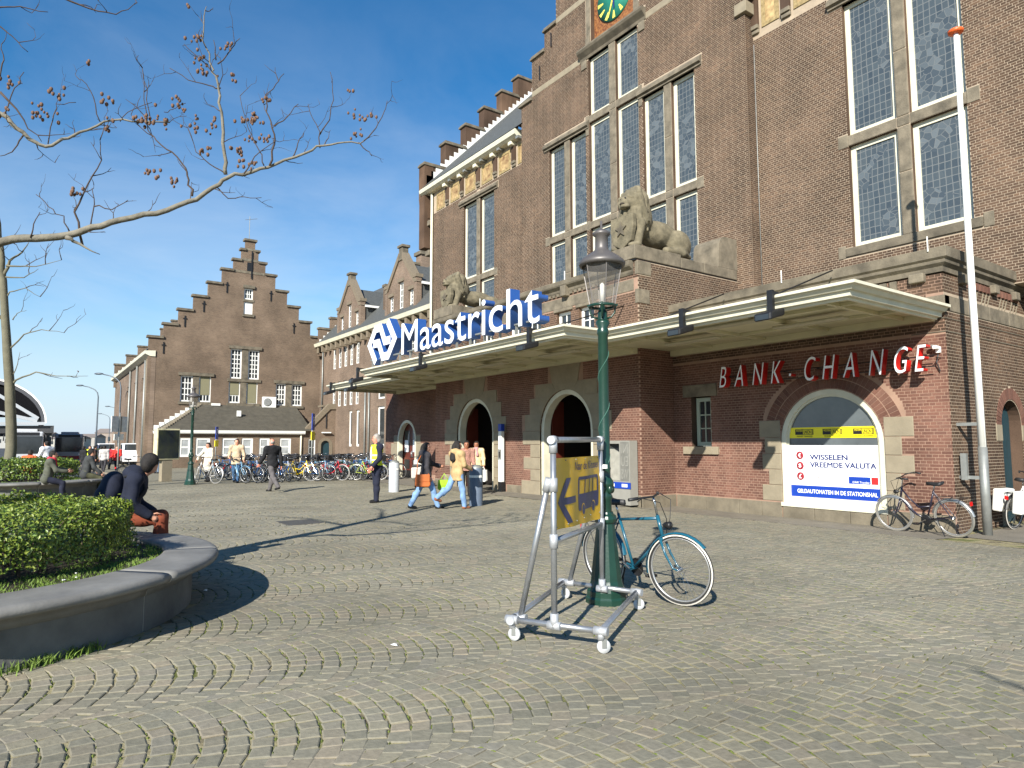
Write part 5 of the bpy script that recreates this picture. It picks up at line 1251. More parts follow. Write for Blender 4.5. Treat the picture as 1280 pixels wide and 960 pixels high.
# hipped tile roof; courses as real steps of the slope
def roofpt(t, y):   # t 0 at the eaves, 1 at the wall
    return Vector((XA+.36+(XG-XA-.36)*t, y, 2.74+2.35*t))
b = MB(); nC = 22
for i in range(nC):
    t0, t1 = i/nC, (i+1)/nC
    ya = yA0-.36+3.6*t0; yb_ = yA0-.36+3.6*t1
    p = [roofpt(t0, ya), roofpt(t0, yA1+.6), roofpt(t1, yA1+.6), roofpt(t1, yb_)]
    p = [q+Vector((0, 0, .05 if j < 2 else .0)) for j, q in enumerate(p)]
    b.add(p+[roofpt(t0, ya), roofpt(t0, yA1+.6)], [(0, 1, 2, 3), (4, 5, 1, 0)])
    e = [Vector((XG, ya, 2.74+2.35*t0)), roofpt(t0, ya), roofpt(t1, yb_), Vector((XG, yb_, 2.74+2.35*t1))]; b.add(e, [(0, 1, 2, 3)])
b.build('roof', M_TILE, an, world=True, recalc=False)
for i in range(18):
    t = (i+.5)/18; p = roofpt(t, yA0-.36+3.6*t); b = MB(); b.box(p.x-.16, p.x+.16, p.y-.12, p.y+.16, p.z-.02, p.z+.13); b.build('ridge_tile', mat('ridge tile', srgb(140, 130, 112), rough=.9, var=.2), an, world=True)
for i in range(9):
    t = (i+.3)/9; z = 2.7+2.35*t; y = yA0-.36+3.6*t; MB().fbox(fG, y-.1, y+.34, z, z+.42, .01, .05).build('lead_flashing', M_WHITE, an, world=True)
MB().box(-62.4, -62.1, 14.6, 14.9, 4.0, 4.5).build('roof_vent', M_WHITE, an, world=True)
# brick end with a raking stone shoulder and a green arched door
AD = arch(21.45, 22.3, -.5, 1.45, 12); wall(fA, [(yA1, -.6), (YW, -.6), (YW, 5.2), (22.2, 5.2), (yA1, 2.75)], [AD, rect(20.3, 20.95, .5, 2.0)], MB_Y, an, depth=.3)
b = MB(); b.prism(fA, [(yA1-.25, 2.6), (yA1+.1, 2.45), (22.25, 4.75), (YW, 4.75), (YW, 5.25), (22.1, 5.25)], -.3, .12, back=True); b.build('coping', M_STW, an, world=True, recalc=False)
b = MB(); b.prism(fA, AD, -.25, -.18); b.build('arched_door', M_TEAL, an, world=True, recalc=False)
o2 = arch(21.2, 22.55, -.5, 1.45, 12); b = MB(); b.prism(fA, o2, -.05, .03, [arch(21.46, 22.29, -.49, 1.45, 12)]); b.build('door_surround', M_STW, an, world=True, recalc=False)
window(fA, 20.3, 20.95, .5, 2.0, an, rec=.06, fwid=.1, rows=2, cols=2)
pipe(XA+.1, 19.6, -.4, 2.5, an, .08, M_CREAM); pipe(XA+.1, 8.95, -.4, 2.5, an, .08, M_CREAM)
MB().tube([(XA+.05, 21.9, 3.0), (XA+.05, 21.9, 4.4)], .05, 5).build('wall_anchor', M_BLACK, an, world=True)
MB().fbox(fA, 21.5, 22.3, 2.55, 2.65, 0, .3).build('lamp_shelf', M_WHITE, an, world=True)

# ================================================================ STREET FURNITURE
def clear_glass():
    if 'clear lantern glass' in MATS: return MATS['clear lantern glass']
    m = bpy.data.materials.new('clear lantern glass'); m.use_nodes = True; t = m.node_tree; N = t.nodes
    for n in list(N): N.remove(n)
    o = N.new('ShaderNodeOutputMaterial'); mx_ = N.new('ShaderNodeMixShader'); tr = N.new('ShaderNodeBsdfTransparent'); g = N.new('ShaderNodeBsdfPrincipled')
    g.inputs['Base Color'].default_value = (.3, .29, .28, 1); g.inputs['Roughness'].default_value = .08
    nz_ = N.new('ShaderNodeTexNoise'); nz_.inputs['Scale'].default_value = 5; mr_ = N.new('ShaderNodeMapRange'); mr_.inputs['To Min'].default_value = .08; mr_.inputs['To Max'].default_value = .3
    t.links.new(nz_.outputs[0], mr_.inputs[0]); t.links.new(mr_.outputs[0], mx_.inputs[0]); tr.inputs[0].default_value = (.86, .85, .83, 1)
    t.links.new(tr.outputs[0], mx_.inputs[1]); t.links.new(g.outputs[0], mx_.inputs[2]); t.links.new(mx_.outputs[0], o.inputs[0]); MATS[m.name] = m; return m
M_LROOF = mat('lantern roof metal', srgb(96, 92, 90), rough=.45, metal=.3, var=.12)
def street_lamp(loc, label):
    t = thing('street_lamp', label, 'street lamp', loc, 0, 'old style green street lamps')
    MB().lathe([(.215, -.03), (.215, .05), (.2, .07), (.2, .12), (.175, .16), (.16, .22), (.155, .26), (.098, .74), (.093, .78), (.11, .8), (.118, .83), (.11, .86), (.085, .88), (.08, .9)], n=12, smooth=False).build('lamp_base', M_GREEN, t)
    b = MB(); b.lathe([(.066, .89), (.064, 1.02), (.08, 1.05), (.066, 1.08), (.064, 1.13), (.088, 1.16), (.092, 1.19), (.08, 1.22), (.06, 1.25), (.058, 1.32), (.063, 1.34), (.057, 1.36), (.052, 2.72), (.062, 2.74), (.06, 2.78), (.05, 2.8), (.075, 2.85), (.066, 2.88), (.04, 2.88)], n=16)
    b.build('post', M_GREEN, t)
    for i in range(6):
        a = i*math.pi/3; b = MB(); b.ball((.07*math.cos(a), .07*math.sin(a), 1.13), .03, 8, 5, (1, 1, 1.6)); b.build('knob', M_GREEN, t)
    b = MB(); b.tube([(math.cos(w_)*.056, math.sin(w_)*.056, 1.4+w_*.085) for w_ in np.linspace(0, 15, 70)], .004, 4); b.build('cable_strap', mat('grey green strap', srgb(70, 110, 96), rough=.5), t)
    MB().lathe([(.052, 2.885), (.05, 2.97), (.03, 3.0), (.02, 3.06)], n=12).build('socket', M_GREEN, t)
    for i in range(4):
        a = math.pi/4+i*math.pi/2; c, s = math.cos(a), math.sin(a)
        MB().tube([(c*.045, s*.045, 2.9), (c*.09, s*.09, 2.915), (c*.125, s*.125, 2.96), (c*.135, s*.135, 3.02), (c*.155, s*.155, 3.05)], .011, 6).build('bracket', M_GREEN, t)
    MB().lathe([(.12, 3.02), (.145, 3.02), (.145, 3.045), (.12, 3.045)], n=20).build('lantern_ring', M_GREEN, t)
    MB().lathe([(.215, 3.455), (.24, 3.46), (.248, 3.49), (.222, 3.525), (.155, 3.575), (.095, 3.615), (.075, 3.635), (.07, 3.66), (.068, 3.78), (.09, 3.795), (.094, 3.82), (.065, 3.84), (.026, 3.86), (.012, 3.87), (.012, 3.95), (.001, 3.955)], n=20).build('lantern_roof', M_LROOF, t)
    MB().lathe([(.134, 3.045), (.21, 3.46)], n=6, smooth=False, a0=.5).build('lantern_glass', clear_glass(), t, recalc=False)
    for i in range(6):
        a = 2*math.pi*(i+.5)/6; c, s = math.cos(a), math.sin(a); MB().tube([(c*.136, s*.136, 3.045), (c*.212, s*.212, 3.46)], .006, 4).build('glazing_bar', M_LROOF, t)
    MB().lathe([(.0, 3.07), (.026, 3.07), (.026, 3.26), (.012, 3.28), (0, 3.28)], n=10).build('bulb', mat('frosted bulb', (.85, .85, .82), rough=.3), t)
    return t
lamp = street_lamp((-5.13, 4.82, 0), 'green old style street lamp nearest the camera, with the sign trolley at its foot')
copy_thing(lamp, (-29.2, 5.17, gz(-29.2, 5.2)), .4, 'green old style street lamp beside the fallen bicycle and map board')

# ---- trolley with the bus sign
tr = thing('sign_trolley', 'galvanised tube trolley on small castors carrying the yellow bus sign', 'sign stand', (-4.65, 4.0, 0))
TR = Vector(tr.location); z0 = .165
fl, fr_, bl, brr = Vector((-4.6, 3.27, z0)), Vector((-3.92, 3.62, z0)), Vector((-5.5, 4.57, z0)), Vector((-4.72, 4.83, z0))
f0, b0 = Vector((-4.25, 3.43, z0)), Vector((-5.02, 4.66, z0)); up = Vector((0, 0, 1))
M_FIT = mat('cast pipe fitting', srgb(182, 184, 186), rough=.5, metal=.45, var=.1, scale=20)
def rel(p): return Vector(p)-TR
def gtube(a, c, name='tube'): 
    return MB().tube([rel(a), rel(c)], .0245, 12).build(name, M_GALV, tr)
def fitting(p, d, l=.11, r=.034): d = Vector(d).normalized(); return MB().tube([rel(Vector(p)-d*l/2), rel(Vector(p)+d*l/2)], r, 12).build('pipe_fitting', M_FIT, tr)
for a, c in ((fl, fr_), (bl, brr), (fl, bl), (fr_, brr)): gtube(a, c, 'base_tube')
fT1, bT1 = f0+up*1.46, b0+up*1.47
gtube(f0, fT1, 'upright'); gtube(b0, bT1, 'upright'); gtube(fT1, bT1, 'top_rail'); fm, bm_ = f0+up*.655, b0+up*.635; gtube(fm, bm_, 'middle_rail')
fb_, bb_ = f0+up*1.1, b0+up*1.1; gl, gbl = fl+(fr_-fl)*.06+(bl-fl)*.05, bl+(brr-bl)*.08
off = (fl-fr_).normalized()*.05; gtube(fb_+off, gl, 'brace'); gtube(bb_+off, gbl, 'brace')
for p, d in ((fl, bl-fl), (fl, fr_-fl), (fr_, fl-fr_), (bl, brr-bl), (brr, bl-brr), (fT1, bT1-fT1), (bT1, bT1-fT1), (f0, fr_-fl), (b0, fr_-fl), (f0+up*.04, up), (b0+up*.04, up), (fm, up), (bm_, up), (fb_, up), (bb_, up), (fT1-up*.05, up), (bT1-up*.05, up), (gl, fr_-fl), (gbl, fr_-fl), (fb_+off, gl-fb_), (bb_+off, gbl-bb_)): fitting(p, d)
for p in (fT1, bT1, fl, fr_, bl, brr): MB().ball(rel(p), .036, 12, 8).build('elbow', M_FIT, tr)
M_RUB = mat('grey castor rubber', srgb(188, 190, 190), rough=.6, var=.06)
for p, a in ((fl, .5), (fr_, 1.1), (bl, .2), (brr, .9)):
    p = Vector((p.x, p.y, 0)); MB().tube([rel(p+up*.165), rel(p+up*.1)], .028, 10).build('castor_stem', M_FIT, tr)
    d = Vector((math.cos(a), math.sin(a), 0)); c = p+d*.02+up*.052
    b = MB(); b.lathe([(.012, -.014), (.05, -.014), (.053, -.008), (.053, .008), (.05, .014), (.012, .014)], n=18, axis='y')
    R_ = Matrix.Rotation(a, 3, 'Z'); b.v = [tuple(R_@Vector(q)+rel(c)) for q in b.v]; w_ = b.build('castor_wheel', M_RUB, tr)
    b = MB(); 
    for s in (-.02, .02): b.box(-.018, .018, s-.002, s+.002, -.01, .055)
    b.v = [tuple(R_@Vector(q)+rel(c)) for q in b.v]; b.build('castor_fork', M_ZINC, tr)
uu = (b0-f0); uu.z = 0; plen = uu.length; uu.normalize(); nn_ = Vector((-uu.y, uu.x, 0)); nn_ = nn_ if nn_.dot(-TR) > 0 else -nn_
fP_ = Fr(f0+nn_*.0-TR, uu, nn_)
pn = thing('bus_sign', 'yellow banner with navy arrow and bus symbol laced into the trolley frame', 'sign', tr.location)
b = MB(); N_ = 18
M_PAN = mat('yellow sign sheet', srgb(226, 176, 34), rough=.5, var=.1, scale=2.2)
def bulge(a, z): return .012*math.sin(a*5+z*3)*math.sin(z*6)+.006*math.sin(a*13+2)
PA0, PA1, PZ0, PZ1 = .05, plen-.05, .9-z0, 1.475-z0
vs = []
for k in (0, 1):
    for i in range(N_+1):
        for j in range(9):
            a = PA0+(PA1-PA0)*i/N_; z = PZ0-.05*(i/N_)+(PZ1-PZ0+.05*(i/N_))*j/8; vs.append(fP_.p(a, z, bulge(a, z)-.004*k))
fs = []
for k in (0, 1):
    for i in range(N_):
        for j in range(8): q = k*(N_+1)*9+i*9+j; fs.append((q, q+9, q+10, q+1))
b.add(vs, fs); b.smooth = True; b.sm = [True]*len(b.f); b.build('banner', M_PAN, pn, recalc=False)
M_SGN = mat('sign navy', srgb(54, 56, 92), rough=.5, var=.06)
def onsign(poly, name, m=M_SGN, d=.003, holes=()):
    """flat print that follows the slack banner"""
    b = MB(); ls = [[Vector((x, y, 0)) for x, y in l] for l in (poly,)+tuple(holes)]; bmx = bmesh.new()
    fl_ = [p for l in ls for p in l]; tri = tessellate_polygon(ls); vv = [bmx.verts.new((p.x, p.y, 0)) for p in fl_]
    for t_ in tri: 
        try: bmx.faces.new([vv[i] for i in t_])
        except Exception: pass
    bmesh.ops.subdivide_edges(bmx, edges=[e for e in bmx.edges if e.calc_length() > .06], cuts=5, use_grid_fill=True)
    bmesh.ops.triangulate(bmx, faces=bmx.faces)
    bmx.verts.ensure_lookup_table(); bmx.verts.index_update()
    vs = [fP_.p(v.co.x, v.co.y, bulge(v.co.x, v.co.y)+d) for v in bmx.verts]; fs = [[v.index for v in f.verts] for f in bmx.faces]; bmx.free()
    b.add(vs, fs); return b.build(name, m, pn, recalc=False)
W_ = PA1-PA0; ax_ = lambda f: PA0+W_*f; az = lambda f: PZ0+(PZ1-PZ0)*f
tip = (ax_(.05), az(.36)); 
onsign([(ax_(.04), az(.37)), (ax_(.22), az(.70)), (ax_(.30), az(.70)), (ax_(.16), az(.42)), (ax_(.40), az(.42)), (ax_(.40), az(.32)), (ax_(.16), az(.32)), (ax_(.30), az(.04)), (ax_(.22), az(.04))], 'arrow')
def rrect(a0, a1, z0_, z1_, r):
    return [(a0+r, z0_), (a1-r, z0_), (a1, z0_+r), (a1, z1_-r), (a1-r, z1_), (a0+r, z1_), (a0, z1_-r), (a0, z0_+r)]
B0, B1 = ax_(.47), ax_(.95)
hol = [rect(ax_(.5), ax_(.60), az(.42), az(.64)), rect(ax_(.615), ax_(.715), az(.42), az(.64)), rect(ax_(.73), ax_(.82), az(.42), az(.64)), rect(ax_(.835), ax_(.92), az(.42), az(.64))]
onsign(rrect(B0, B1, az(.16), az(.69), .02), 'bus_symbol', holes=hol)
for c in (ax_(.58), ax_(.85)):
    for r, m, d in ((.052, M_PAN, .0045), (.042, M_SGN, .006)):
        onsign([(c+r*math.cos(i*math.pi/8), az(.17)+r*1.1*math.sin(i*math.pi/8)) for i in range(16)], 'wheel_symbol', m, d)
tm, w_ = glyph('Naar de NS-bussen', 1, 0, .008)
co = np.zeros(len(tm.vertices)*3); tm.vertices.foreach_get('co', co); co = co.reshape(-1, 3); co[:, 0] = (co[:, 0]-w_[0])/(w_[1]-w_[0])*W_*.58+ax_(.39); co[:, 1] = (co[:, 1]-w_[2])/(w_[3]-w_[2])*.075+az(.8)
co2 = np.array([tuple(fP_.p(x, y, bulge(x, y)+.004)) for x, y, _ in co]); tm.vertices.foreach_set('co', co2.ravel()); tm.materials.clear(); tm.materials.append(M_SGN); link('lettering', tm, pn)
for i in range(6):
    for e_ in (PZ0+.02, PZ1-.02): MB().ball(fP_.p(PA0+.03+(W_-.06)*i/5, e_, .004+bulge(PA0+.03+(W_-.06)*i/5, e_)), .006, 6, 4).build('eyelet', M_ZINC, pn)
MB().box(-.03, .03, -.012, .012, -.02, .02).build('cable_clip', M_WHITE, pn).location = rel(b0+up*1.2+nn_*.04)

# ---- flagpole at the corner of the bank
fp = thing('flagpole', 'tall white flagpole with orange top beside the bank corner', 'flagpole', (-5.18, 14.45, gz(-5.18, 14.45)))
MB().tube([(0, 0, 0), (0, 0, 1.62)], .078, 14).build('pole_foot', M_ZINC, fp); MB().tube([(0, 0, 1.6), (-.01, 0, 5), (-.02, .03, 9.75)], [.068, .06, .042], 14).build('pole', M_WHITE, fp)
MB().lathe([(.03, 0), (.13, .02), (.14, .07), (.1, .1), (0, .11)], (-.02, .03, 9.74), 14).build('truck', mat('orange paint', srgb(220, 96, 40), rough=.4), fp)
MB().tube([(.06, -.02, 1.3), (.05, -.02, 5), (.03, .0, 9.7)], .006, 4).build('halyard', M_WHITE, fp)
for z in (1.05, 2.05): MB().box(-.4, .02, -.04, .04, z-.03, z+.03).build('wall_bracket', M_ZINC, fp)
MB().box(-.35, -.25, -.08, .0, 1.0, 1.5).build('winch_box', M_ZINC, fp)

# ---- floodlights clamped on the canopy edge
def floodlight(x, y, label, first=None):
    if first: return copy_thing(first, (x, y, 4.12), 0, label)
    t = thing('floodlight', label, 'floodlight', (x, y, 4.12), 0, 'black floodlights on the canopy edge')
    MB().box(-.055, .055, -.1, -.03, -.24, .17).box(-.045, .045, -.06, .2, .1, .15).build('clamp_arm', M_BLACK, t)
    b = MB(); b.box(-.17, .17, -.34, .1, -.34, -.2); b.v = [(p[0], p[1], p[2]+.3*(p[1]+.1)) for p in b.v]; h = b.build('housing', M_BLACK, t, bevel=.03)
    MB().fbox(Fr((0, -.34, 0), (1, 0, 0), (0, -1, 0)), -.13, .13, -.39, -.3, .0, .008).build('lens', M_WGLASS, t)
    return t
fpos = [(-6.9, 10.6, 'rightmost black floodlight on the canopy edge above the bank letters'), (-8.9, 10.6, 'black floodlight on the canopy edge above the letter B, right of the street lamp'), (-12.4, 9.38, 'black floodlight on the canopy edge under the final t of the name sign'), (-17.8, 9.38, 'black floodlight on the canopy edge under the second a of the name sign'), (-22.55, 9.38, 'black floodlight on the canopy corner under the railway emblem'), (-26.3, 10.68, 'black floodlight on the set back left canopy edge, right one of two'), (-28.7, 10.68, 'leftmost black floodlight at the far left end of the canopy')]
fl0 = None
for x, y, lb in fpos: fl0 = fl0 or None; o = floodlight(x, y, lb, fl0); fl0 = fl0 or o
# ---- camera on the bank corner
t = thing('wall_camera', 'white security camera on the wall right of the letter E', 'camera', (-5.72, 14.2, 3.38))
MB().box(-.04, .04, -.06, 0, -.06, .06).build('mount', M_WHITE, t); MB().box(-.04, .04, -.2, -.06, .0, .07).build('camera_body', M_WHITE, t, bevel=.015); MB().lathe([(.05, 0), (.045, -.04), (0, -.05)], (-.08, -.12, .09), 10).build('camera_dome', M_ZINC, t); MB().tube([(0, -.05, -.1), (-.02, -.08, -.25), (.02, -.04, -.42)], .012, 5).build('cable', M_BLACK, t)
# ---- bollards, totem, newspaper stand
def bollard(x, y, label, m, first=None):
    t = thing('bollard', label, 'bollard', (x, y, 0), 0, 'steel bollards before the entrance')
    MB().lathe([(.175, -.02), (.175, .93), (.165, .96)], n=20).build('post', m, t); MB().lathe([(.168, .95), (.15, 1.0), (.1, 1.035), (0, 1.05)], n=20).build('cap', M_ZINC, t)
    MB().lathe([(.182, .72), (.182, .78)], n=20).build('band', M_WHITE, t); return t
bollard(-20.6, 9.85, 'light grey bollard right of the man in the yellow vest', mat('pale grey bollard paint', srgb(176, 180, 184), rough=.45, var=.06)); bollard(-14.85, 9.42, 'tall slate blue bollard right of the girl in the beige jacket', mat('slate bollard paint', srgb(92, 104, 120), rough=.45, var=.06))
t = thing('ticket_post', 'slim white post with blue top beside the right archway', 'post', (-18.5, 12.72, 0))
MB().box(-.09, .09, -.07, .07, 0, .32).build('post_foot', M_BLACK, t); MB().box(-.088, .088, -.068, .068, .32, 2.0).build('post_body', M_WHITE, t, bevel=.02); MB().box(-.09, .09, -.07, .07, 2.0, 2.24).build('post_top', M_PBLUE, t, bevel=.01); MB().box(-.04, .04, -.078, -.06, 1.12, 1.32).build('card_reader', M_BLACK, t); MB().box(-.085, .085, -.076, -.06, 1.06, 1.4).build('reader_plate', M_ZINC, t)
t = thing('newspaper_stand', 'pale grey metal newspaper cabinet with blue strip against the brick pier', 'cabinet', (-12.93, 12.86, 0)); fN = Fr((0, -.3, 0), (1, 0, 0), (0, -1, 0))
M_CAB = mat('cabinet grey', srgb(140, 138, 130), rough=.5, var=.05)
b = MB(); b.prism(fN, rect(-.55, .5, 0, 1.66), -.28, 0, [rect(-.48, .12, .62, 1.58)], back=True); b.build('cabinet', M_CAB, t, recalc=False)
MB().fbox(fN, -.48, .12, .62, 1.58, -.22, -.2).build('back_plate', mat('cabinet inside', srgb(150, 148, 138), rough=.6), t); b = MB(); b.prism(fN, [(-.48, 1.57), (.1, 1.57), (.1, 1.3)], -.19, -.17); b.build('dark_flap', M_BLACK, t, recalc=False)
MB().fbox(fN, -.57, .52, .42, .58, 0, .02).build('blue_strip', M_PBLUE, t); MB().fbox(fN, .16, .47, .62, 1.63, 0, .006).build('name_panel', mat('panel grey', srgb(116, 115, 108), rough=.5), t)
for a in (-.25, .22): MB().fbox(fN, a, a+.2, .46, .54, .021, .026).build('sticker', M_WHITE, t)
for s_, z in (('NI', 1.33), ('EU', 1.0), ('WS', .67)):
    me, w_ = glyph(s_, 1, 0, -.01); co = np.zeros(len(me.vertices)*3); me.vertices.foreach_get('co', co); co = co.reshape(-1, 3); co[:, 0] = (1-(co[:, 0]-w_[0])/(w_[1]-w_[0]))*.25; co[:, 1] = (co[:, 1]-w_[2])/(w_[3]-w_[2])*.25; me.vertices.foreach_set('co', co.ravel()); me.update(); place_text(me, fN, .19, z, .009, [M_CAB], 'lettering', t)

# ---- map board, parking signs, square sign
kz = gz(-37, 5.4)
t = thing('map_board', 'town map board on a stone post in front of the annex', 'information board', (-32.4, 4.75, 0), .35)
fK = Fr((.15, 0, 0), (0, 1, 0), (1, 0, 0))
MB().box(-.12, .12, -.22, .22, 0, .95).build('post', M_STONEL, t); MB().box(-.15, .15, -.5, .5, .92, 2.25).build('case', mat('board cream', srgb(206, 198, 160), rough=.5), t, bevel=.02)
mp2 = mat('printed map', srgb(26, 38, 56), rough=.3, var=.3, scale=2.4, col2=srgb(54, 60, 44)); MB().fbox(fK, -.45, .45, .98, 2.19, 0, .012).build('map_sheet', mp2, t)
def psign(loc, label, h, first=None):
    t = thing('parking_sign', label, 'sign', loc, .9, 'blue parking signs'); fz = Fr((.04, 0, 0), (0, 1, 0), (1, 0, 0))
    MB().tube([(0, 0, 0), (0, 0, h)], .035, 7).build('pole', M_ZINC, t); MB().fbox(fz, -.16, .16, h-.75, h, -.02, .01).build('plate', M_PBLUE, t); MB().fbox(fz, -.22, .22, h-1.2, h-.82, -.02, .01).build('yellow_plate', M_YEL, t)
    fit_text('P', fz, -.08, .08, h-.5, h-.15, .014, M_PWHITE, 'lettering', t, .02)
psign((-29.9, 10.25, 0), 'blue parking sign with yellow plate among the bikes, right one', 2.95); psign((-44, 9.15, gz(-44, 9)), 'small blue parking sign before the annex windows, left one', 2.75)
t = thing('square_sign', 'pale square sign seen from behind on a thin pole at the square edge', 'sign', (-32.4, 2.95, 0), .7)
MB().tube([(0, 0, 0), (0, 0, 2.9)], .035, 7).build('pole', M_ZINC, t); MB().box(-.03, 0, -.4, .4, 2.1, 2.75).build('sign_back', mat('sign back grey', srgb(206, 208, 206), rough=.5), t); MB().box(-.03, 0, -.24, .24, 1.75, 2.02).build('small_plate', M_WHITE, t)
MB().box(.0, .02, -.05, .1, 2.1, 2.75).build('strut', M_ZINC, t)

# ================================================================ THE FAR STREET
def W3(u, v, w): return CAM+fw*w+rt*((u-640)/840.64*w)+dn*((v-480)/840.64*w)
M_LAMPG = mat('grey lamp mast', srgb(96, 104, 112), rough=.5, metal=.3)
def mast(x, y, h, label, r=1.9, ang=2.6, first=None):
    z = gz(x, y)
    if first: o = copy_thing(first, (x, y, z), ang, label); o.scale = (h/9,)*3; return o
    t = thing('street_light', label, 'street light', (x, y, z), ang, 'tall curved street lights along the far street')
    MB().tube([(0, 0, 0), (0, 0, 4), (0, 0, 7.7), (.12, 0, 8.25), (.5, 0, 8.65), (1.2, 0, 8.95), (1.9, 0, 9.1)], [.12, .09, .075, .065, .06, .055, .05], 8).build('mast', M_LAMPG, t)
    b = MB(); b.ball((2.3, 0, 9.15), .32, 10, 6, (1.5, .6, .35)); b.build('lamp_head', M_LAMPG, t); return t
m0 = mast(-79.5, 7.2, 9, 'nearest tall curved street light left of the gabled building', ang=-2.15)
mast(-97, 6.4, 9, 'second tall curved street light along the street', ang=-2.15, first=m0); mast(-128, 11.6, 8, 'distant curved street light with a small head behind the square sign', ang=-2.15, first=m0); mast(-160, 12.8, 8, 'farthest curved street light seen over the vans', ang=-2.15, first=m0)
# distant low buildings and trees at the end of the street
for i, (u0, u1, h, w_, c) in enumerate(((96, 118, 5.5, 330, (150, 146, 140)), (118, 142, 8, 360, (140, 128, 118)), (60, 98, 4.5, 300, (160, 158, 150)), (-60, 60, 6, 320, (150, 150, 146)), (140, 176, 7, 230, (132, 112, 98)))):
    a, c2 = W3(u0, 556, w_), W3(u1, 556, w_); t = thing('distant_house', ['pale low building far down the street under the sky', 'brownish block behind the distant street lights', 'low white building behind the second bus', 'long grey building behind the bus shelter', 'brown brick row beyond the gabled building'][i], 'building', ((a.x+c2.x)/2, (a.y+c2.y)/2, -.5))
    d = (c2-a); d.z = 0; L_ = d.length; d.normalize(); f_ = Fr((0, 0, 0), d, Vector((d.y, -d.x, 0))); b = MB(); b.fbox(f_, -L_/2, L_/2, 0, h, -9, 0); b.build('wall', mat('far wall %d' % i, srgb(*c), rough=.9, var=.1, scale=.3), t)
    b = MB(); b.prism(Fr(f_.p(-L_/2-.3, h+.01), Vector((d.y, -d.x, 0)), d), [(-9.4, 0), (.4, 0), (-4.5, h*.3)], 0, L_+.6, back=True); b.build('roof', mat('far roof', srgb(120, 110, 104), rough=.9), t, recalc=False)
    for k in range(int(L_/3)): MB().fbox(f_, -L_/2+1+k*3, -L_/2+2.3+k*3, h*.45, h*.75, 0, .05).build('window', M_WGLASS, t)
# buses
def bus(loc, rz, label, col, first=None):
    t = thing('bus', label, 'bus', loc, rz, 'city buses at the bus station')
    body = mat('bus paint '+str(col), srgb(*col), rough=.3, var=.04, coat=.3)
    b = MB(); b.box(-11.4, 0, -1.25, 1.25, .35, 3.0); b.build('body', body, t, bevel=.14)
    MB().box(.0, .03, -1.14, 1.14, 1.15, 2.62).build('windscreen', M_WGLASS, t, bevel=.01); MB().box(.0, .03, -.95, .95, 2.66, 2.93).build('destination_sign', M_BLACK, t); MB().box(-.02, .06, -1.22, 1.22, .38, .72).build('bumper', mat('bus red', srgb(140, 30, 34), rough=.35), t)
    for s in (-1, 1):
        MB().box(0, .05, s*1.0-.13, s*1.0+.13, .78, .98).build('headlight', M_WHITE, t); MB().tube([(.02, s*1.25, 2.75), (.3, s*1.42, 2.7), (.32, s*1.45, 2.2)], .045, 6).build('mirror', M_BLACK, t)
        MB().box(-11, -.5, s*1.255-.004, s*1.255+.004, 1.4, 2.55).build('side_window', M_WGLASS, t)
        for x in (-2.6, -8.6): MB().lathe([(.2, -.13), (.48, -.13), (.48, .13), (.2, .13), (0, .1)], (x, s*1.15, .48), 16, 'y').build('wheel', M_BLACK, t)
    MB().box(-9, -2, -.8, .8, 3.0, 3.25).build('roof_pod', body, t, bevel=.08); return t
p = W3(85, 575, 70); bus((p.x, p.y, -.34), -.06, 'dark grey city bus seen head on in the street beyond the far planter', (146, 148, 152)); p = W3(30, 575, 56); bus((p.x, p.y, -.34), -.02, 'grey and white city bus under the arched shelter', (186, 188, 190))
# arched bus shelter
sh = thing('bus_shelter', 'large arched bus station roof with white edge behind the bare tree', 'shelter', (-63, -4, -.34)); SH = Vector(sh.location)
c0 = W3(-40, 540, 58); rV = Vector((rt.x, rt.y, 0)).normalized(); fV = Vector((fw.x, fw.y, 0)).normalized(); sd_ = Vector((-1, .0, 0)).normalized()
fSH = Fr(Vector((c0.x, c0.y, 0))-SH, rV, -sd_)
oo = [(6.6*math.cos(i*math.pi/20), 3.4+4.0*math.sin(i*math.pi/20)) for i in range(21)]; ii = [(6.3*math.cos(i*math.pi/20), 3.35+3.75*math.sin(i*math.pi/20)) for i in range(21)]
b = MB(); b.prism(fSH, oo+ii[::-1], -30, 0, back=True); b.build('arched_roof', mat('shelter roof', srgb(44, 46, 52), rough=.6), sh, recalc=False)
ed = [(6.72*math.cos(i*math.pi/20), 3.42+4.12*math.sin(i*math.pi/20)) for i in range(21)]; b = MB(); b.prism(fSH, ed+oo[::-1], -.3, .12, back=True); b.build('roof_edge', M_WHITE, sh, recalc=False)
b = MB(); b.prism(fSH, ii[1:-1], -.6, -.5); b.build('interior_shade_sheet', mat('shelter interior shade', (.006, .006, .007), rough=.9, spec=.05), sh, recalc=False)  # flat sheet across the arch; the shelter's inner shade is put into its colour
MB().fbox(fSH, -6.6, 6.6, 3.25, 3.5, -.4, .1).build('tie_beam', M_GALV, sh); MB().fbox(fSH, -6.4, 7.4, 2.55, 3.2, -28, -.5).build('ceiling', M_BLACK, sh)
for a, c in (((-3, 5.6), (5.9, 3.6)), ((1.5, 6.4), (6, 3.8))):
    q = Vector((c[0]-a[0], c[1]-a[1])); n2 = Vector((-q.y, q.x)).normalized()*.14; b = MB(); b.prism(fSH, [(a[0]+n2.x, a[1]+n2.y), (c[0]+n2.x, c[1]+n2.y), (c[0]-n2.x, c[1]-n2.y), (a[0]-n2.x, a[1]-n2.y)], -.35, -.1); b.build('strut', M_GALV, sh, recalc=False)
for a, d in ((6.9, -1), (-5, -1), (6.9, -12), (-5, -12), (6.9, -22)): MB().fbox(fSH, a-.35, a+.35, 0, 2.6, d-.5, d).build('column', M_ZINC, sh)
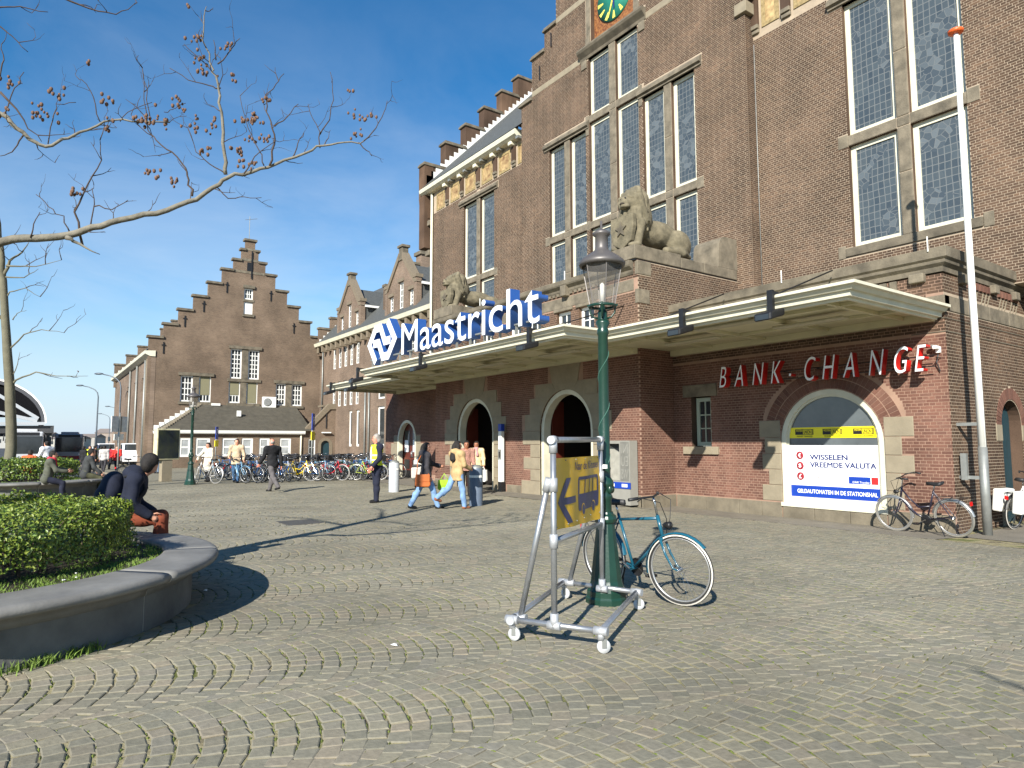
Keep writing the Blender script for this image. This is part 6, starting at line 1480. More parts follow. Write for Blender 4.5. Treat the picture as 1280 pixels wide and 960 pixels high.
# vans and cars down the street
def car(loc, rz, label, col, kind='van'):
    t = thing('parked_'+kind, label, kind, loc, rz); p_ = mat('car paint '+str(col), srgb(*col), rough=.25, var=.03, coat=.5); L_, H_, Wd = (4.9, 2.0, .95) if kind == 'van' else (4.2, 1.45, .88)
    f_ = Fr((0, -Wd, 0), (1, 0, 0), (0, -1, 0))
    prof = [(-L_, .3), (0, .3), (.02, .75), (-.1, .95), (-.7 if kind == 'van' else -1.1, 1.05), (-1.25 if kind == 'van' else -1.8, H_), (-L_+.15, H_), (-L_, .9)]
    b = MB(); b.prism(f_, prof, -2*Wd, 0, back=True); b.build('body', p_, t, recalc=True, bevel=.06)
    wx = (-.78, -1.27) if kind == 'van' else (-1.18, -1.82)
    b = MB(); b.add([(wx[0]+.0, -Wd*.86, 1.1), (wx[0]+.0, Wd*.86, 1.1), (wx[1]+.06, Wd*.8, H_-.1), (wx[1]+.06, -Wd*.8, H_-.1)], [(0, 1, 2, 3)]); b.v = [(x+.03, y, z+.02) for x, y, z in b.v]; b.build('windscreen', M_WGLASS, t, recalc=False)
    for s in (-1, 1):
        MB().box(-L_+.6, wx[1]-.1, s*(Wd+.004)-.004, s*(Wd+.004)+.004, 1.05, H_-.15).build('side_window', M_WGLASS, t); MB().box(-.06, .03, s*Wd*.75-.14, s*Wd*.75+.14, .68, .84).build('headlight', M_WHITE, t)
        for x in (-.85, -L_+.85): MB().lathe([(.15, -.1), (.33, -.1), (.33, .1), (.15, .1), (0, .08)], (x, s*(Wd-.06), .33), 14, 'y').build('wheel', M_BLACK, t)
for u, w_, rz, lb, col, kd in ((168, 62, -.05, 'white delivery van parked beside the gabled building', (226, 228, 230), 'van'), (133, 78, -.05, 'white van further down the street left of the square sign', (222, 224, 228), 'van'), (118, 72, -.05, 'yellow green car in the street right of the grey bus', (186, 196, 60), 'car'), (122, 98, -.05, 'white car far down the street behind the yellow car', (220, 222, 224), 'car'), (150, 92, -.05, 'white car beyond the delivery van', (224, 224, 226), 'car')):
    p = W3(u, 575, w_); car((p.x, p.y, -.335), rz, lb, col, kd)

# ================================================================ BICYCLES
M_TYRE = mat('tyre rubber', (.016, .016, .016), rough=.8); M_TYREG = mat('dusty tyre', srgb(126, 122, 112), rough=.85); M_WALLT = mat('pale tyre wall', srgb(196, 192, 182), rough=.7); M_CHROME = mat('chromed steel', srgb(196, 196, 196), rough=.2, metal=.95, var=.05); M_RIM = mat('aluminium rim', srgb(176, 176, 174), rough=.35, metal=.7, var=.05); M_BSAD = mat('black saddle', (.02, .02, .021), rough=.55); M_REDL = mat('red reflector', srgb(190, 24, 24), rough=.3)
def paint(n, r, g, b): return mat(n, srgb(r, g, b), rough=.28, var=.06, coat=.4)
def wheel_parts(b_parent, c, R, steer, tyre, full, spk=28):
    """wheel > tyre, rim, spokes; built round its hub and turned by the steering angle"""
    Rm = Matrix.Rotation(steer, 3, 'Z')
    def tx(b): b.v = [tuple(Rm@Vector(p)) for p in b.v]; return b
    b = MB(); b.torus((0, 0, 0), R-.019, .019, n=40 if full else 20, m=8 if full else 5); w = tx(b).build('wheel', tyre, b_parent, recalc=False); w.location = c
    b = MB(); b.torus((0, 0, 0), R-.043, .011, n=36 if full else 16, m=6 if full else 4, flat=1.2); tx(b).build('rim', M_RIM, w, recalc=False)
    b = MB(); b.lathe([(.0, -.05), (.008, -.05), (.008, -.03), (.022, -.028), (.022, -.02), (.013, -.015), (.013, .015), (.022, .02), (.022, .028), (.008, .03), (.008, .05), (0, .05)], n=8, axis='y'); tx(b).build('hub', M_CHROME, w, recalc=False)
    b = MB(); n = spk if full else 12
    for i in range(n):
        a = 2*math.pi*i/n; h = a+(.5 if i % 2 else -.5); y = .024*(1 if (i//2) % 2 else -1)
        b.tube([(.02*math.cos(h), y, .02*math.sin(h)), ((R-.05)*math.cos(a), 0, (R-.05)*math.sin(a))], .0012 if full else .002, 3, cap=False)
    tx(b).build('spokes', M_CHROME, w, kind='stuff', recalc=False)
    if full: 
        b = MB(); b.torus((0, 0, 0), R-.019, .0193, n=40, m=8); b.f = [f for i, f in enumerate(b.f) if i % 8 in (1, 6)]; b.m = [0]*len(b.f); b.sm = [True]*len(b.f); tx(b).build('tyre_wall', M_WALLT if tyre is not M_TYREG else M_RIM, w, recalc=False)
    return w
def bicycle(name, label, loc, rz, col, style='diamond', full=True, steer=0, tyre=None, group=None, bars='flat', mud=None, rack=True, lean=0, basket=False, bag=None):
    t = thing(name, label, 'bicycle', loc, rz, group); t.rotation_euler = (lean, 0, rz)
    R = .35; rc, fc = Vector((-.53, 0, R)), Vector((.55, 0, R)); bb = Vector((-.06, 0, .29)); st_ = Vector((-.25, 0, .84)); ht = Vector((.33, 0, .87)); hb = Vector((.385, 0, .66)); n = 8 if full else 5
    tyre = tyre or M_TYRE; P_ = col; S3 = Matrix.Rotation(steer, 3, 'Z')
    def sr(p): return S3@(Vector(p)-hb)+hb if True else p
    f = MB(); 
    if style == 'diamond': f.tube([st_+Vector((.02, 0, -.06)), ht+Vector((.0, 0, -.03))], .016, n); f.tube([bb, hb], .018, n)
    else:
        f.tube([bb+Vector((.01, 0, .0)), (.12, 0, .36), (.26, 0, .5), hb], .019, n)
        if style == 'lady': f.tube([bb*.55+st_*.45, (.06, 0, .5), (.22, 0, .66), ht+Vector((.01, 0, -.04))], .015, n)
    f.tube([bb, st_], .016, n); f.tube([ht, hb], .02, n)
    for s in (-1, 1): f.tube([bb+Vector((0, s*.03, 0)), rc+Vector((0, s*.06, 0))], .009, 5); f.tube([st_+Vector((.01, s*.015, -.04)), rc+Vector((0, s*.06, 0))], .008, 5)
    f.lathe([(.022, -.04), (.022, .04)], bb, 8, 'y'); f.build('frame', P_, t)
    fk = MB(); 
    for s in (-1, 1): fk.tube([sr(hb+Vector((0, s*.05, -.03))), sr((.43, s*.055, .5)), sr((.5, s*.055, .37)), sr(fc+Vector((0, s*.05, 0)))], [.014, .013, .01, .008], 6)
    fk.tube([sr(hb+Vector((0, -.06, -.02))), sr(hb+Vector((0, .06, -.02)))], .016, 6); fk.build('fork', P_, t)
    wheel_parts(t, rc, R, 0, tyre, full); wheel_parts(t, sr(fc), R, steer, tyre, full)
    s_ = MB(); s_.tube([st_, st_+Vector((-.03, 0, .1))], .012, 6); s_.build('seat_post', M_CHROME, t)
    s_ = MB(); k = 0
    s_.v = []; prof = [(-.14, .085, .02), (-.1, .1, .0), (-.02, .08, -.005), (.06, .035, 0), (.14, .02, .0)]
    top = [(x, w_, z) for x, w_, z in prof]; vs = []
    for x, w_, z in prof: vs += [(x, -w_, z-.03), (x, -w_*.7, z+.015), (x, 0, z+.022), (x, w_*.7, z+.015), (x, w_, z-.03), (x, 0, z-.045)]
    fs = [(i*6+j, (i+1)*6+j, (i+1)*6+(j+1) % 6, i*6+(j+1) % 6) for i in range(4) for j in range(6)]+[tuple(range(6)), tuple(range(24, 30))[::-1]]
    s_.add([(x-.28, y, z+.975) for x, y, z in vs], fs); s_.sm = [True]*len(s_.f); s_.build('saddle', M_BSAD, t)
    h = MB(); stt = Vector((.29, 0, 1.05)); h.tube([ht, Vector((.3, 0, 1.0)), stt], .013, 6); h.build('stem', M_CHROME, t)
    if bars == 'flat': pts = [(.2, -.31, 1.06), (.26, -.2, 1.065), (.31, 0, 1.06), (.26, .2, 1.065), (.2, .31, 1.06)]
    else: pts = [(.08, -.27, 1.08), (.2, -.3, 1.1), (.32, -.2, 1.08), (.33, 0, 1.06), (.32, .2, 1.08), (.2, .3, 1.1), (.08, .27, 1.08)]
    h = MB(); h.tube([sr(p) for p in pts], .011, 6); h.build('handlebar', M_CHROME if not full else M_BLACK, t)
    for a, c in ((pts[0], pts[1]), (pts[-1], pts[-2])):
        MB().tube([sr(a), sr(Vector(a).lerp(Vector(c), .85))], .017, 7).build('grip', M_BSAD, t)
        if full:
            MB().tube([sr(Vector(c)+Vector((.03, 0, .0))), sr(Vector(a).lerp(Vector(c), .3)+Vector((.06, 0, -.02)))], .006, 5).build('brake_lever', M_BLACK, t)
            MB().tube([sr(Vector(c)+Vector((.03, 0, .0))), sr((.44, c[1]*.6, 1.02)), sr((.46, c[1]*.2, .85)), sr((.43, 0, .7))], .004, 4).build('brake_cable', M_BLACK, t)
    mp_ = mud or P_
    if full or rack:
        for c, st2, a0, a1 in ((rc, 0, .05*math.pi, .95*math.pi), (sr(fc), steer, .22*math.pi, 1.06*math.pi)):
            b = MB(); N2 = 14 if full else 8; S4 = Matrix.Rotation(st2, 3, 'Z'); vs = []
            for i in range(N2+1):
                w_ = a0+(a1-a0)*i/N2
                for y, r in ((-.028, R+.004), (-.016, R+.018), (.016, R+.018), (.028, R+.004)): vs.append(tuple(S4@Vector((r*math.cos(w_), y, r*math.sin(w_)))+Vector(c)))
            b.add(vs, [(i*4+j, i*4+4+j, i*4+5+j, i*4+1+j) for i in range(N2) for j in range(3)]); b.sm = [True]*len(b.f); b.build('mudguard', mp_, t, recalc=False)
    if rack:
        b = MB()
        for y in (-.06, .06): b.tube([(-.3, y, .72), (-.8, y, .73)], .006, 5); b.tube([(-.72, y, .73), (rc.x, y*1.1, rc.z)], .005, 5)
        b.tube([(-.3, -.06, .72), (-.3, .06, .72)], .006, 5); b.tube([(-.55, -.06, .725), (-.55, .06, .725)], .005, 5); b.tube([(-.8, -.06, .73), (-.8, .06, .73)], .006, 5); b.build('luggage_rack', M_BLACK if full else M_CHROME, t)
    MB().box(-.87, -.85, -.03, .03, .6, .67).build('rear_light', M_REDL, t)
    b = MB(); b.lathe([(.09, .035), (.095, .045), (.08, .05), (.02, .05)], bb, 18, 'y'); b.tube([bb+Vector((0, .05, 0)), rc+Vector((0, .05, .04))], .008, 5); b.build('chain_guard', M_BLACK, t)
    for s, a in ((1, -.5), (-1, math.pi-.5)):
        e = bb+Vector((.165*math.cos(a), s*.06, .165*math.sin(a))); MB().tube([bb+Vector((0, s*.055, 0)), e], .009, 5).build('crank', M_CHROME, t); MB().box(e.x-.045, e.x+.045, e.y, e.y+s*.09, e.z-.012, e.z+.012).build('pedal', M_BLACK, t)
    if full:
        b = MB(); b.lathe([(.005, -.06), (.03, -.03), (.04, .02), (.036, .035), (0, .04)], (0, 0, 0), 10, 'x'); S5 = Matrix.Rotation(steer, 3, 'Z'); b.v = [tuple(S5@Vector(p)+sr((.45, 0, .78))) for p in b.v]; b.build('headlamp', M_BLACK, t)
        MB().tube([(-.28, .07, .3), (-.42, .16, .02)], .008, 5).build('kickstand', M_BLACK, t)
    if basket:
        b = MB(); b.prism(Fr((.3, -.17, .82), (1, 0, 0), (0, -1, 0)), [(.05, 0), (.35, .0), (.42, .25), (.0, .25)], -.34, 0, back=True); b.build('basket', M_BSAD, t, recalc=False)
    if bag:
        for s in (-1, 1): MB().box(-.84, -.34, s*.09, s*.26, .34, .78).build('pannier', bag, t, bevel=.03)
    return t
M_TEALB = paint('teal bicycle paint', 28, 86, 106); M_VIOLET = paint('dark violet bicycle paint', 34, 30, 46)
nb = bicycle('city_bicycle', 'turquoise city bicycle leaning on the near green street lamp', (-5.1, 5.26, 0), -.03, M_TEALB, 'diamond', True, .3, M_TYRE, mud=M_TEALB, lean=.06)
bicycle('city_bicycle', 'dark violet bicycle with two curved tubes leaning on the bank wall', (-5.92, 13.72, gz(-5.9, 13.7)), math.pi-.1, M_VIOLET, 'lady', True, .12, M_TYREG, mud=M_RIM, lean=-.17, bars='swept')
bicycle('city_bicycle', 'white bicycle with white pannier bags beside the green side door', (-5.16, 16.35, gz(-5.1, 16)), 1.45, paint('white bicycle paint', 224, 224, 220), 'lady', True, .2, M_TYRE, mud=M_BLACK, lean=.1, bars='swept', bag=M_WHITE)
fb = bicycle('city_bicycle', 'white and chrome bicycle standing askew at the foot of the far green lamp', (-29.4, 5.75, gz(-29.4, 5.7)), -2.55, paint('silver bicycle paint', 190, 188, 184), 'lady', True, -.5, M_TYREG, mud=M_RIM, bars='swept', bag=None, lean=.14)
bicycle('city_bicycle', 'black bicycle parked against the square sign pole', (-32.3, 3.5, 0), 2.2, paint('black bicycle paint', 26, 26, 28), 'diamond', True, .2, M_TYRE, lean=.05)
# bicycles in the stands before the annex
G = 'bicycles in the stands before the annex'
cols = [('black', (24, 24, 26)), ('blue', (40, 84, 140)), ('silver', (170, 172, 174)), ('dark green', (30, 60, 46)), ('pale blue', (120, 160, 186))]
P0 = []
for i, (nm, c) in enumerate(cols): P0.append(bicycle('parked_bicycle', 'parked bicycle in the crowded stands before the annex', (0, 0, -50), 0, paint('rack bicycle paint '+nm, *c), ['lady', 'diamond', 'omafiets'][i % 3], False, (.25, -.3, .1, 0, .4)[i], bars='swept' if i % 2 else 'flat', group=None, rack=i % 2 == 0, basket=(i == 2)))
def ordinal(n):
    w = 'zeroth first second third fourth fifth sixth seventh eighth ninth tenth eleventh twelfth thirteenth fourteenth fifteenth sixteenth seventeenth eighteenth nineteenth'.split()
    return w[n] if n < 20 else ('twentieth' if n == 20 else 'thirtieth' if n == 30 else ('twenty ' if n < 30 else 'thirty ')+w[n % 10])
trees_ = [[(c, kids(c)) for c in kids(p)] for p in P0]
rr_ = random.Random(5); k = 0; first_used = set()
for row, (xo, lab) in enumerate(((-29.2, 'front row'), (-31.4, 'middle row'), (-34.6, 'back row'))):
    ny_ = (20, 25, 30)[row]; nth = 1
    for j in range(ny_):
        y = 7.0+j*(.345 if row == 0 else .36)+rr_.uniform(-.09, .09)+row*.15
        x = xo+rr_.uniform(-.15, .15)+.14*(y-7)
        if row == 0 and (9.0 < y < 9.7 or 10.35 < y < 10.9): continue
        i = rr_.randrange(5); rz = .35+rr_.uniform(-.25, .25)+(math.pi if rr_.random() < .3 else 0)
        lb = 'parked %s bicycle, %s from the left in the %s of the stands' % (cols[i][0], ordinal(nth), lab); nth += 1
        z = gz(x, y)
        if i not in first_used: o = P0[i]; o.location = (x, y, z); first_used.add(i); o['label'] = lb; o['group'] = G
        else: o = copy_thing(P0[i], (x, y, z), rz, lb, None, trees_[i])
        o['group'] = G
        o.rotation_euler = (rr_.uniform(-.12, .12), 0, rz); k += 1
bicycle('parked_bicycle', 'bright yellow bicycle in the front row of the stands', (-28.9, 9.35, 0), .95, paint('yellow bicycle paint', 226, 196, 30), 'lady', True, .2, group=G); bicycle('parked_bicycle', 'red bicycle right of the yellow one in the stands', (-28.5, 10.6, 0), .9, paint('red bicycle paint', 176, 30, 44), 'lady', True, -.2, group=G)
bicycle('parked_bicycle', 'pale lime bicycle at the right end of the stands left of the vest man', (-27.7, 12.0, 0), .85, paint('lime bicycle paint', 170, 186, 70), 'lady', True, .1, tyre=M_TYREG, group=G)
t = thing('moped', 'cream moped parked behind the grey bollard', 'moped', (-22.3, 11.6, 0), 2.6)
f_ = Fr((0, -.18, 0), (1, 0, 0), (0, -1, 0)); M_MOP = paint('cream moped paint', 200, 196, 186)
b = MB(); b.prism(f_, [(-.75, .35), (-.2, .25), (.3, .25), (.5, .55), (.58, 1.0), (.48, 1.0), (.36, .45), (-.05, .4), (-.1, .72), (-.85, .75)], -.36, 0, back=True); b.build('body', M_MOP, t, bevel=.05); MB().box(-.8, -.1, -.14, .14, .75, .84).build('seat', M_BSAD, t, bevel=.03); MB().tube([(.5, -.33, 1.08), (.54, 0, 1.1), (.5, .33, 1.08)], .02, 6).build('handlebar', M_BLACK, t); b = MB(); b.ball((.6, 0, 1.0), .09, 10, 6); b.build('headlight', M_CHROME, t)
for x in (-.6, .62): MB().torus((x, 0, .24), .18, .06, n=18, m=6).build('wheel', M_TYRE, t, recalc=False)

# ================================================================ PLANTERS, HEDGES, TREES
M_BLUEST = mat('grey bluestone', srgb(120, 118, 113), rough=.6, var=.3, scale=2.4, bump=.1, bscale=45, det=8, spec=.4); M_BLUEW = mat('stained concrete', srgb(104, 104, 100), rough=.85, var=.35, scale=1.8, bump=.2, bscale=40, det=8)
M_JOINT = mat('pale mortar joint', srgb(176, 172, 160), rough=.9); M_SOIL = mat('dark soil', (.03, .022, .014), rough=.95, var=.4, scale=8, bump=.6, bscale=30)
def ringseg(prof, a0, a1, n, c):
    vs = []; k = len(prof); fs = []
    for i in range(n+1):
        w_ = a0+(a1-a0)*i/n
        for r, z in prof: vs.append((c[0]+r*math.cos(w_), c[1]+r*math.sin(w_), z))
    for i in range(n):
        for j in range(k): fs.append((i*k+j, (i+1)*k+j, (i+1)*k+(j+1) % k, i*k+(j+1) % k))
    return vs, fs+[tuple(range(k)), tuple(n*k+j for j in range(k))[::-1]]
COPE = [(2.05, .48), (2.055, .5), (2.08, .508), (2.5, .5), (2.545, .494), (2.57, .475), (2.576, .45), (2.566, .425), (2.54, .412), (2.47, .408), (2.42, .395), (2.375, .37), (2.35, .335), (2.342, .30), (2.05, .30)]
def planter(pc, label, first=None):
    t = thing('planter', label, 'planter', (pc[0], pc[1], 0)); n = 11; a_ = .25
    for i in range(n):
        a0, a1 = a_+2*math.pi*i/n+.0022, a_+2*math.pi*(i+1)/n-.0022
        b = MB(); v, f = ringseg(COPE, a0, a1, 14, (0, 0)); b.add(v, f); b.sm = [True]*len(b.f); o = b.build('coping_stone', M_BLUEST, t); 
        m = o.data; m.polygons.foreach_set('use_smooth', [True]*len(m.polygons))
        b = MB(); v, f = ringseg([(2.33, .302), (2.05, .302), (2.05, -.05), (2.33, -.05)], a0, a1, 14, (0, 0)); b.add(v, f); b.build('wall_stone', M_BLUEW, t)
        b = MB(); v, f = ringseg([(max(2.06, r-.003), z-(.003 if z > .4 else -.001)) for r, z in COPE[:-1]]+[(2.327, .3), (2.327, 0), (2.06, 0)], a1-.001, a1+.0052, 1, (0, 0)); b.add(v, f); b.build('joint', M_JOINT, t)
    b = MB(); b.lathe([(0, .45), (1.2, .46), (2.06, .455)], n=40); b.build('soil', M_SOIL, t); return t
planter(PC, 'round bluestone planter ring with clipped hedge in the left foreground')
planter(PC2, 'round stone planter ring further back at the left with people sitting on it')
def leaves(name, label, pc, r, zb, zt, n, size, mats, cat='hedge', squash=1.0, seed=1):
    """clipped hedge: thousands of small leaves spread through a lumpy slab, over bare stems"""
    g = np.random.default_rng(seed); t = thing(name, label, cat, (pc[0], pc[1], zb))
    def outline(a): return r*(1+.035*np.sin(3*a+1)+.03*np.sin(7*a)+.02*np.sin(13*a+2))
    a = g.uniform(0, 2*np.pi, n); h = zt-zb
    top = g.random(n) < .5
    q = np.sqrt(g.random(n)); ra = outline(a)
    lump = lambda x, y: .035*np.sin(x*6.1+y*3)+.03*np.sin(y*7.3-x*2+1)+.02*np.sin(x*15)*np.sin(y*14)
    rr = np.where(top, q*ra, ra*(1-.16*g.random(n)**1.6)); x, y = rr*np.cos(a), rr*np.sin(a)*squash
    edge = np.clip((rr/ra-.8)/.2, 0, 1); ht = h*(1-.22*edge**2)+lump(x, y)
    z = np.where(top, ht-.1*g.random(n)**1.7, .10+(ht-.08)*g.random(n)**.75)
    bulge_ = 1+.05*np.sin(z*9+a*9)
    P = np.stack([x*bulge_, y*bulge_, z], -1); P += g.normal(0, .012, P.shape)
    stray = g.random(n) < .03; P[stray, 2] += g.uniform(0, .06, stray.sum())
    nrm = np.stack([np.cos(a)*(.3+.7*edge), np.sin(a)*(.3+.7*edge), np.where(top, 1.0, .35)], -1)+g.normal(0, .55, P.shape); nrm /= np.linalg.norm(nrm, axis=1, keepdims=True)
    u = np.cross(nrm, g.normal(size=P.shape)); u /= np.linalg.norm(u, axis=1, keepdims=True); v = np.cross(nrm, u); s = g.uniform(.6, 1.25, (n, 1))*size
    V = np.stack([P-u*s, P+v*s*.5+nrm*s*.15, P+u*s, P-v*s*.5+nrm*s*.15], 1).reshape(-1, 3)
    link('foliage', np_mesh('foliage', V, np.arange(n*4).reshape(-1, 4), mats, matidx=g.integers(0, len(mats), n)), t, kind='stuff')
    b = MB()
    for i in range(90):
        w_ = g.uniform(0, 6.28); q_ = r*math.sqrt(g.random())*.93; x_, y_ = q_*math.cos(w_), q_*math.sin(w_)
        b.tube([(x_, y_, -.02), (x_+g.normal(0, .05), y_+g.normal(0, .05), h*.45), (x_+g.normal(0, .1), y_+g.normal(0, .1), h*.85)], [.012, .008, .004], 4)
    b.build('stems', mat('hedge stems', (.07, .05, .035), rough=.9), t, kind='stuff'); return t
LV = [mat('hedge leaf yellow green', (.17, .23, .026), rough=.45, var=.25, scale=5), mat('hedge leaf mid green', (.11, .175, .022), rough=.4, var=.25, scale=5), mat('hedge leaf deep green', (.03, .06, .013), rough=.4, var=.25, scale=5), mat('hedge leaf light', (.22, .27, .04), rough=.5, var=.2, scale=5)]
leaves('hedge', 'clipped green hedge filling the near planter', (PC[0]-.09, PC[1]+.2), 1.56, .45, 1.0, 60000, .019, LV)
leaves('hedge', 'low dark hedge in the far planter behind the seated people', (PC2[0]-.2, PC2[1]-.1), 1.75, .45, 1.12, 12000, .04, LV[1:3]+LV[:1], seed=3)
for pc, nn, per, hm, bl in ((PC, 1500, 9, .045, .0045), (PC2, 300, 9, .08, .012)):
    a = rng.uniform(0, 2*np.pi, nn); r_ = np.sqrt(rng.uniform(1.35**2, 2.04**2, nn)); tufts('grass', np.stack([pc[0]+r_*np.cos(a), pc[1]+r_*np.sin(a), np.full(nn, .452)], -1), hm*.4, hm, M_GRASS, per, .03, bl)
a = rng.uniform(0, 6.28, 30); r_ = rng.uniform(1.7, 2.0, 30); b = MB()
for i in range(26): b.ball((PC[0]+r_[i]*math.cos(a[i]), PC[1]+r_[i]*math.sin(a[i]), .5), .011, 6, 3, (1, 1, .4))
b.build('daisy', M_WHITE, kind='stuff')
# litter: a few scraps of paper and cigarette ends
for i, (x, y, s, lb) in enumerate(((-5.02, 2.42, .035, 'scrap of white paper lying on the setts left of the trolley'), (-8.05, 1.62, .03, 'crumpled white tissue in the shade of the near planter'))):
    b = MB(); b.add([(x-s, y-s*.5, .006), (x+s*.4, y-s*.6, .012), (x+s, y+s*.4, .006), (x-s*.2, y+s*.7, .015), (x, y, .022)], [(0, 1, 4), (1, 2, 4), (2, 3, 4), (3, 0, 4)]); b.build('paper_scrap', M_WHITE, label=lb, cat='litter', recalc=False)
# ---- bare trees
M_BARK = mat('pale grey bark', srgb(116, 111, 98), rough=.9, var=.35, scale=7, bump=.4, bscale=30, det=8); M_BARKG = mat('greenish bark', srgb(106, 102, 84), rough=.9, var=.25, scale=3, bump=.4, bscale=24, det=8); M_TWIG = mat('dark twig bark', srgb(72, 60, 52), rough=.9, var=.3, scale=20); M_POD = mat('brown seed pods', srgb(104, 78, 62), rough=.8, var=.4, scale=60)
def wiggle(pts, amp, sub=3, g=random):
    """subdivide a limb and add small kinks"""
    out = [Vector(pts[0])]
    for i in range(len(pts)-1):
        a, c = Vector(pts[i]), Vector(pts[i+1])
        for k in range(1, sub+1):
            p = a.lerp(c, k/sub); 
            if k < sub: p += Vector((g.gauss(0, amp), g.gauss(0, amp), g.gauss(0, amp)))
            out.append(p)
    return out
rt_ = random.Random(11)
def twigs(b, pts, r, depth, every=.22, ln=.35, pods=None):
    """side shoots along a limb, forking twice"""
    L_ = 0
    for i in range(1, len(pts)):
        L_ += (pts[i]-pts[i-1]).length
        if L_ > every*rt_.uniform(.6, 1.4):
            L_ = 0; t_ = (pts[i]-pts[i-1]).normalized(); s = Vector((rt_.gauss(0, 1), rt_.gauss(0, 1), rt_.gauss(.35, .8))); s = (s-t_*s.dot(t_)).normalized()
            d = (t_*.55+s*.8).normalized(); l = ln*rt_.uniform(.5, 1.2); p = [pts[i]]
            for k in range(4): d = (d+Vector((rt_.gauss(0, .28), rt_.gauss(0, .28), rt_.gauss(.16, .25)))).normalized(); p.append(p[-1]+d*l/4)
            b.tube(p, [r, r*.8, r*.65, r*.5, r*.3], 4, cap=False)
            if depth: twigs(b, p, r*.65, depth-1, every*.55, ln*.5, pods)
            elif pods is not None and rt_.random() < .12: pods.append(p[-1])
def podcluster(b, p, n=7, s=.05):
    for k in range(n):
        q = p+Vector((rt_.gauss(0, s*.8), rt_.gauss(0, s*.8), rt_.gauss(0, s*.55))); b.ball(q, rt_.uniform(.011, .018), 5, 4, (1, 1, 1.35)); 
def tree(name, label, base, trunk, tr, limbs, pods=(), barkm=None, tw=(.0055, 1, .2, .26), podsize=.05):
    t = thing(name, label, 'tree', base); B = Vector(base)
    tp = wiggle([Vector(p)-B for p in trunk], .02, 3, rt_); n = len(tp); MB().tube(tp, [tr[0]+(tr[1]-tr[0])*i/(n-1) for i in range(n)], 14).build('trunk', barkm or M_BARK, t)
    tb = MB(); extra = []
    for pts, r0, r1, tw_on in limbs:
        p = wiggle([Vector(q)-B for q in pts], .012 if r0 > .015 else .008, 3, rt_); n = len(p); MB().tube(p, [r0+(r1-r0)*(i/(n-1))**.8 for i in range(n)], 9 if r0 > .02 else 6).build('branch', barkm or M_BARK if r0 > .012 else M_TWIG, t)
        if tw_on: twigs(tb, p[1:], min(tw[0], r0*.5), tw[1], tw[2]/tw_on, tw[3], extra)
    if tb.v: tb.build('twigs', M_TWIG, t, kind='stuff', recalc=False)
    pb = MB()
    for p in pods: podcluster(pb, Vector(p)-B, 8, podsize)
    for p in extra[:30]: podcluster(pb, p, 3, podsize*.5)
    if pb.v: pb.build('seed_pods', M_POD, t, kind='stuff', recalc=False)
    return t
# near tree: its trunk stands in the near planter just out of the picture, one long limb reaching over the square
def wl(u): return 6.25+.75*max(0, min(1, u/480))
def PX(l, dw=0): return [W3(u, v, wl(u)+dw) for u, v in l]
limb = PX([(0, 303), (45, 298), (85, 294), (115, 284), (150, 275), (195, 267), (235, 252), (265, 235), (283, 223), (315, 215), (345, 205), (380, 192), (405, 182), (430, 178), (455, 176)])
TB = Vector((-8.5, -.95, .44)); fork = Vector((-8.42, -.8, 3.15))
NB = [([fork, (-8.1, -.55, 3.42)]+limb, .047, .006, .9)]
A_ = [[(282, 218), (281, 195), (278, 150), (275, 120), (270, 95), (262, 78), (253, 50), (255, 20), (258, 8)], [(270, 95), (248, 72), (230, 55)], [(276, 110), (262, 107), (235, 100), (212, 85)], [(272, 80), (290, 60), (300, 48)], [(270, 75), (267, 50)],
      [(240, 245), (236, 225), (232, 210), (215, 190), (195, 175), (185, 163), (183, 140), (180, 115), (178, 85)], [(455, 176), (470, 160), (480, 140), (484, 126)], [(448, 178), (458, 188), (465, 195)], [(400, 185), (400, 165), (392, 150), (385, 130)], [(400, 168), (412, 150), (417, 125), (413, 90)],
      [(337, 207), (343, 180), (340, 160), (333, 140), (332, 120), (345, 105), (355, 92)], [(343, 158), (360, 145), (373, 130)], [(330, 207), (325, 190), (310, 160), (300, 120)], [(283, 218), (262, 205), (245, 190), (235, 160)], [(270, 233), (285, 248), (305, 246), (327, 247)],
      [(83, 297), (100, 305), (125, 318)], [(103, 306), (93, 265), (110, 230), (127, 200), (125, 175)], [(113, 284), (118, 255), (115, 235)], [(118, 258), (140, 262), (160, 250)], [(87, 290), (80, 270), (60, 258), (45, 243)], [(38, 297), (42, 280), (50, 265)], [(305, 217), (318, 196), (345, 176)], [(365, 198), (372, 180), (380, 165)]]
for i, l in enumerate(A_): NB.append((PX(l, rt_.uniform(-.05, .05)), {0: .02, 5: .011, 15: .024, 10: .011, 16: .012}.get(i, .007), .003, 1.15 if i not in (15,) else 0))
up2 = Vector((-8.4, -.85, 4.6))
def P2(l): return [W3(u, v, 6.1+.5*u/210) for u, v in l]
NB.append(([up2, W3(-70, 110, 6.1)]+P2([(0, 142), (20, 160), (45, 178), (65, 182), (100, 165), (130, 152), (165, 152), (212, 153)]), .028, .006, 1.3))
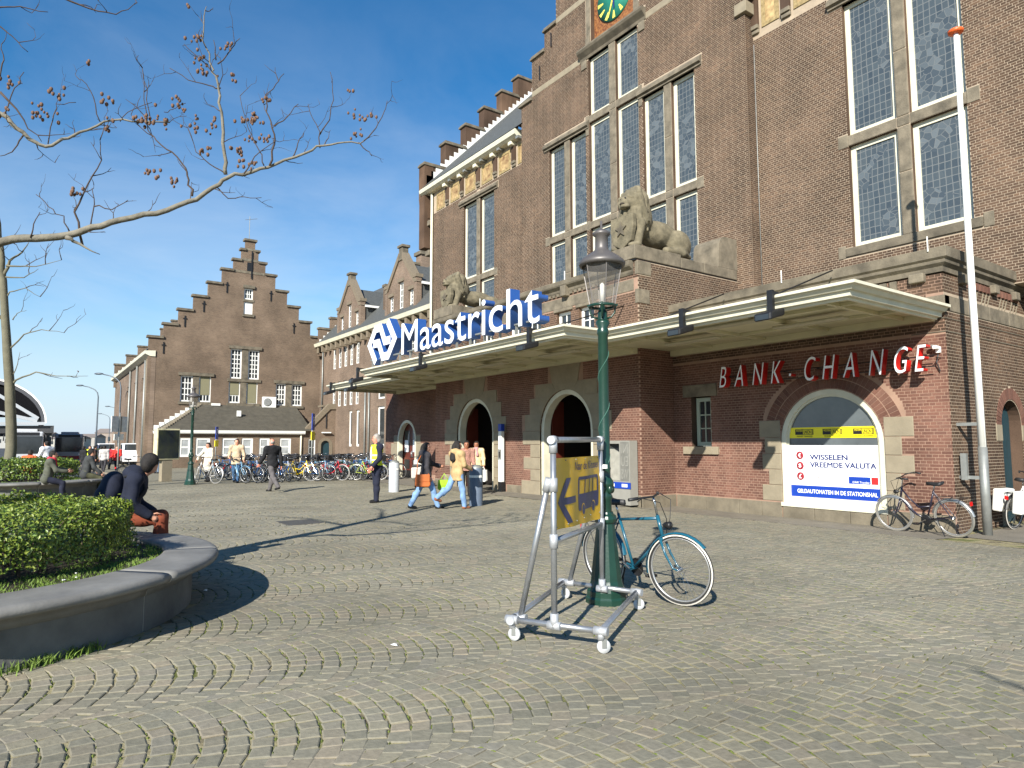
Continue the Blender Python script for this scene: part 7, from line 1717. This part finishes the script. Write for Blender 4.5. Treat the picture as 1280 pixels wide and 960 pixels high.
for l, r in (([(0, 115), (30, 150), (52, 177)], .016), ([(60, 180), (66, 150), (70, 130), (95, 128)], .007), ([(125, 152), (117, 122), (108, 105), (95, 95)], .007), ([(150, 152), (160, 140), (190, 128)], .006), ([(188, 150), (183, 125), (178, 84)], .007), ([(205, 140), (215, 137), (232, 129)], .005), ([(30, 168), (15, 190), (0, 195)], .01), ([(5, 145), (18, 110), (30, 90)], .008), ([(0, 95), (5, 75), (2, 55)], .01), ([(-30, 15), (0, 9), (25, 8), (60, 15)], .012), ([(60, -30), (80, -2), (110, 10), (145, 18), (168, 5)], .016), ([(-20, 20), (0, 33), (15, 45), (35, 65)], .011)):
    NB.append((P2(l), r*.75, .003, 1.2 if r < .01 else .7))
pods = PX([(240, 52), (250, 72), (285, 60), (255, 90), (288, 97), (240, 160), (265, 155), (320, 145), (303, 152), (313, 175), (335, 175), (300, 190), (262, 190), (445, 147), (460, 147), (443, 167), (192, 215), (215, 227), (93, 240), (315, 150), (310, 205)])+P2([(75, 120), (133, 125), (45, 140), (225, 128), (180, 150), (205, 153), (10, 105), (5, 138), (60, 145), (175, 152), (190, 153)])
NB += [([Vector((-8.4, -.9, 5.0)), (-8.6, -1.9, 6.2), (-8.4, -3.2, 7.2)], .05, .01, .6), ([Vector((-8.42, -.9, 5.6)), (-7.9, -1.9, 6.8), (-7.3, -3.2, 7.8)], .05, .01, .6), ([Vector((-8.45, -.9, 4.2)), (-9.2, -2.2, 5.0), (-10.2, -3.6, 5.4)], .04, .01, .6)]
tree('bare_tree', 'leafless tree with brown seed clusters whose long limb reaches over the square from the left', TB, [TB, (-8.46, -.9, 2), fork, up2, (-8.38, -.9, 6.4), (-8.3, -.8, 8.6)], (.17, .05), NB, pods)
# tree in the far planter
T2 = Vector((-26.75, -.62, .44)); q2 = lambda l, dw=0: [W3(u, v, 21.4+dw) for u, v in l]
tk = q2([(12, 600), (14, 560), (12, 480), (8, 420), (4, 350), (1, 310), (-5, 265), (-14, 210)])
F2 = [(q2([(3, 350), (12, 326), (28, 315), (36, 303)]), .06, .01, 1), (q2([(8, 332), (25, 333), (45, 333), (77, 325)]), .035, .006, 1), (q2([(3, 346), (30, 347), (48, 336)]), .03, .006, 1), (q2([(5, 378), (12, 365), (32, 360), (50, 371)]), .03, .006, 1), (q2([(12, 482), (20, 475), (45, 465), (70, 470), (110, 470)]), .04, .006, .7), (q2([(12, 478), (22, 455), (25, 440)]), .02, .005, 1), (q2([(16, 400), (18, 396), (16, 412), (4, 420)][:2]+[(25, 390), (33, 388)]), .02, .005, 1), (q2([(2, 330), (-20, 280), (-50, 240)]), .06, .01, 1), (q2([(5, 400), (-30, 370), (-60, 330)]), .05, .01, 1), (q2([(8, 440), (30, 418), (52, 412), (80, 416)]), .03, .006, 1)]
tree('bare_tree', 'smaller leafless tree with greenish trunk standing in the far planter', T2, [T2]+tk[1:], (.17, .05), F2, (), M_BARKG, (.016, 1, .5, .8))

# ================================================================ THE STONE LIONS
M_LION = mat('dark weathered lion stone', srgb(98, 92, 74), rough=.95, var=.3, scale=4, bump=.5, bscale=22, col2=srgb(128, 119, 97), det=10)
def lion(loc, label, mirror=1, first=None):
    t = thing('lion_statue', label, 'statue', loc, 0, 'stone lions on the entrance roof')
    M = mirror
    pr = [('ell', (0, .55, 1.0), (.40, .44, .62)), ('ell', (0, 1.35, .66), (.36, .85, .40)), ('ell', (M*.05, .30, 1.42), (.30, .30, .34)), ('ell', (M*.07, .05, 1.32), (.15, .18, .14)),
          ('ell', (M*.07, -.02, 1.22), (.11, .12, .07)), ('ell', (M*.07, .02, 1.42), (.09, .14, .07)), ('ell', (.18, .2, 1.62), (.07, .05, .08)), ('ell', (-.14, .2, 1.62), (.07, .05, .08)),
          ('ell', (0, .5, 1.45), (.40, .34, .40)), ('ell', (0, .35, .95), (.40, .28, .5)),
          ('cap', (.30, .35, .75), (.33, .18, .1), .16, .12), ('ell', (.33, .08, .08), (.14, .2, .09)), ('cap', (-.30, .35, .75), (-.33, .18, .1), .16, .12), ('ell', (-.33, .08, .08), (.14, .2, .09)),
          ('ell', (.28, 1.95, .42), (.24, .46, .42)), ('ell', (-.28, 1.95, .42), (.24, .46, .42)), ('cap', (.40, 1.9, .14), (.42, 1.25, .1), .15, .11), ('cap', (-.40, 1.9, .14), (-.42, 1.25, .1), .15, .11), ('ell', (0, 2.15, .45), (.34, .34, .42)),
          ('cap', (0, 2.4, .3), (.3, 2.35, .1), .07, .06), ('cap', (.3, 2.35, .1), (.5, 1.9, .1), .06, .08)]
    for i in range(14):
        a = -2.4+4.8*i/13; pr.append(('cap', (.36*math.sin(a), .36+.1*math.cos(a*2), 1.5+.34*math.cos(a)), (.44*math.sin(a), .5, 1.2+.2*math.cos(a)-.35), .085, .05, .04))
    g_ = random.Random(3)
    for ring, (cz, rad, n_) in enumerate(((1.62, .36, 12), (1.38, .45, 16), (1.1, .46, 16), (.84, .40, 14))):   # locks of the mane, hanging in rows
        for i in range(n_):
            a = 2*math.pi*(i+.5*(ring % 2))/n_
            if math.cos(a) > .55 and ring < 2: continue
            x0, y0 = rad*math.sin(a)*.86, .45-rad*math.cos(a)*.82; pr.append(('cap', (x0*.94, .45+(y0-.45)*.94, cz+.05), (x0*1.07, .45+(y0-.45)*1.07, cz-.24-g_.uniform(0, .06)), .062, .03, .014))
    for s_ in (-1, 1): pr.append(('cap', (M*.07+s_*.1, .03, 1.5), (M*.07+s_*.2, .1, 1.46), .035, .03, .02)); pr.append(('ell', (M*.07+s_*.1, .0, 1.2), (.07, .09, .05), None, .02))
    link('lion_body', sdf_mesh('lion', pr, .024, M_LION, k=.05, noise=.006), t)
    for s_ in (-1, 1): MB().ball((M*.07+s_*.085, -.06, 1.43), .026, 8, 5).build('eye', M_BLACK, t)
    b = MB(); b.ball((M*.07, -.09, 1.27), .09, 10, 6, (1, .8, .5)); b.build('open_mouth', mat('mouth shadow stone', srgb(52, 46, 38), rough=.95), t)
    f_ = Fr((0, -.08, 0), (1, 0, 0), (0, -1, 0)); b = MB(); sh_ = [(-.42, .95), (.42, .95), (.44, .6), (.34, .2), (0, .0), (-.34, .2), (-.44, .6)]; b.prism(f_, sh_, -.16, 0, back=True); s_ = b.build('shield', M_LION, t, bevel=.03)
    st_ = [((.22 if i % 2 == 0 else .09)*math.sin(i*math.pi/5), .56+(.22 if i % 2 == 0 else .09)*math.cos(i*math.pi/5)) for i in range(10)]; b = MB(); b.prism(f_, st_, -.02, .045); b.build('star', M_STONED, s_, recalc=False)
    return t
lion((-12.98, 13.02, 6.88), 'stone lion with star shield on the roof plinth right behind the near lamp'); lion((-22.75, 13.05, 6.88), 'stone lion seen from the side behind the blue white name sign', -1).scale = (.95, 1, .8)

# a tree behind the viewer on the right: only the tip of its branch throws a shadow into view
S0 = [Vector((-2.14, 5.49, 0)), Vector((-1.96, 5.4, 0)), Vector((-1.7, 5.3, 0)), Vector((-1.2, 5.0, 0))]
sh_up = lambda g, z: g-SUN_TO*(z/-SUN_TO.z)
tipb = [sh_up(g, 3.6-.03*i) for i, g in enumerate(S0)]
tr3 = Vector((6.5, -3.2, 0)); tree('bare_tree', 'leafless tree behind the viewer whose branch tip shades the setts at the right', tr3, [tr3, (6.45, -3.2, 2), (6.4, -3.2, 3.6), (6.4, -3.3, 6)], (.16, .08), [([(6.42, -3.2, 3.2), (4.6, -1.2, 3.5)]+tipb[::-1], .05, .008, .5)], ())

# ================================================================ PEOPLE
M_SKIN = mat('light skin', srgb(206, 150, 122), rough=.55, var=.08, scale=12); M_SKIND = mat('tan skin', srgb(150, 98, 72), rough=.55, var=.08, scale=12); M_EYE = mat('dark eye', (.01, .008, .008), rough=.2); M_LIP = mat('lips', srgb(160, 84, 78), rough=.5)
def cloth(n, r, g, b, var=.14): return mat('cloth '+n, srgb(r, g, b), rough=.9, var=var*1.5, scale=10, bump=.3, bscale=13)
def person(label, loc, head, H=1.75, legs=((0, 0), (0, 0)), arms=((-.05, .2, .08), (-.05, .2, .08)), lean=0, female=False, top=None, hem=.47, bottom=None, shoes=None, hair='short', hairm=None, skin=None, face=0, sit=None, res=.02, hood=False, vest=None, scarf=None, wide=1.0, headlean=0, collar=None, flare=0):
    """legs: (thigh swing, knee bend) left, right; arms: (swing, elbow bend, spread); +x is forward"""
    skin = skin or M_SKIN; t = thing('person', label, 'person', loc, head)
    h = H; V = lambda *a: np.array(a, float)
    hw = .052*h*(1.05 if female else 1); sw = (.098 if female else .112)*h*wide
    J = {}; pel = V(0, 0, .52*h if sit is None else sit+.075*h)
    for s, (a, kb), nm in ((1, legs[0], 'L'), (-1, legs[1], 'R')):
        hp = pel+V(0, s*hw, 0); kn = hp+V(math.sin(a), s*.03*(1 if sit is None else 2), -math.cos(a))*.245*h; an_ = kn+V(math.sin(a-kb), 0, -math.cos(a-kb))*.238*h
        J['hip'+nm], J['kn'+nm], J['an'+nm] = hp, kn, an_; J['fa'+nm] = a-kb
    lo = min(J['anL'][2], J['anR'][2])-.042*h if sit is None else 0
    if sit is None:
        for k in J:
            if not k.startswith('fa'): J[k] = J[k]-V(0, 0, lo)
        pel = pel-V(0, 0, lo)
    cl, sl = math.cos(lean), math.sin(lean)
    def T(x, y, z): return pel+V(x*cl+z*sl, y, z*cl-x*sl)       # torso frame, z measured from the pelvis
    nk = T(0, 0, .335*h); hd = T(.012*h+headlean*.4, 0, .335*h)+V(math.sin(lean+headlean)*.075*h, 0, .075*h)
    for s, (a, e, sp), nm in ((1, arms[0], 'L'), (-1, arms[1], 'R')):
        sh = T(-.005*h, s*sw, .295*h); a2 = a+lean*.3; el = sh+V(math.sin(a2)*math.cos(sp), s*math.sin(sp), -math.cos(a2)*math.cos(sp))*.172*h
        w_ = el+V(math.sin(a2+e)*math.cos(sp*.4), s*math.sin(sp*.4)-(.25*s if e > .8 else 0), -math.cos(a2+e)*math.cos(sp*.4))*.145*h
        J['sh'+nm], J['el'+nm], J['wr'+nm] = sh, el, w_; d = w_-el; J['hd'+nm] = w_+d/np.linalg.norm(d)*.05*h
    def torso(o):
        fm = .9 if female else 1
        return [('ell', T(0, 0, .25*h), (.068*h+o, .098*h*wide*fm+o, .10*h+o)), ('ell', T(.004*h, 0, .12*h), (.062*h+o, .078*h*wide+o, .13*h+o)), ('ell', T(-.005*h, 0, .0), (.068*h+o, .088*h*wide+o, .08*h+o)), ('cap', J['shL'], J['shR'], .043*h+o, .043*h+o)]
    def armp(o, to=1.0):
        r = []
        for n_ in 'LR':
            we = J['el'+n_]+(J['wr'+n_]-J['el'+n_])*to; r += [('cap', J['sh'+n_], J['el'+n_], .033*h+o, .026*h+o), ('cap', J['el'+n_], we, .026*h+o, .019*h+o*1.2)]
        return r
    def legp(o):
        r = []
        for n_ in 'LR': r += [('cap', J['hip'+n_], J['kn'+n_], .050*h+o, .033*h+o), ('cap', J['kn'+n_], J['an'+n_], .033*h+o, .022*h+o*1.6), ('ell', J['kn'+n_]*.62+J['an'+n_]*.38-V(.012*h*math.cos(J['fa'+n_]), 0, 0), (.032*h+o, .03*h+o, .06*h+o))]
        return r
    def feet(o):
        r = []
        for n_ in 'LR':
            f = J['fa'+n_]; c, s = math.cos(-f*.6), math.sin(-f*.6); a = J['an'+n_]; d = V(c, 0, -abs(s)*.5 if f < -.3 else 0)
            r += [('cap', a+V(-.015*h, 0, -.022*h), a+d*.085*h+V(0, 0, -.028*h), .02*h+o, .016*h+o), ('cap', a+V(0, 0, .0), a+V(-.012*h, 0, -.02*h), .022*h+o, .022*h+o)]
        return r
    fx, fy = math.cos(face), math.sin(face)
    def Hd(x, y, z): return hd+V(x*fx-y*fy, x*fy+y*fx, z)*h
    headp = [('ell', Hd(0, 0, .008), (.054*h, .045*h, .062*h)), ('ell', Hd(.014, 0, -.032), (.036*h, .034*h, .036*h)), ('cap', nk-V(0, 0, .03*h), hd-V(0, 0, .035*h), .032*h, .029*h), ('cap', Hd(.052, 0, .006), Hd(.06, 0, -.012), .006*h, .009*h, .01*h), ('ell', Hd(.0, .045, -.002), (.012*h, .006*h, .018*h), None, .008*h), ('ell', Hd(.0, -.045, -.002), (.012*h, .006*h, .018*h), None, .008*h)]
    hands = []; ev = []; ef = []
    for s, n_ in ((1, 'L'), (-1, 'R')):
        d = J['hd'+n_]-J['wr'+n_]; d /= np.linalg.norm(d); side = np.cross(d, V(0, s, 0)); 
        side = side/max(np.linalg.norm(side), .05); hands += [('cap', J['wr'+n_], J['hd'+n_]-d*.008*h, .015*h, .02*h), ('cap', J['wr'+n_], J['wr'+n_]-d*.03*h, .016*h, .018*h)]
        nrm = np.cross(d, side); pc = J['hd'+n_]
        for k, (off, ln) in enumerate(((-.018, .042), (-.006, .048), (.006, .046), (.018, .037))):
            p0 = pc+side*off*h; p1 = p0+(d*.92-nrm*s*.25)*ln*h*.55; p2 = p1+(d*.6-nrm*s*.75)*ln*h*.5
            b = MB(); b.tube([p0-d*.012*h, p1, p2, p2+(p2-p1)*.1], [.0055*h, .005*h, .0042*h, .001], 5, cap=False); ef += [[i+len(ev) for i in q] for q in b.f]; ev += b.v
        p0 = J['wr'+n_]+d*.012*h-side*.016*h; p1 = p0+(d*.6-side*.75)*.03*h; p2 = p1+(d*.95-side*.2)*.024*h
        b = MB(); b.tube([p0, p1, p2, p2+(p2-p1)*.1], [.0065*h, .006*h, .005*h, .001], 5, cap=False); ef += [[i+len(ev) for i in q] for q in b.f]; ev += b.v
    body = torso(-.006*h)+armp(-.005*h)+legp(-.006*h)+[(*p[:3], *([p[3]-.004*h, p[4]-.004*h] if p[0] == 'cap' else p[3:])) for p in feet(0)]+headp+hands
    link('body', sdf_mesh('body', body, res, [skin, skin], k=.018*h, extra=(np.array(ev), ef, 0)), t)
    if res < .024:
        for s in (-1, 1): MB().ball(Hd(.047, s*.018, .008), .0075*h, 8, 5).build('eye', M_EYE, t)
        b = MB(); b.ball((0, 0, 0), .011*h, 8, 4, (.45, 1, .35)); R_ = Matrix.Rotation(face, 3, 'Z'); b.v = [tuple(R_@Vector(p)+Vector(Hd(.046, 0, -.034))) for p in b.v]; b.build('mouth', M_LIP, t)
    # clothes
    up_ = Vector(T(0, 0, 1)-T(0, 0, 0)); upn = np.array(up_); hz = hem*h
    if bottom: link('trousers', sdf_mesh('trousers', legp(.009*h)+[('ell', T(-.005*h, 0, .0), (.072*h, .092*h*wide, .085*h)), ('ell', T(0, 0, .06*h), (.066*h, .082*h*wide, .06*h))], res, bottom, k=.014*h, noise=.004*h), t)
    if shoes:
        for n_ in 'LR':
            pr = [p for i, p in enumerate(feet(.005*h)) if (i < 2) == (n_ == 'L')]; link('shoe', sdf_mesh('shoe', pr, min(res, .018), shoes, k=.012*h), t)
    if top:
        pr = torso(.012*h)+armp(.011*h, .96)
        if hem < .5: # skirt of a coat or jacket below the waist
            z1 = (hem-.52)*h; pr += [('ell', T(0, 0, .02*h), (.074*h, .096*h*wide, .10*h)), ('cap', T(0, .02*h, 0), T(.01*h, .03*h, z1), .078*h, .082*h+flare*h), ('cap', T(0, -.02*h, 0), T(.01*h, -.03*h, z1), .078*h, .082*h+flare*h)]
        if hood: pr += [('ell', T(-.05*h, 0, .325*h), (.055*h, .075*h, .05*h)), ('ell', T(-.03*h, 0, .35*h), (.05*h, .065*h, .03*h))]
        else: pr += [('cap', nk-V(0, 0, .02*h), nk+V(0, 0, .005*h), .045*h, .036*h)]
        zc = (hem-.52)*h
        wr = [J['wrL'], J['wrR']]
        def cut(G): return np.maximum(zc-((G-pel)@upn), -(np.linalg.norm((G-(hd+V(.03*h, 0, -.045*h)))/V(1, 1, 1.1), axis=-1)-.05*h)) if not sit else -(np.linalg.norm(G-(hd+V(.03*h, 0, -.045*h)), axis=-1)-.05*h)
        link('jacket', sdf_mesh('jacket', pr, res, top, k=.02*h, cut=cut, noise=.0045*h), t)
    if vest:
        lo_, hi_ = .02*h, .33*h
        def cutv(G): 
            q = (G-pel)@upn; y = (G-pel)[..., 1]; x = (G-pel)[..., 0]; return np.maximum.reduce([lo_-q, q-hi_, np.where(x > 0, .03*h-np.abs(y+.01*h), -1)])
        link('hi_vis_vest', sdf_mesh('vest', torso(.022*h)[:3]+[('cap', J['shL']*.8+J['shR']*.2, J['shR']*.8+J['shL']*.2, .06*h, .06*h)], res*.8, vest, k=.02*h, cut=cutv), t)
        for z_ in (.1, .17):
            def cb(G, z_=z_): 
                q = (G-pel)@upn; y = (G-pel)[..., 1]; x = (G-pel)[..., 0]; return np.maximum.reduce([z_*h-.012*h-q, q-z_*h-.012*h, np.where(x > 0, .032*h-np.abs(y+.01*h), -1)])
            link('reflective_band', sdf_mesh('band', torso(.026*h)[:3], res*.6, mat('reflective tape', srgb(206, 210, 206), rough=.4), k=.02*h, cut=cb), t)
        b = MB(); p0 = T(.078*h, -.01*h, .3*h); b.tube([T(.07*h, 0, .3*h), T(.085*h, 0, .2*h), T(.083*h, 0, .05*h)], [.012*h, .02*h, .016*h], 6); b.build('striped_scarf', mat('grey white stripe', srgb(200, 206, 214), rough=.8, var=.4, scale=30), t)
    if scarf:
        link('scarf', sdf_mesh('scarf', [('cap', nk+V(-.02*h, 0, .01*h), nk+V(.025*h, 0, .0), .048*h, .05*h), ('cap', nk+V(.05*h, .02*h, -.01*h), T(.085*h, .03*h, .2*h), .025*h, .03*h)], min(res, .02), scarf, k=.02*h), t)
    hm = hairm or mat('dark brown hair', (.012, .009, .007), rough=.75, var=.5, scale=60, bump=.6, bscale=90)
    if hair != 'none':
        if hair == 'bald': pr = [('ell', Hd(-.007, 0, .006), (.0545*h, .0475*h, .058*h))]
        else: pr = [('ell', Hd(-.008, 0, .018), (.061*h, .054*h, .062*h)), ('ell', Hd(-.03, 0, -.012), (.037*h, .047*h, .046*h))]
        if hair == 'long': pr += [('cap', Hd(-.04, 0, .0), T(-.075*h, 0, .22*h), .046*h, .05*h), ('cap', Hd(-.015, .045, .0), T(-.02*h, .055*h, .25*h), .02*h, .024*h), ('cap', Hd(-.015, -.045, .0), T(-.02*h, -.055*h, .25*h), .02*h, .024*h)]
        if hair == 'bun': pr += [('ell', Hd(-.055, 0, .04), (.026*h,)*3)]
        def cuth(G):
            q = (G-hd)/h; x = q[..., 0]*fx+q[..., 1]*fy; z = q[..., 2]; y = -q[..., 0]*fy+q[..., 1]*fx
            return np.where(((x > (.018 if hair != 'bald' else -.004)) & (z < .04) & (np.abs(y) < .06)) | ((hair == 'bald') & ((z > .022) | (z < -.03))), .01, -1)*h
        link('hair', sdf_mesh('hair', pr, min(res, .016), hm, k=.015*h, cut=cuth, noise=.006*h), t)
    return t, J, T
def at(x, y): return (x, y, gz(x, y))
C_BLK, C_NAVY, C_JEAN, C_GREY, C_BEIGE = cloth('black', 24, 24, 27), cloth('navy', 24, 28, 46), cloth('light jeans', 118, 150, 188), cloth('charcoal', 52, 50, 54), cloth('beige', 178, 150, 106)
C_SHOE = cloth('black shoe', 18, 17, 17); C_BROWNB = cloth('brown boots', 132, 84, 58); M_GREYH = mat('grey hair', srgb(150, 144, 136), rough=.6, var=.2, scale=40)
def deg(a): return RAD(a)
person('grey haired man in a dark suit and yellow reflective vest standing before the doors', at(-17.25, 7.72), deg(-95), 1.84, legs=((.05, .03), (-.04, .02)), arms=((.05, .7, .1), (.05, .25, .12)), top=C_NAVY, hem=.46, bottom=C_NAVY, shoes=C_SHOE, hair='short', hairm=M_GREYH, vest=mat('fluorescent yellow', srgb(222, 240, 44), rough=.7, var=.06), wide=1.08, face=-.25, skin=mat('ruddy skin', srgb(208, 136, 112), rough=.55, var=.08))
person('woman with long black hair in a charcoal jacket carrying the orange shoulder bag', at(-14.85, 7.95), deg(78), 1.66, legs=((-.38, .15), (.42, .12)), arms=((.75, .55, .1), (-.1, .4, .12)), female=True, top=C_GREY, hem=.4, bottom=C_JEAN, shoes=C_SHOE, hair='long', hood=True, face=-.45)
person('woman with long dark hair in a beige hooded jacket, jeans and brown boots', at(-14.35, 8.55), deg(98), 1.66, legs=((-.5, .55), (.22, .05)), arms=((.15, .7, .1), (.2, 1.0, .12)), female=True, top=C_BEIGE, hem=.42, bottom=C_JEAN, shoes=C_BROWNB, hair='long', hood=True, face=-.3, wide=1.12)
# bags
def bag(name, label, loc, rz, w_, h_, d_, m, strap=None, cat='bag'):
    t = thing(name, label, cat, loc, rz); b = MB(); b.prism(Fr((0, -d_/2, 0), (1, 0, 0), (0, -1, 0)), [(-w_/2, .04), (-w_/2+.04, 0), (w_/2-.04, 0), (w_/2, .04), (w_/2*.9, h_), (-w_/2*.9, h_)], -d_, 0, back=True); b.build('bag_body', m, t, bevel=.025)
    b = MB(); b.prism(Fr((0, -d_/2-.004, 0), (1, 0, 0), (0, -1, 0)), [(-w_*.44, h_*.42), (w_*.44, h_*.42), (w_*.45, h_), (-w_*.45, h_)], -.02, .008, back=True); b.build('flap', m, t, bevel=.006)
    if strap: MB().tube(strap, .012, 6).build('strap', m, t)
    return t
M_OBAG = mat('orange leather', srgb(176, 92, 36), rough=.45, var=.15)
bag('shoulder_bag', 'orange leather shoulder bag hanging at the hip of the charcoal jacket woman', (-14.66, 7.77, .55), deg(60), .38, .3, .13, M_OBAG, [(-.15, 0, .28), (-.13, .1, .6), (-.02, .2, .82), (.1, .15, .6), (.14, 0, .28)])
bag('tote_bag', 'lime green bag carried between the two walking women', (-14.98, 8.55, .42), deg(60), .34, .26, .1, mat('lime bag', srgb(150, 196, 30), rough=.6, var=.1), [(-.1, 0, .25), (0, 0, .42), (.1, 0, .25)])
person('woman in a cream jacket with a dark strap walking out of the right archway', at(-19.3, 12.25), deg(-40), 1.66, legs=((.2, .1), (-.15, .15)), arms=((.1, .5, .22), (.1, .3, .25)), female=True, top=cloth('cream', 212, 188, 146), hem=.44, bottom=C_BLK, shoes=C_SHOE, hair='bun', scarf=cloth('pink grey scarf', 170, 130, 130), wide=1.15, skin=M_SKIND)
bag('carrier_bag', 'white plastic bag in the left hand of the cream jacket woman', (-18.95, 12.3, .32), .3, .3, .4, .12, M_WHITE, [(-.08, 0, .38), (0, 0, .5), (.08, 0, .38)])
person('person in a plaid shirt half hidden behind the beige jacket woman', at(-17.5, 10.75), deg(-30), 1.66, legs=((.1, .1), (-.1, .1)), arms=((.3, .5, .1), (.1, .2, .1)), top=mat('plaid shirt', srgb(150, 110, 96), rough=.9, var=.5, scale=30), hem=.46, bottom=C_BLK, shoes=C_SHOE, skin=M_SKIND)
person('bald man in a black jacket and grey trousers striding across the square', at(-23.1, 6.6), deg(-160), 1.8, legs=((-.42, .35), (.34, .06)), arms=((.35, .35, .1), (-.35, .3, .1)), top=C_BLK, hem=.46, bottom=cloth('grey trousers', 92, 88, 88), shoes=C_SHOE, hair='bald', hairm=M_GREYH, wide=1.15, lean=.06, skin=mat('ruddy skin', srgb(208, 136, 112), rough=.55, var=.08))
person('dark haired woman in a white knee length coat beside the bicycle stands', at(-31.0, 6.15), deg(-50), 1.64, legs=((.1, .08), (-.1, .1)), arms=((.1, .4, .2), (.2, .2, .75)), female=True, top=cloth('white coat', 214, 204, 184), hem=.3, bottom=C_BLK, shoes=C_SHOE, hair='long', res=.026, flare=.01)
person('man in an open beige jacket and jeans walking past the front row of bicycles', at(-29.5, 6.95), deg(-25), 1.8, legs=((.22, .05), (-.2, .25)), arms=((-.1, .8, .25), (.1, 1.1, .2)), top=cloth('pale beige', 190, 168, 138), hem=.42, bottom=cloth('blue jeans', 58, 92, 128), shoes=C_SHOE, res=.026, wide=1.05)
person('child in a dark jacket with scarf standing left of the map board', (-45.2, 6.15, gz(-45, 6)), deg(-30), 1.62, legs=((.08, .05), (-.06, .05)), top=C_GREY, hem=.46, bottom=cloth('blue grey jeans', 92, 106, 124), shoes=C_SHOE, res=.032, scarf=cloth('dark red scarf', 110, 34, 40))
# people sitting on the planters
C_RUST = cloth('rust trousers', 122, 58, 34)
navy = cloth('navy anorak', 20, 26, 44)
seat_, SJ, ST = person('man in a navy anorak and rust trousers sitting on the near planter rim', (-9.62, .95, 0), deg(78), 1.74, legs=((1.6, 1.5), (1.55, 1.45)), arms=((-.15, 1.0, .08), (-.2, 1.05, .14)), lean=.3, top=navy, hem=.5, bottom=C_RUST, shoes=C_SHOE, hair='short', sit=.55, hood=True, face=1.0, headlean=.1, res=.015, wide=1.1)
t = thing('backpack', 'navy backpack on the back of the man sitting on the near planter', 'backpack', (-9.62, .95, 0), deg(78))
link('pack_body', sdf_mesh('pack', [('ell', ST(-.22, 0, .34), (.14, .18, .2)), ('ell', ST(-.24, 0, .2), (.14, .17, .18))], .02, navy, k=.05, noise=.004), t)
for s in (-1, 1): MB().tube([ST(-.14, s*.13, .5), ST(.02, s*.14, .6), ST(.13, s*.14, .42), ST(.06, s*.18, .2), ST(-.12, s*.16, .12)], .016, 6).build('strap', C_BLK, t)
def sitting(label, u, w_, heading, **k):
    p = W3(u, 560, w_); return person(label, (p.x, p.y, 0), heading, sit=.5, res=.022, **k)
sitting('person in a grey green coat and red scarf sitting on the far planter rim', 60, 18.95, deg(88), H=1.66, legs=((1.2, 1.05), (1.3, 1.3)), arms=((.6, .8, .1), (.5, .9, .1)), lean=.18, top=cloth('grey green', 82, 84, 72), hem=.5, bottom=C_NAVY, shoes=cloth('pink sneaker', 200, 120, 140), scarf=cloth('red scarf', 190, 40, 62), wide=1.2)
sitting('man in dark grey sitting with back turned on the right end of far planter', 108, 21.4, deg(96), H=1.74, legs=((1.35, 1.2), (1.3, 1.3)), arms=((.3, .6, .45), (.3, .4, .3)), lean=.2, top=cloth('dark grey jacket', 56, 58, 58), hem=.5, bottom=cloth('olive trousers', 76, 76, 54), shoes=C_SHOE, wide=1.15)
def far(label, u, w_, heading, **k):
    p = W3(u, 575, w_); return person(label, (p.x, p.y, gz(p.x, p.y)), heading, **k)
far('person in a white shirt standing behind the far hedge', 59, 27.5, deg(-140), H=1.72, legs=((.05, 0), (0, 0)), arms=((.4, .8, .1), (.2, .5, .1)), top=cloth('white shirt', 226, 228, 232), hem=.47, bottom=C_GREY, shoes=C_SHOE, res=.026, wide=1.1, lean=.08)
p = W3(35, 575, 27.0); person('person in an orange top sitting beyond the far planter hedge', (p.x, p.y, 0), deg(150), 1.72, legs=((1.4, 1.4), (1.4, 1.4)), arms=((.3, .6, .2), (.3, .6, .2)), lean=.2, top=cloth('orange top', 214, 92, 52), hem=.5, bottom=C_GREY, shoes=C_SHOE, sit=.42, res=.026, wide=1.2)
C_RJ = cloth('red jacket', 208, 44, 36)
far('person in a bright red jacket beside the corner of the gabled building', 146, 45, deg(-40), H=1.75, legs=((.1, 0), (-.1, .1)), arms=((.1, .9, .2), (.1, .9, .2)), top=C_RJ, hem=.45, bottom=C_NAVY, shoes=C_SHOE, res=.035, wide=1.2)
far('second person in red further left near the square sign pole', 137, 52, deg(150), H=1.75, top=cloth('dull red jacket', 168, 40, 48), hem=.45, bottom=C_BLK, shoes=C_SHOE, res=.04, legs=((.2, .1), (-.2, .2)))
far('person in a pale grey shirt walking down the street', 130, 44, deg(160), H=1.78, top=cloth('pale grey shirt', 176, 172, 168), hem=.46, bottom=C_GREY, shoes=C_SHOE, res=.035, legs=((.3, .1), (-.3, .3)), wide=1.1)
far('person in black standing in the street right of the bus', 118, 46, deg(100), H=1.8, top=C_BLK, hem=.45, bottom=C_BLK, shoes=C_SHOE, res=.035)
far('person with a black coat walking by the yellow green car', 104, 44, deg(130), H=1.74, top=C_BLK, hem=.36, bottom=C_GREY, shoes=C_SHOE, res=.035, legs=((.2, .1), (-.2, .2)))
far('person in a yellow reflective jacket among the walkers in the street', 112, 50, deg(-40), H=1.78, top=mat('fluorescent yellow', srgb(208, 226, 40), rough=.7, var=.06), hem=.46, bottom=C_NAVY, shoes=C_SHOE, res=.04)
far('dark clad walker between the red jackets and the grey shirt', 126, 54, deg(140), H=1.76, top=C_GREY, hem=.45, bottom=C_BLK, shoes=C_SHOE, res=.04, legs=((.2, .1), (-.2, .2)))
